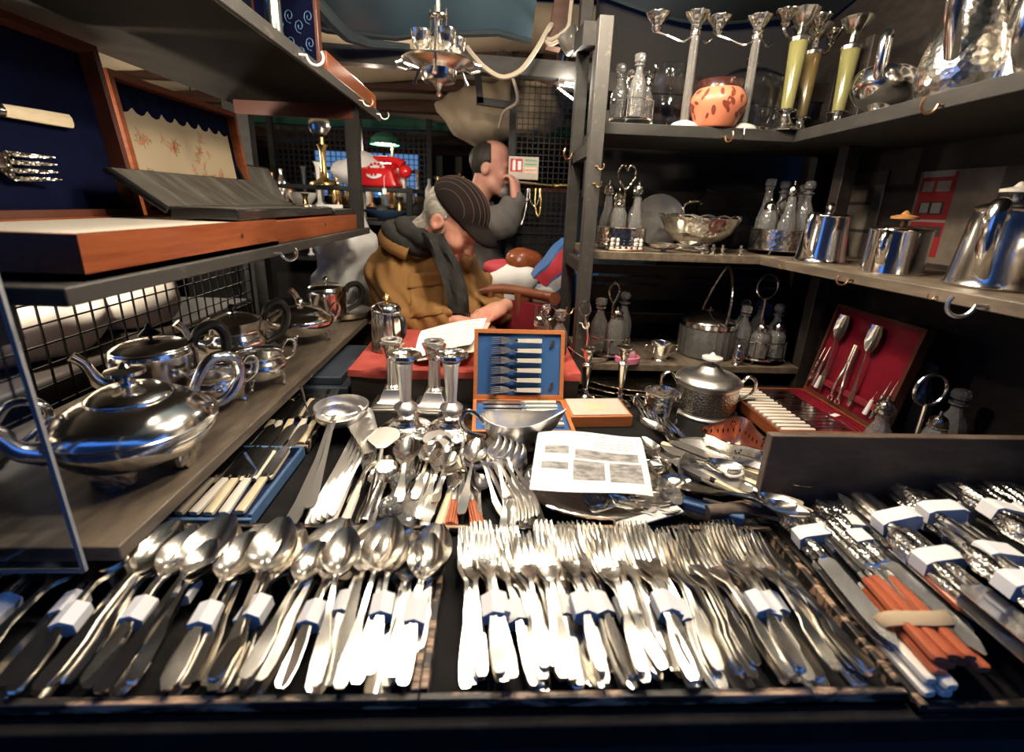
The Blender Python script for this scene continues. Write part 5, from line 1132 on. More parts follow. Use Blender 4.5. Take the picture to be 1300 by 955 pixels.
# glass-column candlesticks with ornate nozzles and arms
def nozzle(mb, x, y, z, s=1.0): mb.lathe([(p_ * s, q_ * s) for p_, q_ in ((.006, 0), (.012, .008), (.010, .014), (.018, .026), (.026, .036), (.027, .040), (.016, .038), (.010, .030))], 20, (x, y, z), mod=lambda a, z_: 1 + .12 * math.cos(8 * a)); return mb
for i, (px, lab) in enumerate(((868, 'glass-column candlestick with silver side arm beside the terracotta bowl'), (943, 'glass-column candlestick with silver side arm beside the onyx pair'))):
    c = P3(px, 1.245, R3); t = thing('glass_candelabrum', lab, 'candelabrum', c); hh = .245
    part(MB().lathe([(.034, 0), (.035, .004), (.028, .012), (.012, .018)], 28), 'base', 'ceramic', t)
    part(MB().lathe([(.0105, .016), (.0095, hh - .04), (.010, hh - .038)], 16, mod=flute(8, .12)), 'column', 'crystal_white', t, smooth=20)
    part(nozzle(MB().lathe([(.012, hh - .042), (.013, hh - .034), (.008, hh - .030)], 16), 0, 0, hh - .034), 'nozzle', 'silver_chased', t)
    ax_ = -.085
    part(MB().tube(spline([(0, 0, hh - .032), (-.025, 0, hh - .055), (-.055, .02, hh - .040), (ax_, .03, hh - .028)], 5), .0032, 8), 'arm', 'silver', t)
    part(MB().tube(spline([(0, 0, hh - .032), (.025, 0, hh - .055), (.050, .02, hh - .042)], 5), .0028, 8), 'scroll', 'silver', t)
    part(nozzle(MB(), ax_, .03, hh - .030), 'side_nozzle', 'silver_chased', t)
# terracotta bowl
c = P3(907, 1.235, R3); t = thing('terracotta_bowl', 'terracotta pot with brown painted leaves and a dark glazed neck', 'pot', c)
pot = smooth_prof([(.040, 0), (.046, .006), (.062, .040), (.066, .062), (.056, .082), (.050, .088)], 5)
part(MB().lathe(pot, 40), 'pot_body', 'terracotta', t, smooth=60)
part(MB().lathe([(.0505, .087), (.049, .094), (.052, .106), (.048, .106), (.045, .092), (.040, .03), (.001, .02)], 36, cap=False), 'neck', 'glaze_dark', t)
rr_ = random.Random(2); lf = MB()
zs = [q_[1] for q_ in pot]; rs_ = [q_[0] for q_ in pot]
for i in range(34):
    a0 = rr_.uniform(-PI, 0.2); z_ = rr_.uniform(.022, .080); an = rr_.uniform(0, PI); L_ = rr_.uniform(.006, .011); vs = []
    for k_ in range(8):
        e, f_ = L_ * math.cos(2 * PI * k_ / 8), L_ * .5 * math.sin(2 * PI * k_ / 8); du, dv = e * math.cos(an) - f_ * math.sin(an), e * math.sin(an) + f_ * math.cos(an)
        z2 = min(max(z_ + dv, .012), .086); rad = float(np.interp(z2, zs, rs_)) + .0007; vs.append((rad * math.cos(a0 + du / .06), rad * math.sin(a0 + du / .06), z2))
    lf.add(vs, [tuple(range(8))])
o = part(lf, 'painted_leaves', 'leaf_brown', t); o['kind'] = 'stuff'
for i in range(4): solo(MB().lathe([(.004, 0), (.0055, .002), (.0035, .008), (.0058, .014), (.001, .016)], 10), 'glass_salt', 'glass_cut', 'tiny glass salt standing at the edge of the high shelf', 'salt', (*P3(968 + 7 * i, 1.225, 0).xy, R3), group='tiny glass salts', smooth=25)
# onyx candlesticks
def onyx(label, loc, mt, h=.255, arms=True):
    t = thing('onyx_candlestick', label, 'candlestick', loc, .2)
    part(MB().lathe(smooth_prof([(.040, 0), (.041, .004), (.026, .012), (.013, .030), (.011, .042), (.024, .046), (.022, .050)], 3), 28), 'base', 'silver', t)
    part(MB().lathe([(.0135, .050), (.0205, h - .065), (.019, h - .063)], 20), 'shaft', mt, t)
    part(MB().lathe([(.021, h - .066), (.022, h - .058), (.009, h - .050), (.008, h - .035), (.018, h - .026), (.030, h - .008), (.033, h), (.017, h - .004)], 28, mod=lambda a, z: 1 + .05 * math.cos(8 * a)), 'nozzle', 'silver_worn', t)
    if arms:
        for s_ in (-1, 1):
            part(nozzle(MB().tube(spline([(0, 0, h - .045), (s_ * .025, 0, h - .062), (s_ * .045, 0, h - .050), (s_ * .048, 0, h - .035)], 5), .0028, 7), s_ * .048, 0, h - .040, .85), 'side_arm', 'silver_dark', t)
    return t
onyx('pale green onyx candlestick with silver side arms at the shelf corner', P3(995, 1.225, R3), 'onyx_green', .262)
onyx('brownish onyx candlestick with silver side arms behind the pale one', P3(1015, 1.31, R3), 'onyx_brown', .262)
onyx('olive onyx candlestick behind the silver claret jug', Vector((.845, 1.22, R3)), 'onyx_green', .25, False)
# silver hollow-ware on the high right shelf (spouts turned from the aisle, handles towards it)
def jug(name, label, loc, rz, prof, handle, lid=None, bmat='silver', fmat='silver', finial='ball', sx=1.0, sy=1.0, spout=None, cat='jug', hr=.008, feet=None, lobes=0, hmat='silver'):
    return teapot(name, label, loc, rz, prof, lid, sx, sy, bmat, hmat, fmat, spout, handle, feet, finial=finial, cat=cat, hr=hr, lobes=lobes)
hd = lambda r, h: [(-r * .85, h * .92), (-r * 1.5, h * 1.12), (-r * 1.95, h * .95), (-r * 1.75, h * .55), (-r * .98, h * .25)]
jug('sauce_jug', 'oval silver sauce jug on a low foot with high loop handle', (.792, 1.02, R3), .75, [(.022, 0), (.030, .003), (.020, .012), (.045, .026), (.062, .052), (.058, .078), (.046, .090)], [(-.05, .08), (-.068, .135), (-.095, .125), (-.09, .07), (-.055, .045)], None, sx=1.35, sy=.9, bmat='silver', hr=.006)
jug('claret_jug', 'tall ornate silver jug with scroll handle on the high right shelf', (.795, .86, R3), .55, [(.045, 0), (.052, .006), (.060, .04), (.055, .085), (.040, .13), (.036, .165), (.044, .195)], [(-.038, .175), (-.070, .215), (-.105, .195), (-.095, .12), (-.055, .06)], None, bmat='silver_chased', hr=.010)
jug('coffee_jug', 'upright silver coffee jug with a wooden knob on the high right shelf', (.86, .80, R3), .5, [(.058, 0), (.062, .004), (.058, .012), (.052, .12), (.049, .15), (.052, .155)], [(-.050, .135), (-.095, .14), (-.10, .07), (-.056, .03)], [(.053, .155), (.050, .160), (.030, .170), (.008, .174)], fmat='wood_knob', finial='disc', bmat='silver', hr=.007)
jug('fluted_jug', 'broad fluted silver jug with heavy handle at the street end of the high shelf', (.825, .66, R3), .5, [(.042, 0), (.050, .005), (.070, .035), (.080, .075), (.074, .115), (.064, .150), (.074, .175)], [(-.062, .150), (-.095, .200), (-.135, .185), (-.125, .105), (-.072, .050)], None, bmat='silver_worn', hr=.010, lobes=18)
jug('water_jug', 'plain silver water jug beyond the fluted jug on the high right shelf', (.93, .56, R3), .5, [(.05, 0), (.056, .005), (.066, .05), (.058, .11), (.046, .16), (.052, .19)], [(-.048, .165), (-.085, .205), (-.115, .185), (-.105, .10), (-.06, .05)], None, bmat='silver', hr=.009)
# --- middle shelf
c = P3(787, 1.275, R2); cruet_stand('heart_cruet', 'silver cruet with heart-shaped handle and pierced gallery on the middle shelf', c, .066, 0, .215, 'heart', .046, mt='silver', hm='silver_dark')
for i, (x, y) in enumerate(ring_of(5, .041)): bottle(('glass bottle with ball stopper rear right in the heart-handled cruet', 'slim silver-capped bottle at the rear of the heart-handled cruet', 'silver-capped bottle by the post in the heart-handled cruet', 'squat silver-topped caster in the heart-handled cruet', 'silver-capped bottle beside the basket in the heart-handled cruet')[i], (c.x + x, c.y + y, R2 + .018), (.155, .145, .165, .12, .165)[i], .021, ('ball', 'cap', 'cap', 'cap', 'cap')[i], shape=('neck', 'tall', 'tall', 'short', 'tall')[i])
c = P3(795, 1.215, R2); t = thing('figurine_row', 'pink base carrying a row of small white china figures', 'ornament', c)
part(MB().b2((-.046, -.008, 0), (.046, .008, .006)), 'base', 'copper_lining', t, bevel=.002)
for i in range(6): part(MB().lathe([(.0055, .006), (.006, .009), (.0042, .016), (.0052, .020), (.003, .022), (.005, .027), (.0045, .031), (.001, .034)], 12, (-.038 + .0152 * i, 0, 0)), 'figure', 'ceramic', t)
for i in range(6): part(MB().lathe([(.0052, .0115), (.0056, .013), (.0050, .0145)], 10, (-.038 + .0152 * i, 0, 0)), 'apron', 'gilt', t)
sh = P3(842, 1.225, R2); t = thing('shell_scoop', 'shell-shaped silver scoop with long handle lying on the middle shelf', 'scoop', sh, .0)
part(MB().lathe([(.0005, .006), (.020, .008), (.034, .016), (.038, .022), (.036, .0225), (.018, .011), (.0005, .009)], 36, sx=1.15, sy=.7, mod=flute(12, .06)), 'bowl', 'silver_chased', t)
part(MB().tube([(.036, 0, .020), (.065, -.008, .018), (.10, -.016, .010), (.115, -.018, .006)], [.004, .0035, .005, .003], 8), 'handle', 'silver', t); part(MB().tube([(0, 0, .010), (.004, 0, .002)], [.006, .008], 8), 'foot', 'silver', t)
c = P3(882, 1.29, R2); t = thing('filigree_basket', 'round pierced filigree silver basket with scalloped rim', 'basket', c); t.scale = (1.3, 1.3, 1.2)
part(MB().lathe([(.036, 0), (.040, .003), (.030, .010), (.028, .014), (.050, .026), (.070, .046), (.080, .072), (.082, .076), (.078, .074), (.066, .046), (.046, .028), (.001, .018)], 48, mod=lambda a, z: 1 + (.03 * abs(math.cos(7 * a)) if z > .06 else 0)), 'bowl', 'silver_chased', t)
part(MB().tube([(.080 * math.cos(a), .080 * math.sin(a), .076 + .006 * abs(math.cos(7 * a))) for a in [2 * PI * i / 84 for i in range(84)]], .0018, 6, closed=True), 'scalloped_rim', 'silver', t)
part(MB().tube(spline([(-.01, .075, .076), (-.015, .04, .105), (-.005, .0, .112), (-.012, -.03, .105)], 4), .0025, 7), 'swing_handle', 'silver_dark', t)
for i, px in enumerate((894, 906, 918, 941)):
    c = P3(px, 1.213, R2)
    solo(MB().lathe([(.0065, 0), (.0065, .002), (.0025, .006), (.004, .012), (.007, .016), (.002, .019), (.0035, .023), (.001, .026)], 10, mod=lambda a, z: 1 + .35 * math.cos(3 * a)), 'tiny_figure', 'silver', 'tiny silver place-card figure at the edge of the middle shelf', 'figure', c, group='tiny silver figures')
solo(MB().lathe([(.001, 0), (.05, .002), (.075, .012), (.078, .016), (.070, .015), (.045, .006), (.001, .005)], 36), 'silver_plate', 'steel', 'silver plate propped upright behind the filigree basket', 'plate', P3(832, 1.43, R2 + .074), Matrix.Rotation(1.35, 3, 'X'))
solo(MB().lathe([(.001, 0), (.07, .002), (.105, .014), (.108, .018), (.10, .016), (.065, .006), (.001, .005)], 40, sx=1.2), 'glass_platter', 'glass', 'oval glass platter propped at the back of the middle shelf', 'platter', P3(925, 1.44, R2 + .10), Matrix.Rotation(1.3, 3, 'X'))
c = P3(988, 1.29, R2); cruet_stand('gallery_cruet', 'large round cruet with deep pierced gallery and tall bottles at the shelf corner', c, .076, 0, .15, 'loop', .055, mt='silver')
for i, (x, y) in enumerate(ring_of(6, .049, .2)): bottle(('glass bottle beside the coffee jug in the gallery cruet', 'tall glass bottle rear right in the gallery cruet', 'tall ball-stoppered bottle at the rear of the gallery cruet', 'squat glass caster beside the basket in the gallery cruet', 'silver-capped tall bottle in front of the gallery cruet', 'fluted tall bottle front right in the gallery cruet')[i], (c.x + x, c.y + y, R2 + .018), (.18, .195, .205, .13, .185, .19)[i], .0235, ('ball', 'ball', 'flat', 'cap', 'cap', 'ball')[i], shape=('tall', 'neck', 'tall', 'short', 'tall', 'neck')[i])
jug('hot_water_jug', 'tapering silver hot-water jug with tall handle at the corner of the middle shelf', (.795, 1.10, R2), .55, [(.056, 0), (.058, .003), (.052, .012), (.046, .08), (.044, .105), (.046, .108)], [(-.044, .095), (-.072, .112), (-.085, .095), (-.082, .05), (-.058, .018)], [(.047, .108), (.044, .111), (.020, .116), (.004, .118)], finial='ball', hr=.006, cat='jug')
jug('drum_teapot', 'oval drum-shaped silver teapot with engraved side and flat lid', (.835, .935, R2), .6, [(.060, 0), (.062, .003), (.060, .006), (.060, .082), (.062, .086)], [(-.058, .070), (-.088, .082), (-.098, .055), (-.085, .028), (-.060, .018)], [(.062, .086), (.058, .090), (.030, .094), (.006, .096)], 'silver', 'wood_knob', 'disc', 1.25, .85, spout=[(.060, .030), (.080, .05), (.090, .082)], cat='teapot', hr=.006)
jug('chased_jug', 'tall chased silver coffee pot with scroll handle and ivory-topped finial', (.865, .765, R2), .55, [(.060, 0), (.063, .004), (.058, .014), (.050, .10), (.046, .125), (.049, .130)], [(-.046, .115), (-.080, .138), (-.098, .115), (-.092, .060), (-.060, .022)], [(.050, .130), (.046, .134), (.030, .140), (.008, .145)], fmat='ivory_pale', finial='disc', bmat='silver_worn', hr=.009, spout=[(.055, .04), (.080, .07), (.090, .12)])
jug('footed_bowl', 'silver bowl on ball feet at the street end of the middle shelf', (.885, .625, R2), .5, [(.030, .022), (.050, .026), (.070, .050), (.074, .070), (.066, .090), (.068, .100)], hd(.068, .09), None, feet=(4, .055, .022, 'claw'), cat='bowl', hr=.006)
# --- lower shelf
c = P3(772, 1.275, R1); cruet_stand('loop_cruet', 'tall-handled silver cruet with three glass bottles on the lowest shelf', c, .058, .062, .215, 'loop', 0, hm='silver_dark', rz=.5)
for i, (x, y) in enumerate(((-.035, -.005), (.007, -.033), (.037, .012))): bottle(('bottle by the post in the tall-handled cruet', 'front bottle of the tall-handled cruet with silver top', 'ball-stoppered bottle beside the biscuit barrel in the tall-handled cruet')[i], (c.x + x, c.y + y, R1 + .018), (.165, .135, .18)[i], .025, ('flat', 'cap', 'ball')[i], shape=('neck', 'short', 'neck')[i])
c = P3(797, 1.215, R1); t = thing('pink_holder', 'pink oval holder with small glass pots inside', 'holder', c)
part(MB().lathe([(.024, 0), (.028, .003), (.028, .018), (.025, .020), (.024, .006), (.001, .005)], 28, sx=1.25), 'dish', 'pink', t)
for s_ in (-.013, .013): part(MB().lathe([(.009, .006), (.011, .010), (.011, .024), (.009, .030), (.006, .034)], 12, (s_, 0, 0)), 'glass_pot', 'glass_cut', t)
part(MB().tube([(0, 0, .006), (0, 0, .040)], .0012, 6), 'pin', 'silver', t)
c = P3(838, 1.24, R1); jug('loving_cup', 'small two-handled silver cup on the lowest shelf', c, .1, [(.021, 0), (.022, .003), (.018, .008), (.021, .015), (.028, .045), (.031, .052), (.029, .052), (.026, .042), (.018, .016), (.004, .012)], [(-.029, .046), (-.046, .046), (-.046, .030), (-.024, .022)], cat='cup', hr=.0028)
part(MB().tube(spline([(.029, 0, .046), (.046, 0, .046), (.046, 0, .030), (.024, 0, .022)], 5), .0028, 8), 'handle', 'silver', bpy.data.objects['loving_cup'])
c = P3(893, 1.31, R1); t = thing('biscuit_barrel', 'large cut-glass biscuit barrel with silver lid and tall swing handle', 'biscuit barrel', c)
part(MB().lathe([(.072, 0), (.078, .004), (.080, .03), (.080, .085), (.077, .095), (.073, .095), (.074, .03), (.068, .010), (.001, .008)], 48, mod=flute(24, .03)), 'glass_barrel', 'glass_cut', t, smooth=25)
part(MB().lathe([(.080, .092), (.081, .104), (.078, .106), (.072, .106)], 40, cap=False), 'collar', 'silver', t)
l = part(MB().lathe([(.080, .106), (.078, .110), (.055, .122), (.040, .128), (.018, .134), (.003, .136)], 40), 'lid', 'silver', t)
part(MB().tube([(-.008, 0, .135), (.008, 0, .135)], .003, 6).tube([(0, 0, .133), (0, 0, .145)], .0025, 6), 'finial', 'copper', l)
part(MB().tube(spline([(.010, -.078, .100), (.018, -.075, .14), (.028, -.05, .21), (.033, 0, .265), (.028, .05, .21), (.018, .075, .14), (.010, .078, .100)], 5), .0042, 8), 'swing_handle', 'silver_chased', t)
c = P3(958, 1.28, R1); cruet_stand('ring_cruet', 'oval silver cruet with a big ring handle and six bottles', c, .078, .066, .25, 'ring', 0, rz=.2)
for i, (x, y) in enumerate(ring_of(6, .052, .1)): bottle(('bottle at the right end of the ring-handled cruet', 'bottle rear right in the ring-handled cruet', 'ball-stoppered bottle rear left in the ring-handled cruet', 'bottle beside the biscuit barrel in the ring-handled cruet', 'silver-topped front bottle in the ring-handled cruet', 'fluted front bottle in the ring-handled cruet')[i], (c.x + x, c.y + y, R1 + .018), (.15, .155, .155, .15, .10, .105)[i], .0245, ('ball', 'ball', 'ball', 'flat', 'cap', 'cap')[i], shape=('neck', 'neck', 'neck', 'neck', 'short', 'short')[i])
c = P3(937, 1.215, R1); lathe_thing('pepper_pot', 'small baluster silver pepper pot in front of the ring-handled cruet', 'pepper pot', [('body', smooth_prof([(.012, 0), (.013, .002), (.009, .008), (.017, .022), (.013, .036), (.010, .044)], 3), 'silver', None), ('cap', [(.011, .044), (.011, .050), (.007, .058), (.002, .063)], 'silver', None)], c)
# stacked trays in the gap below the lowest shelf
for i in range(3): solo(MB().lathe([(.001, 0), (.13, .0005), (.17, .006), (.172, .009), (.165, .0085), (.13, .003), (.001, .003)], 48, sx=1.2, sy=.75), 'silver_tray', 'silver_dark', 'oval silver tray in the stack under the lowest corner shelf', 'tray', (.42 + .02 * i, 1.20 + .01 * i, TZ + .001 + .009 * i), group='stacked oval trays')
# tongs leaning at the post
a, b = onz(738, 452, R1), ony(743, 388, 1.18)
solo(MB().tube([Vector((.262, 1.185, TZ)), Vector((.262, 1.172, 1.02)), ony(743, 402, 1.165)], [.003, .004, .003], 8).tube([ony(743 + 7 * math.cos(q_), 392 + 9 * math.sin(q_), 1.165) for q_ in [2 * PI * i / 20 for i in range(20)]], .0022, 6, closed=True), 'sugar_tongs', 'silver', 'ring-ended silver tongs standing against the grey post', 'tongs')
solo(MB().tube([onz(722, 440, .99), onz(742, 455, .955), onz(768, 456, .945)], [.003, .0035, .0045], 8), 'silver_spoon_handle', 'silver', 'silver handle sticking out past the grey post over the fork case', 'handle')
# glass cruet behind the fork case on the plinth
c = Vector((.155, 1.175, PT)); cruet_stand('plinth_cruet', 'silver pole cruet with cut-glass bottles on the plinth behind the fork case', c, .045, .05, .145, 'loop', 0)
for i, (x, y, lab) in enumerate(((-.026, -.02, 'silver-topped glass bottle of the cruet behind the fork case'), (.028, -.02, 'square-stoppered glass bottle of the cruet behind the fork case'), (-.005, .028, 'rear glass bottle of the cruet behind the fork case'))): bottle(lab, (c.x + x, c.y + y, PT + .018), (.105, .125, .12)[i], .022, ('cap', 'flat', 'ball')[i])
# ------------------------------------------------------------------ red silk case
rc = thing('red_silk_case', 'open mahogany case lined in crimson silk with dessert servers in the lid', 'case', (.735, .99, TZ)); O = Vector((.735, .99, TZ))
xa, xb_, ya, yb, zt = .625, .848, .868, 1.122, .904
def rb(a, b): return MB().b2(Vector(a) - O, Vector(b) - O)
m = rb((xa, ya, TZ), (xb_, yb, TZ + .008))
for a, b in (((xa, ya, TZ), (xa + .007, yb, zt)), ((xb_ - .007, ya, TZ), (xb_, yb, zt)), ((xa + .007, ya, TZ), (xb_ - .007, ya + .007, zt)), ((xa + .007, yb - .007, TZ), (xb_ - .007, yb, zt))): m.b2(Vector(a) - O, Vector(b) - O)
part(m, 'base', 'mahogany', rc)
part(rb((xa + .007, ya + .007, TZ + .008), (xb_ - .007, yb - .007, zt - .008)), 'base_lining', 'velvet_red', rc)
part(rb((xa + .018, ya + .007, zt - .008), (xa + .030, yb - .007, zt - .001)), 'silk_rack', 'silk_red', rc, bevel=.002); part(rb((xb_ - .05, ya + .007, zt - .008), (xb_ - .012, yb - .007, zt + .002)), 'silk_rack', 'silk_red', rc, bevel=.002)
RL = Matrix.Rotation(.17, 3, 'Y'); LH = Vector((xb_ - .002, .995, zt + .001)) - O
hl_ = .236; hy = (yb - ya) / 2
lid = part(MB().b2((.014, -hy, 0), (.022, hy, hl_)).b2((0, -hy, 0), (.014, -hy + .008, hl_)).b2((0, hy - .008, 0), (.014, hy, hl_)).b2((0, -hy + .008, 0), (.014, hy - .008, .008)).b2((0, -hy + .008, hl_ - .008), (.014, hy - .008, hl_)), 'lid', 'mahogany_dark', rc, LH, RL)
part(MB().b2((.006, -hy + .008, .008), (.0138, hy - .008, hl_ - .008)), 'lid_silk', 'silk_red', lid)
part(MB().b2((-.004, -hy + .01, .034), (.006, hy - .01, .050)), 'silk_band', 'velvet_red', lid, bevel=.003)
LW = Matrix.Translation(O) @ Matrix.Translation(LH) @ RL.to_4x4()
def L3(y, z, x=.002): return LW @ Vector((x, y, z))
Rv = RL @ basis((0, 0, 1), (-1, 0, 0))
bs = spoon_mb(.195, .065, .044, .010, .9)
for i, y in enumerate((.055, -.045)):
    o = thing('berry_server', ('broad-bowled chased serving spoon far side in the red silk lid', 'broad-bowled chased serving spoon near side in the red silk lid')[i], 'spoon', L3(y + (.01 if i else .01), .020, -.004), rot=Rv @ Matrix.Rotation(.05, 3, 'Z'))
    st = [(y_, hw, z, d, t_) for y_, hw, z, d, t_ in handle_st(.135, .75, .003, .004)]
    for k_ in range(1, 9): u = k_ / 8; st.append((.130 + .065 * u, .019 * min(1, .4 + u * 1.6) * (1 if u < .85 else .8), .008, .007 * min(1, u * 2), .0014))
    part(strip(MB(), st, 8), 'spoon_body', 'silver_worn', o, smooth=60)
o = thing('nutcrackers', 'silver nutcrackers held in the middle of the red silk lid', 'nutcrackers', L3(.01, .022, -.002), rot=Rv)
for s_ in (-1, 1): part(MB().tube(spline([(s_ * .012, 0, .006), (s_ * .010, .04, .008), (s_ * .004, .075, .008), (s_ * .003, .135, .008)], 5), ramp([.003, .0035, .003, .0035], 16), 8), 'arm', 'silver', o)
part(MB().tube(arc((-.012, -.006, .006), .007, 0, 2 * PI - .3, 16, 'xy'), .0018, 6, closed=True).tube(arc((.012, -.006, .006), .007, 0, 2 * PI - .3, 16, 'xy'), .0018, 6, closed=True), 'ring_end', 'silver', o); part(MB().sphere((0, .09, .008), .005, 8), 'hinge', 'silver', o)
for i, (y, z, L_, mt) in enumerate(((.112, .03, .085, 'silver_dark'), (.098, .02, .10, 'silver'), (.083, .018, .05, 'pearl'), (-.080, .020, .055, 'pearl'), (-.098, .02, .085, 'silver_dark'), (-.112, .02, .09, 'silver'))):
    t = thing('nut_pick', ('ribbed silver nut pick at the far end of the red silk lid', 'plain silver nut pick beside the ribbed one in the red silk lid', 'pearl-handled pick beside the far serving spoon in the red lid', 'pearl-handled pick beside the near serving spoon in the red lid', 'ribbed silver nut pick near end of the red silk lid', 'curved silver pick at the near edge of the red silk lid')[i], 'nut pick', L3(y, z, -.004), rot=Rv @ Matrix.Rotation(-.08, 3, 'Z'))
    part(MB().lathe([(.003 if k_ % 2 else .0042, L_ * .7 * k_ / 12) for k_ in range(13)] if mt != 'pearl' else [(.002, 0), (.0055, .002), (.0035, L_ * .7)], 8, (0, 0, 0), ax=Matrix.Rotation(-PI / 2, 3, 'X')), 'handle', mt, t)
    part(MB().tube([(0, L_ * .68, 0), (0, L_ * .85, 0), (.003, L_ * 1.1, .002)], [.0022, .0018, .0008], 6), 'point', 'silver', t)
K2 = {}
for i in range(14):
    y = ya + .014 + i * .0172; R = basis((1, 0, 0), (0, 0, 1)); p = Vector((xa + .012, y, zt - .008))
    lab = 'ivory-handled dessert knife in the row in the red silk case' if i % 2 == 0 else 'ivory-handled dessert fork in the row in the red silk case'
    if i % 2 not in K2:
        if i % 2 == 0: K2[0] = knife('case_knife', lab, 'knife', .075, .105, .0052, .008, 'ivory_pale', 'silver', 'knives in the red silk case', 'silver_chased', loc=p, rot=R)
        else: K2[1] = knife('case_fork', lab, 'fork', .075, .105, .0052, .006, 'ivory_pale', 'silver_worn', 'forks in the red silk case', 'silver_chased', loc=p, rot=R)
    else: copy_tree(K2[i % 2], None, p, R)
solo(MB().b2((0, 0, 0), (.022, .012, .001)), 'white_tag', 'paper', 'tiny white ticket on the red silk rack', 'ticket', (.80, .94, zt + .0025), (0, 0, .4))
# cruet with ring handle and caster between the red case and the knife box
c = onz(1146, 548, .90); c = Vector((.80, .745, TZ)); cruet_stand('ring_handled_stand', 'silver stand with a thick ring handle behind the knife box', c, .042, .045, .215, 'ring', 0)
bottle('glass caster with silver dome top beside the ring-handled stand', (c.x - .045, c.y + .03, TZ + .0005), .165, .026, 'cap', shape='neck')
bottle('silver-topped mustard pot in the ring-handled stand', (c.x + .022, c.y - .012, TZ + .018), .13, .022, 'cap', shape='short')
for i, (x, y, h_) in enumerate(((.96, .83, .16), (.98, .93, .19), (.94, 1.02, .15))): bottle(('dark glass bottle by the side wall behind the red case', 'tall dark glass bottle by the side wall', 'stoppered dark bottle at the far end of the side wall')[i], (x, y, TZ + .0005), h_, .028, 'ball', shape='neck')
# posters on the side wall
def poster(name, label, items, y0, y1, z0, z1, base):
    """items: (y0, y1, z0, z1, slot) rectangles in 0..1; printed flat on a board on the side wall"""
    X = 1.033; mb = MB().b2((X - .003, y0, z0), (X, y1, z1)); k = 0
    mats = base[:]
    for a, b, c_, d_, s_ in items:
        k += 1; mb.mi = s_; x = X - .0032 - .00005 * k
        ya_, yb_ = y1 + (y0 - y1) * a, y1 + (y0 - y1) * b
        mb.add([(x, ya_, z0 + (z1 - z0) * c_), (x, yb_, z0 + (z1 - z0) * c_), (x, yb_, z0 + (z1 - z0) * d_), (x, ya_, z0 + (z1 - z0) * d_)], [(0, 1, 2, 3)])
    return solo(mb, name, mats, label, 'poster', smooth=0)
pr = ['print_stone', 'print_red', 'print_dark', 'print_pale']
bus = [(.0, 1, 0, .1, 2), (.03, .40, .16, .98, 1), (.03, .36, .94, 1.0, 3), (.06, .17, .80, .90, 3), (.21, .35, .80, .90, 3), (.07, .34, .58, .70, 2), (.09, .18, .59, .69, 3), (.21, .31, .59, .69, 3), (.03, .38, .36, .46, 2), (.06, .33, .16, .24, 2), (.03, .40, .50, .525, 3), (.80, 1, 0, 1, 2)]
poster('bus_poster', 'street photograph with a red double-decker bus on the side wall', bus, .90, 1.14, 1.23, 1.46, pr)
poster('tower_poster', 'pale stone building photograph beside the shelf corner post', [(.0, 1, .85, 1, 2), (.2, .8, .62, .66, 2), (.1, .9, .30, .34, 2)], 1.24, 1.42, 1.24, 1.47, pr)
def text_mesh(s_, size, mt):
    cu = bpy.data.curves.new('t', 'FONT'); cu.body = s_; cu.size = size; o = bpy.data.objects.new('t', cu); COL.objects.link(o)
    me = bpy.data.meshes.new_from_object(o.evaluated_get(bpy.context.evaluated_depsgraph_get())); bpy.data.objects.remove(o); me.materials.clear(); me.materials.append(M[mt]); return me
sg = thing('label_board', 'white board of black name plates high on the side wall', 'sign', (1.033, .98, 1.60))
part(MB().b2((-.004, -.28, 0), (0, .16, .34)), 'board', 'print_pale', sg)
for (y0_, y1_, z0_, z1_) in ((-.02, .13, .10, .18), (-.02, .13, .03, .075), (-.02, .13, .22, .32), (-.24, -.06, .14, .30), (-.24, -.06, .05, .10)):
    part(MB().b2((-.006, y0_, z0_), (-.004, y1_, z1_)), 'plate', 'black_sign', sg)
for s_, y_, z_ in (('Saunders', .11, .043), ('A Mo', -.10, .065)): link('lettering', text_mesh(s_, .030, 'print_pale'), sg, (-.0065, y_, z_), Matrix(((0, 0, -1), (-1, 0, 0), (0, 1, 0))))
# ------------------------------------------------------------------ hanging egg cruet
hc = ony(557, 85, 1.0); t = thing('hanging_cruet', 'silver egg cruet with four cups hung by a ring from the roof', 'egg cruet', (hc.x, 1.0, hc.z - .03))
part(MB().lathe([(.012, 0), (.030, .004), (.034, .012), (.034, .024), (.045, .030), (.068, .036), (.070, .039), (.066, .041), (.044, .034), (.001, .032)], 40), 'tray', 'silver_worn', t)
part(MB().lathe([(.001, -.022), (.006, -.018), (.003, -.012), (.008, -.004), (.012, .001)], 14), 'drop_finial', 'silver_worn', t)
part(MB().tube([(-.066, 0, .038), (-.080, 0, .034), (-.078, 0, .026), (-.062, 0, .022), (-.050, 0, .028)], .003, 7), 'side_handle', 'silver_worn', t)
part(MB().tube([(.066, 0, .038), (.080, 0, .034), (.078, 0, .026), (.062, 0, .022), (.050, 0, .028)], .003, 7), 'side_handle', 'silver_worn', t)
for k in range(4):
    a = .5 + k * PI / 2; x, y = .036 * math.cos(a), .036 * math.sin(a)
    part(MB().lathe([(.010, .036), (.011, .038), (.004, .044), (.004, .050), (.014, .060), (.017, .074), (.018, .084), (.016, .084), (.014, .072), (.003, .058)], 18, (x, y, 0)), 'egg_cup', 'silver_chased', t)
    a2 = a + PI / 4; part(MB().tube([(.016 * math.cos(a2), .016 * math.sin(a2), .034), (.016 * math.cos(a2), .016 * math.sin(a2), .125)], .0016, 6), 'spoon_rod', 'silver_worn', t)
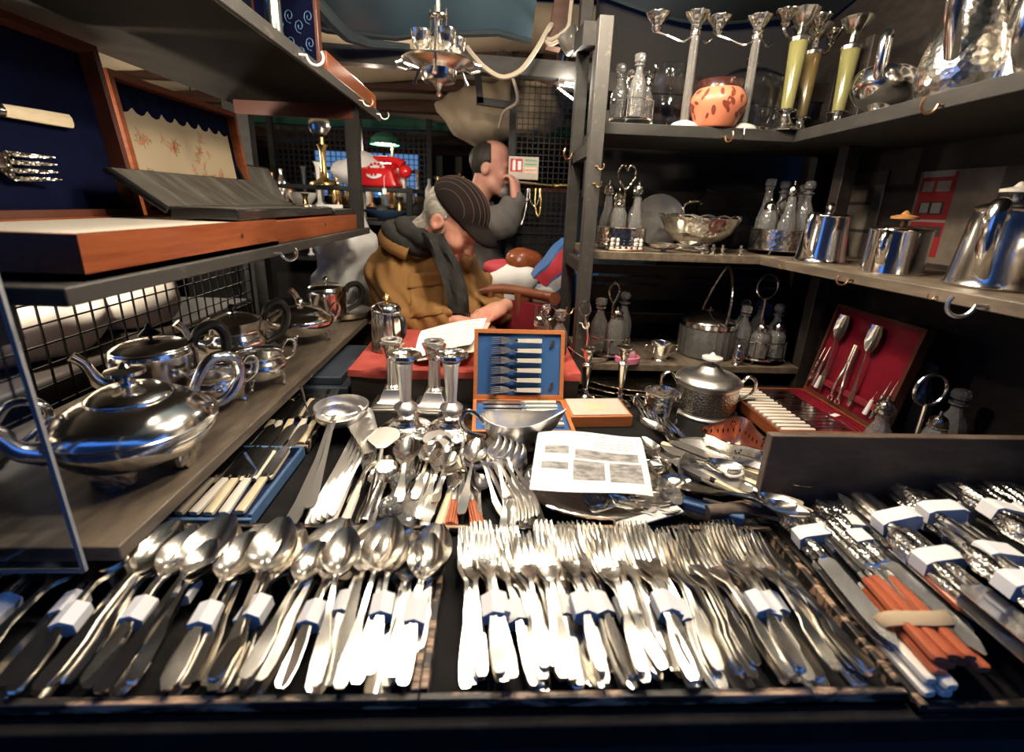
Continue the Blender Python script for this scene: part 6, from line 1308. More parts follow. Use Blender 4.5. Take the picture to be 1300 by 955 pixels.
for k in range(3): a = .5 + k * PI / 1.5; part(MB().tube([(.048 * math.cos(a), .048 * math.sin(a), .030), (.056 * math.cos(a), .056 * math.sin(a), .015), (.060 * math.cos(a), .060 * math.sin(a), .006)], [.003, .0025, .0045], 7), 'foot', 'silver_worn', t)
part(MB().tube([(0, 0, .03), (0, 0, .150)], [.0035, .0045], 8), 'pole', 'silver_worn', t); part(MB().lathe([(.018, .112), (.018, .115), (.002, .115)], 16), 'rack_plate', 'silver_dark', t)
part(MB().tube(arc((0, 0, .172), .022, -PI / 2, 1.5 * PI - .15, 24), .0022, 7, closed=True), 'ring', 'brass', t)
part(MB().tube(arc((0, 0, .222), .030, -PI / 2, 1.5 * PI - .15, 24, 'yz'), .0018, 6, closed=True).tube([(0, 0, .25), (0, 0, 2.12 - t.location.z)], .0012, 6), 'hanging_wire', 'brass', t)
# ------------------------------------------------------------------ cables
def cable(name, label, pts, r, mt): solo(MB().tube(spline(pts, 8), r, 7), name, mt, label, 'cable')
cable('cream_cable', 'thick cream cable looped slackly under the roof beam', [ony(593, 60, 1.60), ony(602, 72, 1.58), ony(618, 88, 1.56), ony(638, 98, 1.56), ony(660, 90, 1.56), ony(680, 64, 1.58), ony(695, 38, 1.60), ony(700, 31, 1.62)], .0075, 'cable_cream')
cable('thin_white_cable', 'thin white cable hanging from the beam to the wire screen', [ony(644, 75, 1.9), ony(650, 95, 1.95), ony(657, 128, 2.0), ony(640, 142, 2.1), ony(634, 162, 2.2)], .006, 'cable_cream')
cable('black_cable', 'black cable hanging from the slate sheet', [ony(741, -25, 1.5), ony(741, 5, 1.5), ony(738, 35, 1.5), ony(735, 62, 1.5)], .004, 'ebony')
cable('rope', 'cream rope tied round the roof strut', [ony(729, -30, 1.58), ony(724, 15, 1.58), ony(720, 36, 1.58), ony(700, 50, 1.60), ony(690, 46, 1.62), ony(698, 56, 1.60), ony(712, 50, 1.6)], .006, 'cable_cream')
def rag(P): return smin(ell(P, ony(727, 52, 1.6), (.042, .03, .034)), ell(P, ony(716, 47, 1.6), (.022, .02, .02)), .03) + .010 * noise3(P, 90, 3)
c = ony(723, 48, 1.6); solo(nets(rag, c - Vector((.12, .08, .09)), c + Vector((.12, .08, .09)), .009), 'plastic_wad', 'silk_grey', 'crumpled clear plastic wadded on the roof beam', 'plastic', smooth=80)
# ------------------------------------------------------------------ work light behind the post
t = thing('work_light', 'small bright work light with metal reflector behind the grey post', 'lamp', ony(728, 98, 1.75))
part(MB().b2((-.028, -.004, -.022), (.022, .004, .026)), 'tube_lamp', 'tube', t)
part(MB().bar((-.04, .01, .05), (-.055, -.02, -.03), .06, .004, (1, 0, 0)).bar((-.05, .0, -.032), (.04, 0, -.042), .06, .004), 'reflector', 'zinc', t)
part(MB().bar((-.05, 0, -.035), (.03, -.02, -.09), .012, .006), 'bracket_arm', 'zinc', t); part(MB().bar((-.035, .01, .05), (-.02, .01, .14), .012, .012, (0, 1, 0)), 'hanger', 'iron', t)
add_light('work_light_glow', ony(728, 98, 1.70) + Vector((-.02, -.02, -.02)), 3.0, (1, .92, .78), .03)
# fill lamps added out of sight to brighten the back of the stall
for i, (x, y, z, wt) in enumerate(((-.42, 1.80, 1.83, 7), (.42, 1.92, 2.06, 4), (-1.5, 2.6, 1.58, 8))):
    t = thing('added_fill_lamp', ('market lamp behind the blue sheet over the seated man', 'market lamp behind the slate sheet by the wire screen', 'market lamp over the neighbouring aisle')[i], 'lamp', (x, y, z))
    part(MB().sphere((0, 0, 0), .028, 12), 'bulb', 'bulb', t); part(MB().tube([(0, 0, .025), (0, 0, 2.52 - z)], .004, 6), 'cord', 'ebony', t); part(MB().lathe([(.016, .02), (.018, .06), (.010, .065)], 12), 'socket', 'ebony', t)
    add_light('added_fill_light', (x, y, z - .045), wt)
# ------------------------------------------------------------------ market background
rk = thing('market_rack', 'black metal rack in the aisle carrying the red telephone', 'rack', (-.7, 2.62, 0))
def rb2(a, b): return MB().b2(Vector(a) - Vector((-.7, 2.62, 0)), Vector(b) - Vector((-.7, 2.62, 0)))
for z in (1.405, 1.24, 1.05, .75): part(rb2((-1.35, 2.45, z - .018), (-.40, 2.85, z)), 'shelf', 'iron', rk)
for x, y in ((-1.33, 2.47), (-.42, 2.47), (-1.33, 2.83), (-.42, 2.83), (-.75, 2.83)): part(rb2((x - .014, y - .014, 0), (x + .014, y + .014, 1.95 if x == -.75 else 1.41)), 'post', 'iron' if x != -.75 else 'paint_grey', rk)
def bagf(P):
    c = np.array(ony(455, 222, 2.58)); c[2] = 1.405 + .07
    d = smin(ell(P, c, (.13, .09, .075)), ell(P, c + np.array((.02, 0, .075)), (.045, .04, .035)), .05); d = smin(d, ell(P, c + np.array((.12, .02, -.01)), (.07, .06, .06)), .03)
    return smax(d + .010 * noise3(P, 42, 1), 1.4055 - P[:, 2], .01)
c = ony(455, 222, 2.58); solo(nets(bagf, (c.x - .2, 2.42, 1.39), (c.x + .28, 2.74, 1.58), .012), 'plastic_bag', 'bag_white', 'crumpled white plastic bag beside the red telephone', 'bag', smooth=80)
c = ony(484, 230, 2.56); t = thing('telephone', 'red rotary telephone on the black rack', 'telephone', (c.x, 2.56, 1.4135), -.15)
def phf(P):
    d = np.maximum(np.abs(P[:, 0]) - (.105 - .35 * np.clip(P[:, 2], 0, .2)), np.maximum(P[:, 2] - (.095 + .35 * np.clip(P[:, 1] + .02, -.1, .03)), np.abs(P[:, 1]) - .085)); return smax(d, -P[:, 2], .012) - .008
part(nets(phf, (-.15, -.13, -.03), (.15, .13, .16), .010), 'body', 'red_plastic', t, smooth=60)
part(MB().lathe([(.048, 0), (.050, .004), (.046, .008), (.016, .009)], 28, (0, -.072, .070), ax=Matrix.Rotation(.95, 3, 'X')), 'dial', 'white_plastic', t)
for k in range(10): a = k * .56; part(MB().lathe([(.0075, 0), (.007, .002)], 10, Vector((0, -.078, .074)) + Matrix.Rotation(.95, 3, 'X') @ Vector((.034 * math.cos(a), .034 * math.sin(a), .006)), ax=Matrix.Rotation(.95, 3, 'X')), 'finger_hole', 'red_plastic', t)
part(MB().tube(spline([(-.11, .02, .105), (-.08, .02, .125), (0, .02, .135), (.08, .02, .125), (.11, .02, .105)], 5), ramp([.028, .018, .014, .018, .028], 21), 12), 'handset', 'red_plastic', t)
part(MB().sphere((.13, .0, .075), .034, 12), 'earpiece', 'red_plastic', t)
for px, lab in ((488, 'white paper tag hanging by string below the red telephone'), (446, 'white paper tag hanging by string below the plastic bag')):
    c = ony(px, 240, 2.44); tg = thing('price_tag', lab, 'tag', (c.x, 2.44, ony(px, 243, 2.44).z)); part(MB().b2((-.010, -.001, -.014), (.010, .001, .014)), 'card', 'paper', tg); part(MB().tube([(0, 0, .014), (0, 0, .06), (0, .02, .075)], .0014, 5), 'string', 'paper', tg)
solo(MB().b2((-.03, -.04, 0), (.03, .04, .10)), 'white_box', 'paper', 'small white box beside the red telephone', 'box', (*ony(508, 225, 2.6).xy, 1.4055), bevel=.004)
t = thing('desk_lamp', 'lit desk lamp with green shade behind the red telephone', 'lamp', (*ony(499, 205, 3.0).xy, 1.30))
lz = ony(490, 184, 3.0)
part(MB().tube([(0, 0, 0), (0, 0, lz.z - 1.30 + .04), (-.03, 0, lz.z - 1.30 + .06)], .008, 8), 'stem', 'brass', t); part(MB().lathe([(.07, 0), (.07, .012), (.01, .02)], 20), 'base', 'brass', t)
part(MB().lathe([(.085, 0), (.080, .035), (.05, .06), (.01, .07)], 24, (-.045, 0, lz.z - 1.30), cap=False), 'shade', 'green_paint', t); part(MB().lathe([(.001, .012), (.062, .012), (.060, .006), (.001, .004)], 20, (-.045, 0, lz.z - 1.30)), 'bulb', 'tube', t)
add_light('desk_light', (lz.x, 3.0, lz.z - .03), 5.0)
t = thing('aisle_table', 'long trestle table of bric-a-brac in the market aisle', 'table', (-.3, 3.3, 0))
part(MB().b2((-1.6, -.35, 1.26), (.35, .35, 1.30)), 'top', 'wood_dark', t); part(MB().b2((-1.6, -.33, .2), (.35, -.30, 1.26)), 'skirt', 'backdrop', t)
for x in (-1.5, .3): part(MB().b2((x - .03, -.3, 0), (x + .03, .3, 1.26)), 'trestle', 'wood_dark', t)
rnd = random.Random(21); shapes = [[(.05, 0), (.02, .02), (.03, .08), (.02, .16), (.04, .2)], [(.04, 0), (.06, .05), (.05, .1), (.02, .13)], [(.06, 0), (.012, .02), (.012, .22), (.03, .25)], [(.03, 0), (.03, .12), (.012, .16), (.012, .2)], [(.05, 0), (.08, .04), (.085, .07), (.07, .07)]]
words = ['waisted vase', 'round pot', 'tall candlestick', 'bottle', 'open bowl']; cats = ['vase', 'pot', 'candlestick', 'bottle', 'bowl']
mts = ['silver', 'brass', 'glass_cut', 'ceramic', 'copper']; mw_ = ['silver', 'brass', 'glass', 'white china', 'copper']
ys = [3.02, 3.18, 3.35, 3.52]
for i in range(34):
    k, m_ = i % 5, (i * 3 + i // 5) % 5; x = -1.72 + .055 * i
    solo(MB().lathe(smooth_prof(shapes[k], 2), 16), words[k].replace(' ', '_'), mts[m_], 'small %s %s on the trestle table in the market aisle' % (mw_[m_], words[k]), cats[k], (x, ys[i % 4], 1.30), group='bric-a-brac on the aisle table')
for i in range(16):
    k, m_ = (i * 2) % 5, (i * 2 + 1) % 5; x = -1.28 + .053 * i; z = (1.05, 1.24)[i % 2]
    o = solo(MB().lathe(smooth_prof(shapes[k], 2), 16), words[k].replace(' ', '_'), mts[m_], 'small %s %s on the %s shelf of the black rack' % (mw_[m_], words[k], ('lower', 'upper')[i % 2]), cats[k], (x, 2.55 + .06 * (i % 3), z), group='bric-a-brac on the black rack'); o.scale = (.6, .6, .62)
t = thing('brass_oil_lamp', 'brass lamp with a round mirror head at the end of the black rack', 'lamp', (*ony(412, 228, 2.6).xy, 1.405))
part(MB().lathe(smooth_prof([(.075, 0), (.07, .02), (.022, .04), (.016, .16), (.03, .2)], 3), 20), 'stand', 'brass', t); part(MB().lathe([(.001, 0), (.05, .005), (.055, .02), (.04, .03)], 20, (0, 0, .29), ax=Matrix.Rotation(PI / 2, 3, 'X')), 'mirror_head', 'silver', t); part(MB().tube([(0, 0, .2), (0, .01, .29)], .012, 8), 'neck', 'brass', t)
solo(MB().lathe([(.001, 0), (.03, .002), (.13, .05), (.135, .055), (.12, .052), (.03, .01), (.001, .008)], 36), 'pewter_bowl', 'slip_blue', 'wide shallow blue-grey bowl on the far end of the rack behind the seated man', 'bowl', (*ony(492, 272, 2.55).xy, 1.2405 + .0))
for px in (459,): solo(MB().sphere((0, 0, 0), .006, 8), 'indicator_light', 'led_blue', 'tiny blue indicator light under the black rack', 'light', ony(482, 246, 2.43))
win = struct(MB().b2((-2.3, 6.44, 1.35), (-.95, 6.49, 2.05)), 'window_1', 'window_lit')
for i in range(4): part(MB().b2((-2.3 + .45 * i - .02, 6.41, 1.35), (-2.3 + .45 * i + .02, 6.44, 2.05)), 'mullion', 'iron', win)
for z in (1.35, 1.7, 2.05): part(MB().b2((-2.32, 6.41, z - .02), (-.93, 6.44, z + .02)), 'transom', 'iron', win)
g = thing('aisle_mesh_screen', 'wire mesh screen across the market aisle behind the rack', 'mesh screen', (-1.2, 3.9, 0)); part(wire_grid((-.5, 0, 1.1), (1.2, 0, 0), (0, 0, .75), 30, 19, .003), 'wire_grid', 'iron', g)
for x in (-.5, .1, .7): part(MB().b2((x - .02, -.02, 0), (x + .02, .02, 1.95)), 'post', 'paint_grey', g)
for i, (x, z0, z1) in enumerate(((-.5, 1.3, 1.75), (-.32, 1.3, 1.75), (-.16, 1.3, 1.7), (.0, 1.3, 1.72))): solo(MB().b2((x - .03, 4.6, 0), (x + .03, 4.66, z1)), 'white_upright', 'paint_grey_worn', 'pale upright of a distant stall beyond the aisle table', 'upright', group='distant stall uprights')
# awning roll, sacks, hanging cloth
def rollf(P):
    c = np.array(ony(637, 138, 2.70)); d = smin(ell(P, c, (.33, .14, .115)), ell(P, c + np.array((-.10, 0, -.10)), (.13, .12, .10)), .10); d = smin(d, ell(P, c + np.array((.17, 0, .03)), (.16, .13, .15)), .08)
    return d + .016 * noise3(P, 24, 5) + .006 * np.sin(P[:, 0] * 60 + P[:, 2] * 40)
c = ony(637, 138, 2.70); solo(nets(rollf, c - Vector((.45, .28, .32)), c + Vector((.48, .28, .28)), .022), 'awning_bundle', 'canvas_cream', 'big cream bundle of folded awning slung under the roof', 'bundle', smooth=80)
solo(MB().bar(ony(640, 96, 2.75), ony(640, 60, 2.75), .012, .012, (0, 1, 0)), 'bundle_strap', 'iron', 'dark strap holding up the cream awning bundle', 'strap')
solo(MB().grid(lambda u, v: Vector((-.12 + .20 * u, 2.95 + .03 * math.sin(16 * u), 1.82 - .75 * v)), 20, 14, .004), 'green_coat', 'green_dim', 'dark green cloth hanging behind the standing man', 'cloth')
def sackf(P):
    c = np.array(ony(442, 335, 1.85)); d = smin(ell(P, c + np.array((0, 0, .08)), (.11, .10, .12)), ell(P, c + np.array((-.02, 0, -.10)), (.12, .11, .13)), .04); return d + .018 * noise3(P, 38, 7) + .006 * noise3(P, 110, 8)
c = ony(442, 335, 1.85); solo(nets(sackf, c - Vector((.2, .18, .32)), c + Vector((.2, .18, .27)), .016), 'white_sack', 'bag_white', 'bulging white plastic sack behind the seated man', 'sack', smooth=80)
solo(MB().b2((c.x - .25, 1.70, 0), (c.x + .15, 2.02, c.z - .20)), 'packing_crate', 'canvas_cream', 'pale cardboard crate under the white sack', 'crate', bevel=.005)
# ------------------------------------------------------------------ wire gate, notice, cabinet, hanging chains
gp = ony(648, 240, 2.3); gx = gp.x
g = thing('wire_gate', 'black framed wire mesh gate behind the stall', 'gate', (gx, 2.3, 0))
part(wire_grid((0.02, 0, .55), (.56, 0, 0), (0, 0, 1.33), 22, 52, .0016), 'wire_grid', 'iron', g)
for a, b in (((0, 0, 0), (0, 0, 2.0)), ((.58, 0, 0), (.58, 0, 2.0)), ((0, 0, 1.9), (.58, 0, 1.9)), ((0, 0, .55), (.58, 0, .55))): part(MB().bar(a, b, .030, .030, (0, 1, 0)), 'bar', 'iron', g)
nt = ony(665, 213, 2.27); t = thing('fire_notice', 'small white fire notice with a red extinguisher panel on the wire gate', 'sign', (nt.x, 2.278, nt.z))
part(MB().b2((-.070, -.002, -.050), (.068, .002, .048)), 'board', 'paper_old', t); part(MB().b2((-.062, -.003, -.018), (-.006, -.002, .038)), 'red_panel', 'sign_red', t)
part(MB().b2((-.052, -.0036, -.012), (-.038, -.003, .030)).b2((-.048, -.0036, .030), (-.042, -.003, .035)), 'extinguisher_symbol', 'paper', t); part(MB().b2((-.028, -.0036, -.010), (-.012, -.003, .028)), 'flame_symbol', 'paper', t)
for i in range(4): part(MB().b2((.004, -.003, .030 - .017 * i), (.058, -.0024, .036 - .017 * i)), 'text_line', 'sign_green' if i < 2 else 'copper_lining', t)
cbp = ony(718, 285, 2.75); t = thing('brown_cabinet', 'brown wooden cabinet with a glazed arch behind the wire gate', 'cabinet', (cbp.x, 2.9, 0))
part(MB().b2((-.22, -.15, 0), (.25, .15, 1.40)), 'body', 'mahogany_dark', t); part(MB().b2((-.03, -.155, .98), (.12, -.15, 1.26)), 'pane', 'print_pale', t); part(MB().b2((-.22, -.17, 1.40), (.25, .15, 1.44)), 'cornice', 'mahogany', t)
solo(MB().b2((gx - .25, 2.55, .7), (gx + .40, 2.60, 1.42)), 'louvred_panel', 'backdrop', 'black louvred panel behind the hanging chains', 'panel')
for i in range(8): part(MB().b2((0, 0, 0), (.40, .012, .010)), 'louvre', 'wood_dark', bpy.data.objects['louvred_panel'], (gx - .02, 2.535, .95 + .05 * i))
solo(MB().tube([ony(660, 232, 2.25), ony(690, 235, 2.25), ony(702, 236, 2.25)], .006, 8).tube([ony(703, 236, 2.25), ony(724, 236, 2.25)], .011, 10), 'brass_rail', 'gilt', 'brass-ended rail across the wire gate', 'rail')
for i, (xa_, xb2, zl) in enumerate(((652, 670, 285), (672, 685, 262), (680, 686, 275))):
    a, b, l_ = ony(xa_, 240, 2.24), ony(xb2, 240, 2.24), ony((xa_ + xb2) / 2, zl, 2.24); m = MB()
    pts = spline([a, (a + l_) / 2 + Vector((-.008, 0, -.01)), l_, (b + l_) / 2 + Vector((.008, 0, -.01)), b], 10)
    for p_ in pts: m.sphere(p_, .0045, 6)
    o = solo(m, 'bead_chain', ('silver_worn', 'silver_dark', 'gilt')[i], ('long silver bead chain hung on the wire gate', 'short dark bead chain hung on the wire gate', 'gilt bead chain hung on the wire gate')[i], 'necklace')
solo(MB().b2((gx - .22, 1.98, .96), (.36, 2.12, 1.0)), 'white_shelf', 'white_plastic', 'pale shelf edge behind the standing man', 'shelf')
for s_ in (gx - .2, .34): part(MB().b2((s_ - .015, 2.0, 0), (s_ + .015, 2.1, .96)), 'leg', 'iron', bpy.data.objects['white_shelf'])
for i, (px, py, r, mt, lab) in enumerate(((650, 352, .09, 'paper', 'heap of white paper bundles on the ground behind the gate post'), (640, 372, .08, 'bag_white', 'pale plastic bundle below the paper heap'), (665, 330, .06, 'mahogany', 'brown wicker bundle beside the striped bag'), (632, 340, .05, 'stripe_red', 'red cloth bundle behind the chair'))):
    c = ony(px, py, 1.90)
    def hf(P, c=c, r=r, i=i): return ell(P, c, (r * 1.3, r, r * .8)) + .012 * noise3(P, 30, 10 + i)
    solo(nets(hf, c - Vector((r * 1.7, r * 1.5, r * 1.3)), c + Vector((r * 1.7, r * 1.5, r * 1.3)), .014), 'stock_bundle', mt, lab, 'bundle', smooth=80)
solo(MB().b2((.0, 1.80, 0), (.40, 1.975, ony(650, 385, 1.90).z - .02)), 'stock_crate', 'wood_dark', 'dark crate under the paper bundles behind the chair', 'crate')
# striped laundry bag leaning behind the post
def sb(px, py, Y=1.62): return ony(px, py, Y)
A_, B_, C2, D2 = sb(718, 302), sb(722, 380), sb(684, 378), sb(676, 352)
t = thing('striped_bag', 'red white and blue striped laundry bag leaning behind the grey post', 'bag', (B_.x, 1.62, B_.z))
O_ = Vector((B_.x, 1.62, B_.z)); m = MB()
def bagp(u, v, w_):
    """u from red edge to blue corner, v along the slope"""
    lo = D2 * (1 - u) + B_ * u; hi = A_ * (1 - u) + (B_ + Vector((.10, 0, .10))) * u; p = lo * (1 - v) + hi * v
    bul = math.sin(PI * min(max(v, .03), .97)) * .03 + .03; return p + Vector((0, -bul if w_ == 0 else bul + .05, .004 * math.sin(17 * u + 11 * v))) - O_
for w_ in (0, 1):
    NU = 24; b0 = len(m.v)
    m.v += [tuple(bagp(i / NU, j / 12, w_)) for i in range(NU + 1) for j in range(13)]
    for i in range(NU):
        u = i / NU; s_ = 0 if u < .04 else 1 if u < .30 else 0 if u < .37 else 2 if u < .58 else 0
        for j in range(12): f_ = (b0 + i * 13 + j, b0 + (i + 1) * 13 + j, b0 + (i + 1) * 13 + j + 1, b0 + i * 13 + j + 1); m.f.append(f_); m.m.append(s_)
L0 = 25 * 13
rim = [j for j in range(13)] + [i * 13 + 12 for i in range(1, 25)] + [24 * 13 + j for j in range(11, -1, -1)] + [i * 13 for i in range(23, 0, -1)]
for k in range(len(rim)): m.f.append((rim[k], rim[(k + 1) % len(rim)], L0 + rim[(k + 1) % len(rim)], L0 + rim[k])); m.m.append(0)
part(m, 'bag_body', ['stripe_blue', 'stripe_red', 'stripe_white'], t, smooth=60)
solo(MB().b2((.17, 1.54, 0), (.232, 1.79, ony(700, 383, 1.62).z)), 'cardboard_box', 'board_brown', 'brown box holding up the striped bag', 'box')
part(MB().b2((.155, 1.54, .85), (.170, 1.66, 1.02)), 'flap', 'board_brown', bpy.data.objects['cardboard_box'])
# chair behind the plinth
cc = Vector((.11, 1.56, 0)); t = thing('wooden_chair', 'polished wooden chair with a dark red seat behind the plinth', 'chair', cc, -.3)
zr = ony(630, 378, 1.5).z
part(MB().tube(spline([(-.20, .0, zr - .01), (-.08, .03, zr + .01), (.06, .02, zr), (.12, -.04, zr + .005)], 5), ramp([.014, .018, .018, .022], 16), 10), 'arm_rail', 'chairwood', t)
part(MB().b2((-.14, -.08, .46), (.0, .16, .50)), 'seat', 'velvet_red', t, bevel=.015)
part(MB().grid(lambda u, v: Vector((-.14 + .22 * u, .02 + .03 * math.sin(PI * u), zr - .03 - .25 * v)), 8, 8, .03), 'back_pad', 'velvet_red', t)
for x, y, h_ in ((-.12, -.06, .47), (-.02, -.06, .47), (-.12, .14, zr), (-.02, .14, zr)): part(MB().tube([(x, y, 0), (x, y, h_)], .016, 8), 'leg', 'chairwood', t)
for x in (-.12, -.02): part(MB().tube([(x, .1, .48), (x, .02, zr)], .013, 8), 'arm_post', 'chairwood', t)
solo(MB().b2((-.03, -.02, 0), (.03, .02, .03)), 'red_tin', 'red_plastic', 'small red box lying on the plinth behind the fork case', 'box', (.085, 1.30, PT), bevel=.003)
# ------------------------------------------------------------------ newspaper on the plinth
na, nb, nc, nd = ony(535, 420, 1.26), ony(618, 404, 1.34), ony(524, 452, 1.10), ony(598, 440, 1.10)
def news(u, v):
    p = (na * (1 - v) + nc * v) * (1 - u) + (nb * (1 - v) + nd * v) * u; p.z = max(p.z, PT + .004); return p + Vector((0, 0, .006 * math.sin(3 * u + 5 * v)))
mb = MB(); mb.grid(news, 40, 30); mb.m = [1 if (j % 3 == 1 and 4 < i < 36 and (i * 5 + j) % 7 and i % 12 > 1) else 0 for i in range(40) for j in range(30)]
solo(mb, 'newspaper', ['paper', 'paper_old'], 'folded newspaper spread on the red cloth before the seated man', 'newspaper', smooth=70)
na2, nb2, nc2, nd2 = [p + Vector((.012, -.01, -.010)) for p in (na, nb, nc, nd)]
solo(MB().grid(lambda u, v: Vector((lambda p: (p.x, p.y, max(p.z, PT + .002)))((na2 * (1 - v) + nc2 * v) * (1 - u) + (nb2 * (1 - v) + nd2 * v) * u)), 12, 10), 'newspaper_fold', 'paper_old', 'under fold of newsprint below the open newspaper', 'newspaper', smooth=70)
solo(MB().box((0, 0, 0), (.010, .07, .006)), 'black_pen', 'ebony', 'black pen lying beside the newspaper on the red cloth', 'pen', (-.205, 1.10, PT + .005), (0, 0, -.7))
# ------------------------------------------------------------------ people
def head_field(P, beard=False):
    d = ell(P, (0, 0, .035), (.098, .076, .088)); d = smin(d, ell(P, (.035, 0, -.035), (.062, .058, .078)), .04)
    d = smin(d, seg(P, (.03, .045, -.075), (.075, .012, -.100), .022, .020), .03); d = smin(d, seg(P, (.03, -.045, -.075), (.075, -.012, -.100), .022, .020), .03)
    d = smin(d, ell(P, (.082, 0, -.098), (.020, .022, .020)), .02)
    d = smin(d, seg(P, (.088, 0, .012), (.116, 0, -.036), .008, .013), .014); d = smin(d, seg(P, (.108, -.012, -.040), (.108, .012, -.040), .008, .008), .008)
    d = smin(d, seg(P, (.084, -.035, .020), (.084, .035, .020), .012, .012), .016)
    for s in (-1, 1):
        d = smax(d, -ell(P, (.100, s * .030, .0), (.016, .016, .010)), .012); d = smin(d, ell(P, (.082, s * .030, .0), (.012, .013, .012)), .004)
        d = smin(d, ell(P, (.066, s * .040, -.030), (.024, .020, .022)), .02)
        e = smax(ell(P, (-.005, s * .078, -.010), (.022, .012, .030)), -ell(P, (.0, s * .090, -.006), (.011, .008, .016)), .006); d = smin(d, e, .008)
    d = smin(d, seg(P, (.092, -.020, -.070), (.092, .020, -.070), .007, .007), .006); d = smax(d, -seg(P, (.101, -.022, -.064), (.101, .022, -.064), .003, .003), .004)
    d = smin(d, seg(P, (.088, -.018, -.077), (.088, .018, -.077), .007, .007), .006)
    return smin(d, seg(P, (-.025, 0, -.07), (-.055, 0, -.19), .056, .058), .035)
def local(P, c, R): return (P - np.array(c)) @ np.array(R)       # world -> head space (R columns are the head axes)
def head_axes(yaw, pitch, roll=0): return Matrix.Rotation(yaw, 3, 'Z') @ Matrix.Rotation(pitch, 3, 'Y') @ Matrix.Rotation(roll, 3, 'X')
def hand_mb(wrist, direction, palm_n, curl=.6, s=1.0):
    """five separate bent fingers on a palm"""
    Rm = np.array(basis(direction, palm_n)); W = np.array(wrist)
    def f(P):
        q = ((P - W) @ Rm) / s
        d = smin(seg(q, (-.016, .01, 0), (-.022, .075, 0), .016, .014), seg(q, (.016, .01, 0), (.020, .078, 0), .016, .014), .02); d = smin(d, seg(q, (0, -.04, 0), (0, .06, 0), .024, .017), .02)
        for i, (x, L) in enumerate(((-.030, .058), (-.010, .070), (.010, .076), (.029, .068))):
            y0 = .080; a = curl * (1 + .1 * i); p0 = np.array((x * .85, y0, 0)); p1 = p0 + L * .45 * np.array((x * .6, math.cos(a * .5), -math.sin(a * .5))); p2 = p1 + L * .32 * np.array((0, math.cos(a * 1.2), -math.sin(a * 1.2))); p3 = p2 + L * .25 * np.array((0, math.cos(a * 1.8), -math.sin(a * 1.8)))
            e = np.minimum(np.minimum(seg(q, p0, p1, .0088, .0082), seg(q, p1, p2, .0082, .0076)), seg(q, p2, p3, .0076, .0064)); d = smin(d, e, .006)
        e = smin(seg(q, (.024, .022, -.004), (.048, .050, -.016), .012, .010), seg(q, (.048, .050, -.016), (.050, .078, -.024), .0095, .0078), .006); d = smin(d, e, .010)
        return d * s
    lo = W - .15 * s; hi = W + .15 * s; return nets(f, lo, hi, .0042 * s)
def merge(a, b): a.add(b.v, b.f); return a
# --- seated man: leaning over his newspaper, facing the shelves
HC = ony(574, 279, 1.55); DM = np.array(HC) - np.array(ony(574, 277, 1.30)); DV = Vector(DM); HR = head_axes(math.radians(-24), math.radians(40)); HP = np.array(HC)
def W3(p): return HC + HR @ Vector(p)
man = thing('person', 'seated person in a tan jacket, grey scarf and dark cap bent over a newspaper', 'person', (-.23 + DV.x, 1.43 + DV.y, 0))
MX, MY = -.23 + DV.x, 1.43 + DV.y
def rooted(mb): mb.v = [(x - MX, y - MY, z) for x, y, z in mb.v]; return mb
body = nets(lambda P: head_field(local(P, HC, HR)), HP - .24, HP + .20, .0042)
def torso(P):
    P = P - DM
    d = seg(P, (-.23, 1.46, .58), (-.23, 1.45, 1.06), .115, .11); d = smin(d, seg(P, (-.24, 1.45, 1.08), (-.15, 1.37, 1.22), .065, .045), .04)
    for a in (((-.29, 1.35, 1.10), (-.265, 1.25, .99), .042, .038), ((-.265, 1.25, .99), (-.10, 1.20, .995), .036, .03), ((-.10, 1.50, 1.11), (.02, 1.44, .98), .05, .045), ((.02, 1.44, .98), (.055, 1.29, 1.015), .042, .03), ((-.30, 1.40, .56), (-.24, 1.05, .52), .085, .06), ((-.14, 1.46, .56), (-.08, 1.12, .53), .085, .06), ((-.24, 1.05, .52), (-.24, 1.07, .08), .055, .045), ((-.08, 1.12, .53), (-.08, 1.14, .08), .055, .045)): d = smin(d, seg(P, *a), .03)
    return d
merge(body, nets(torso, np.array((-.50, .92, .0)) + DM, np.array((.22, 1.66, 1.32)) + DM, .020))
merge(body, hand_mb(Vector((.052, 1.245, 1.030)) + DV, (-.55, -.80, -.10), (.1, -.2, 1), .5)); merge(body, hand_mb(Vector((-.085, 1.198, .998)) + DV, (.95, -.10, -.12), (0, -.1, 1), .5))
part(rooted(body), 'body', 'skin', man, smooth=80)
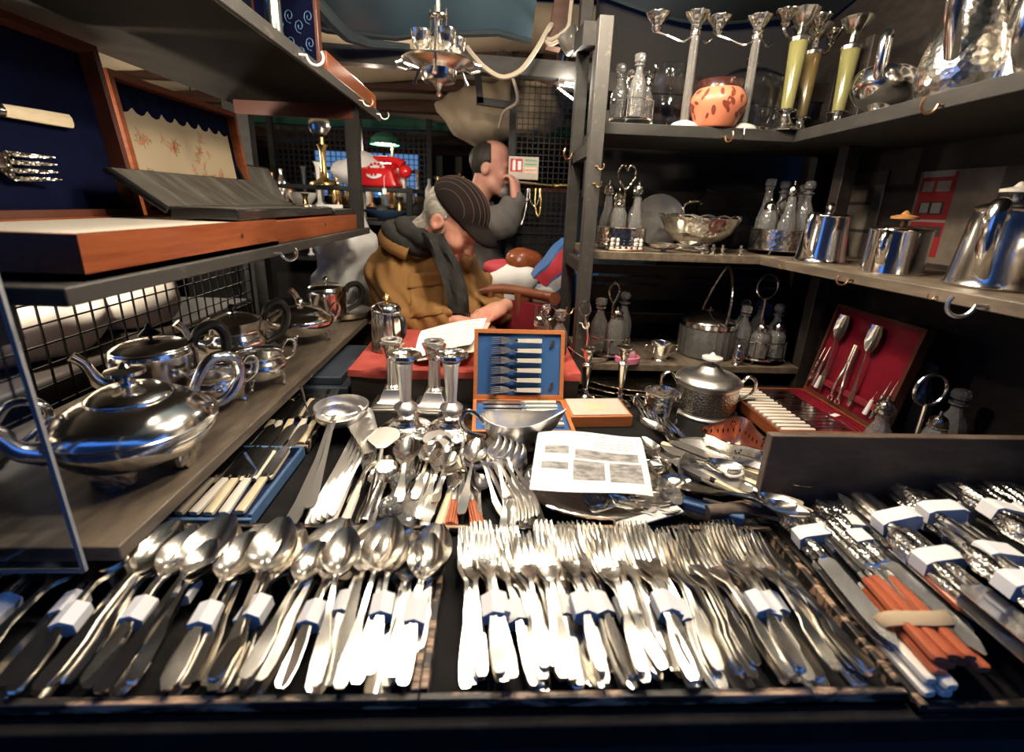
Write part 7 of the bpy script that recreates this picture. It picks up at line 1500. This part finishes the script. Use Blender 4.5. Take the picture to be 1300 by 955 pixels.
def jacketf(P):
    P = P - DM
    d = seg(P, (-.23, 1.45, .60), (-.23, 1.44, 1.02), .165, .165); d = smin(d, seg(P, (-.33, 1.40, 1.10), (-.13, 1.47, 1.10), .088, .080), .08); d = smin(d, seg(P, (-.28, 1.43, 1.14), (-.18, 1.38, 1.20), .075, .065), .07)
    d = smin(d, seg(P, (-.11, 1.38, 1.12), (-.09, 1.33, .97), .08, .09), .06)
    d = smin(d, smin(seg(P, (-.30, 1.34, 1.115), (-.265, 1.25, .990), .075, .064), seg(P, (-.265, 1.25, .99), (-.105, 1.20, .993), .060, .045), .03), .028)
    d = smin(d, smin(seg(P, (-.09, 1.50, 1.12), (.02, 1.44, .985), .075, .064), seg(P, (.02, 1.44, .985), (.055, 1.30, 1.012), .060, .044), .03), .03)
    # open front and neck hole
    d = smax(d, -seg(P, (-.115, 1.355, 1.25), (-.035, 1.22, 1.0), .055, .062), .02); d = smax(d, -seg(P, (-.15, 1.38, 1.20), (-.11, 1.33, 1.32), .058, .075), .015)
    q = P - np.array((-.27, 1.30, 1.05)); fold = np.sin(q[:, 2] * 62 + q[:, 0] * 40 + 2.2 * np.sin(q[:, 0] * 24)) * .5 + np.sin(q[:, 2] * 33 - q[:, 0] * 55) * .5
    return d + .0085 * fold + .007 * noise3(P, 30, 4) + .0035 * np.sin(q[:, 0] * 120 + q[:, 2] * 70 + 3 * np.sin(q[:, 2] * 26))
jk = nets(jacketf, np.array((-.50, 1.10, .58)) + DM, np.array((.16, 1.68, 1.33)) + DM, .0085)
from mathutils.bvhtree import BVHTree
BV = BVHTree.FromPolygons([Vector(v) for v in jk.v], jk.f)
part(rooted(jk), 'jacket', 'jacket', man, smooth=80)
# pocket flap and pocket sewn on the jacket's surface
def patch(x0, y0, x1, y1, lift):
    def f(u, v):
        d = _ray(x0 + (x1 - x0) * u, y0 + (y1 - y0) * v - 6 * u).normalized(); h = BV.ray_cast(CAM, d)
        p = h[0] if h[0] is not None else CAM + d * 1.5
        return p - d * (lift * min(1, 8 * min(u, 1 - u, v + .05, 1.05 - v)))
    return MB().grid(f, 12, 12, .004)
part(rooted(patch(521, 356, 562, 404, .007)), 'chest_pocket', 'jacket', man, smooth=80); part(rooted(patch(518, 350, 565, 367, .014)), 'pocket_flap', 'jacket', man, smooth=80)
part(rooted(MB().tube([W3((-.062 + .098 * math.cos(a), .100 * math.sin(a), -.168 + .03 * math.cos(a))) for a in [PI * .35 + PI * 1.3 * i / 20 for i in range(21)]], .026, 10, .45)), 'collar', 'jacket', man, smooth=80)
# scarf: a coil round the neck and a fringed end
sv = MB().tube([W3((-.050 + .062 * math.cos(a), .068 * math.sin(a), -.106 + .022 * math.cos(a))) for a in [2 * PI * i / 28 for i in range(28)]], [.030 + .004 * math.sin(i * 1.7) for i in range(28)], 12, 1.1, closed=True).tube([W3((-.072 + .074 * math.cos(a), .080 * math.sin(a), -.150 + .02 * math.cos(a))) for a in [2 * PI * i / 28 for i in range(28)]], .030, 10, closed=True)
sc1 = part(rooted(sv), 'scarf', 'scarf', man, smooth=80)
pts = [ony(548, 296, 1.48), ony(560, 320, 1.455), ony(572, 345, 1.44), ony(580, 375, 1.43), ony(582, 398, 1.43)]
P_ = spline(pts, 5); rg = [[p + Vector(((w_ * .034) , .010 * math.sin(w_ * 5 + i * .3) + .004, 0)) for w_ in (-1, -.5, 0, .5, 1)] + [p + Vector((w_ * .034, .020 + .010 * math.sin(w_ * 5 + i * .3), 0)) for w_ in (1, .5, 0, -.5, -1)] for i, p in enumerate(P_)]
part(rooted(MB().loft(rg)), 'scarf_end', 'scarf', sc1, smooth=80)
fr_ = MB()
for i in range(14): x = -.034 + .068 * i / 13; fr_.tube([P_[-1] + Vector((x, .008, .004)), P_[-1] + Vector((x + .003 * math.sin(i), .004, -.025)), P_[-1] + Vector((x + .005 * math.sin(i * 2), .0, -.05))], [.0022, .0020, .0012], 5)
o = part(rooted(fr_), 'fringe', 'cap_cloth', sc1); o['kind'] = 'stuff'
def hairf(P):
    q = local(P, HC, HR); d = ell(q, (-.012, 0, .020), (.100, .084, .088)); d = smax(d, q[:, 0] - .018 + .5 * np.abs(q[:, 2]) * 0, .01); d = smax(d, -(q[:, 2] + .085), .012); d = smax(d, -ell(q, (.006, 0, -.014), (.020, .3, .026)), .006)
    d = smin(d, smax(ell(q, (.030, 0, -.015), (.012, .074, .040)), -ell(q, (.03, 0, -.01), (.03, .060, .06)), .004), .006); d = smin(d, smax(smax(seg(q, (-.03, 0, -.06), (-.056, 0, -.17), .060, .062), q[:, 0] + .03 - .15 * (q[:, 2] + .07), .008), -(q[:, 2] + .135), .01), .015)
    return d + .0025 * np.sin(q[:, 1] * 420 + q[:, 2] * 60) * .6
part(rooted(nets(hairf, HP - .16, HP + .14, .005)), 'hair', 'hair_grey', man, smooth=80)
def capf(P):
    q = local(P, HC, HR); d = ell(q, (-.004, 0, .050), (.108, .090, .082)); d = smax(d, -(q[:, 2] - .030 + .12 * (q[:, 0] - .05)), .010)
    br = smax(ell(q, (.100, 0, .034), (.066, .068, .026)), -ell(q, (.090, 0, .018), (.07, .066, .025)), .004); return smin(d, br, .010)
cp = part(rooted(nets(capf, HP - .20, HP + .22, .006)), 'cap', 'cap_cloth', man, smooth=70)
sm = MB()
for k in range(-4, 5):
    y0 = k * .019
    pts = [W3((-.004 + .1088 * math.cos(a) * math.sqrt(max(1 - (y0 / .0908) ** 2, 0)), y0, .050 + .0828 * math.sin(a) * math.sqrt(max(1 - (y0 / .0908) ** 2, 0)))) for a in [PI * (.06 + .84 * i / 16) for i in range(17)]]
    sm.tube(pts, .0009, 4)
o = part(rooted(sm), 'pinstripes', 'cap_stripe', cp); o['kind'] = 'stuff'
st0 = thing('stool', 'plain wooden stool under the seated person', 'stool', (MX, MY + .02, 0))
part(MB().lathe([(.001, .44), (.16, .44), (.165, .46), (.15, .475), (.001, .475)], 28), 'seat', 'chairwood', st0)
for k in range(4): a = PI / 4 + k * PI / 2; part(MB().tube([(.11 * math.cos(a), .11 * math.sin(a), .44), (.16 * math.cos(a), .16 * math.sin(a), 0)], .016, 8), 'leg', 'chairwood', st0)
# --- standing man in the aisle, hand raised to his face
HC2 = ony(624, 213, 2.40); HR2 = head_axes(math.radians(-18), math.radians(8)); HP2 = np.array(HC2); bx, by = HC2.x - .075, 2.42
man2 = thing('person', 'standing person in a grey coat with dark receding hair holding a hand to the face', 'person', (bx, by, 0))
def root2(mb): mb.v = [(x - bx, y - by, z) for x, y, z in mb.v]; return mb
zs_ = HC2.z - .25                     # shoulder height
body = nets(lambda P: head_field(local(P, HC2, HR2)), HP2 - .24, HP2 + .20, .0065)
hnd = ony(655, 252, 2.22); elb = ony(638, 282, 2.20)
def torso2(P):
    d = seg(P, (bx, by, .90), (bx - .01, by, zs_ - .05), .12, .12); d = smin(d, seg(P, (bx, by, zs_ - .02), (bx + .02, by, zs_ + .10), .07, .05), .05)
    for a in (((bx - .01, by - .16, zs_ - .03), elb, .05, .045), (elb, hnd, .042, .03), ((bx - .01, by + .16, zs_ - .03), (bx + .03, by + .2, 1.05), .05, .04), ((bx - .02, by - .09, .9), (bx + .02, by - .10, .48), .085, .06), ((bx + .02, by - .10, .48), (bx, by - .10, .08), .06, .045), ((bx - .02, by + .09, .9), (bx, by + .10, .48), .085, .06), ((bx, by + .10, .48), (bx - .03, by + .10, .08), .06, .045)): d = smin(d, seg(P, *a), .03)
    for s_ in (-1, 1): d = smin(d, seg(P, (bx - .03, by + s_ * .10, .045), (bx + .14, by + s_ * .10, .035), .045, .035), .02)
    return smax(d, -P[:, 2], .005)
merge(body, nets(torso2, (bx - .30, by - .40, -.03), (bx + .40, by + .36, zs_ + .14), .024)); merge(body, hand_mb(hnd, (-.10, .15, .95), (.8, -.5, .0), 1.1, .95))
part(root2(body), 'body', 'skin', man2, smooth=80)
def coatf(P):
    d = seg(P, (bx, by, .80), (bx - .015, by, zs_ - .08), .165, .165); d = smin(d, seg(P, (bx - .01, by - .13, zs_ - .04), (bx - .01, by + .13, zs_ - .04), .095, .095), .07); d = smin(d, seg(P, (bx, by, zs_), (bx + .02, by, zs_ + .045), .10, .085), .04)
    d = smin(d, smin(seg(P, (bx - .01, by - .16, zs_ - .03), elb, .082, .072), seg(P, elb, hnd, .068, .050), .03), .03); d = smin(d, seg(P, (bx - .01, by + .16, zs_ - .03), (bx + .03, by + .2, 1.05), .08, .06), .03)
    d = smax(d, .78 - P[:, 2], .01); d = smax(d, -ell(P, (HC2.x - .03, HC2.y, HC2.z - .13), (.065, .065, .10)), .01); d = smax(d, -seg(P, hnd + Vector((0, 0, .02)), hnd + Vector((-.01, .02, .12)), .04, .06), .008)
    return d + .008 * np.sin(P[:, 2] * 60 + P[:, 0] * 75 + 2 * np.sin(P[:, 1] * 20)) * .7 + .005 * noise3(P, 22, 9)
part(root2(nets(coatf, (bx - .30, by - .40, .76), (bx + .40, by + .36, zs_ + .16), .016)), 'coat', 'coat_grey', man2, smooth=80)
def trf(P):
    d = 1e3 + 0 * P[:, 0]
    for s_ in (-1, 1): d = smin(d, smin(seg(P, (bx - .02, by + s_ * .09, .92), (bx + .01, by + s_ * .10, .48), .10, .078), seg(P, (bx + .01, by + s_ * .10, .48), (bx - .01, by + s_ * .10, .10), .075, .065), .03), .03)
    return d + .005 * noise3(P, 24, 2)
part(root2(nets(trf, (bx - .2, by - .26, .03), (bx + .2, by + .26, 1.04), .022)), 'trousers', 'trouser', man2, smooth=80)
for s_ in (-1, 1): part(root2(nets(lambda P: smax(smin(seg(P, (bx - .03, by + s_ * .10, .05), (bx + .15, by + s_ * .10, .038), .056, .045), seg(P, (bx - .02, by + s_ * .10, .05), (bx - .02, by + s_ * .10, .13), .055, .055), .02), -P[:, 2] + .001, .004), (bx - .12, by + s_ * .10 - .09, -.02), (bx + .24, by + s_ * .10 + .09, .20), .014)), 'shoe', 'ebony', man2, smooth=80)
def hair2(P):
    q = local(P, HC2, HR2); d = ell(q, (-.012, 0, .030), (.104, .084, .090)); d = smax(d, q[:, 0] - .020 - .20 * np.clip(-q[:, 2] + .03, -.1, .02), .01); d = smax(d, -(q[:, 2] + .07), .01); d = smax(d, -ell(q, (.008, 0, -.010), (.022, .3, .028)), .006)
    return smax(d, -ell(q, (.07, 0, .13), (.11, .058, .075)), .01) + .002 * noise3(P, 200, 1)
part(root2(nets(hair2, HP2 - .16, HP2 + .16, .0065)), 'hair', 'hair_dark', man2, smooth=80)
def beardf(P):
    q = local(P, HC2, HR2); d = smin(seg(q, (.092, -.026, -.058), (.092, .026, -.058), .011, .011), ell(q, (.080, 0, -.098), (.034, .040, .032)), .012)
    return smax(d, -ell(q, (.110, 0, -.072), (.02, .018, .007)), .004) + .0025 * noise3(P, 260, 5)
part(root2(nets(beardf, HP2 - .15, HP2 + .15, .0065)), 'beard', 'beard', man2, smooth=80)
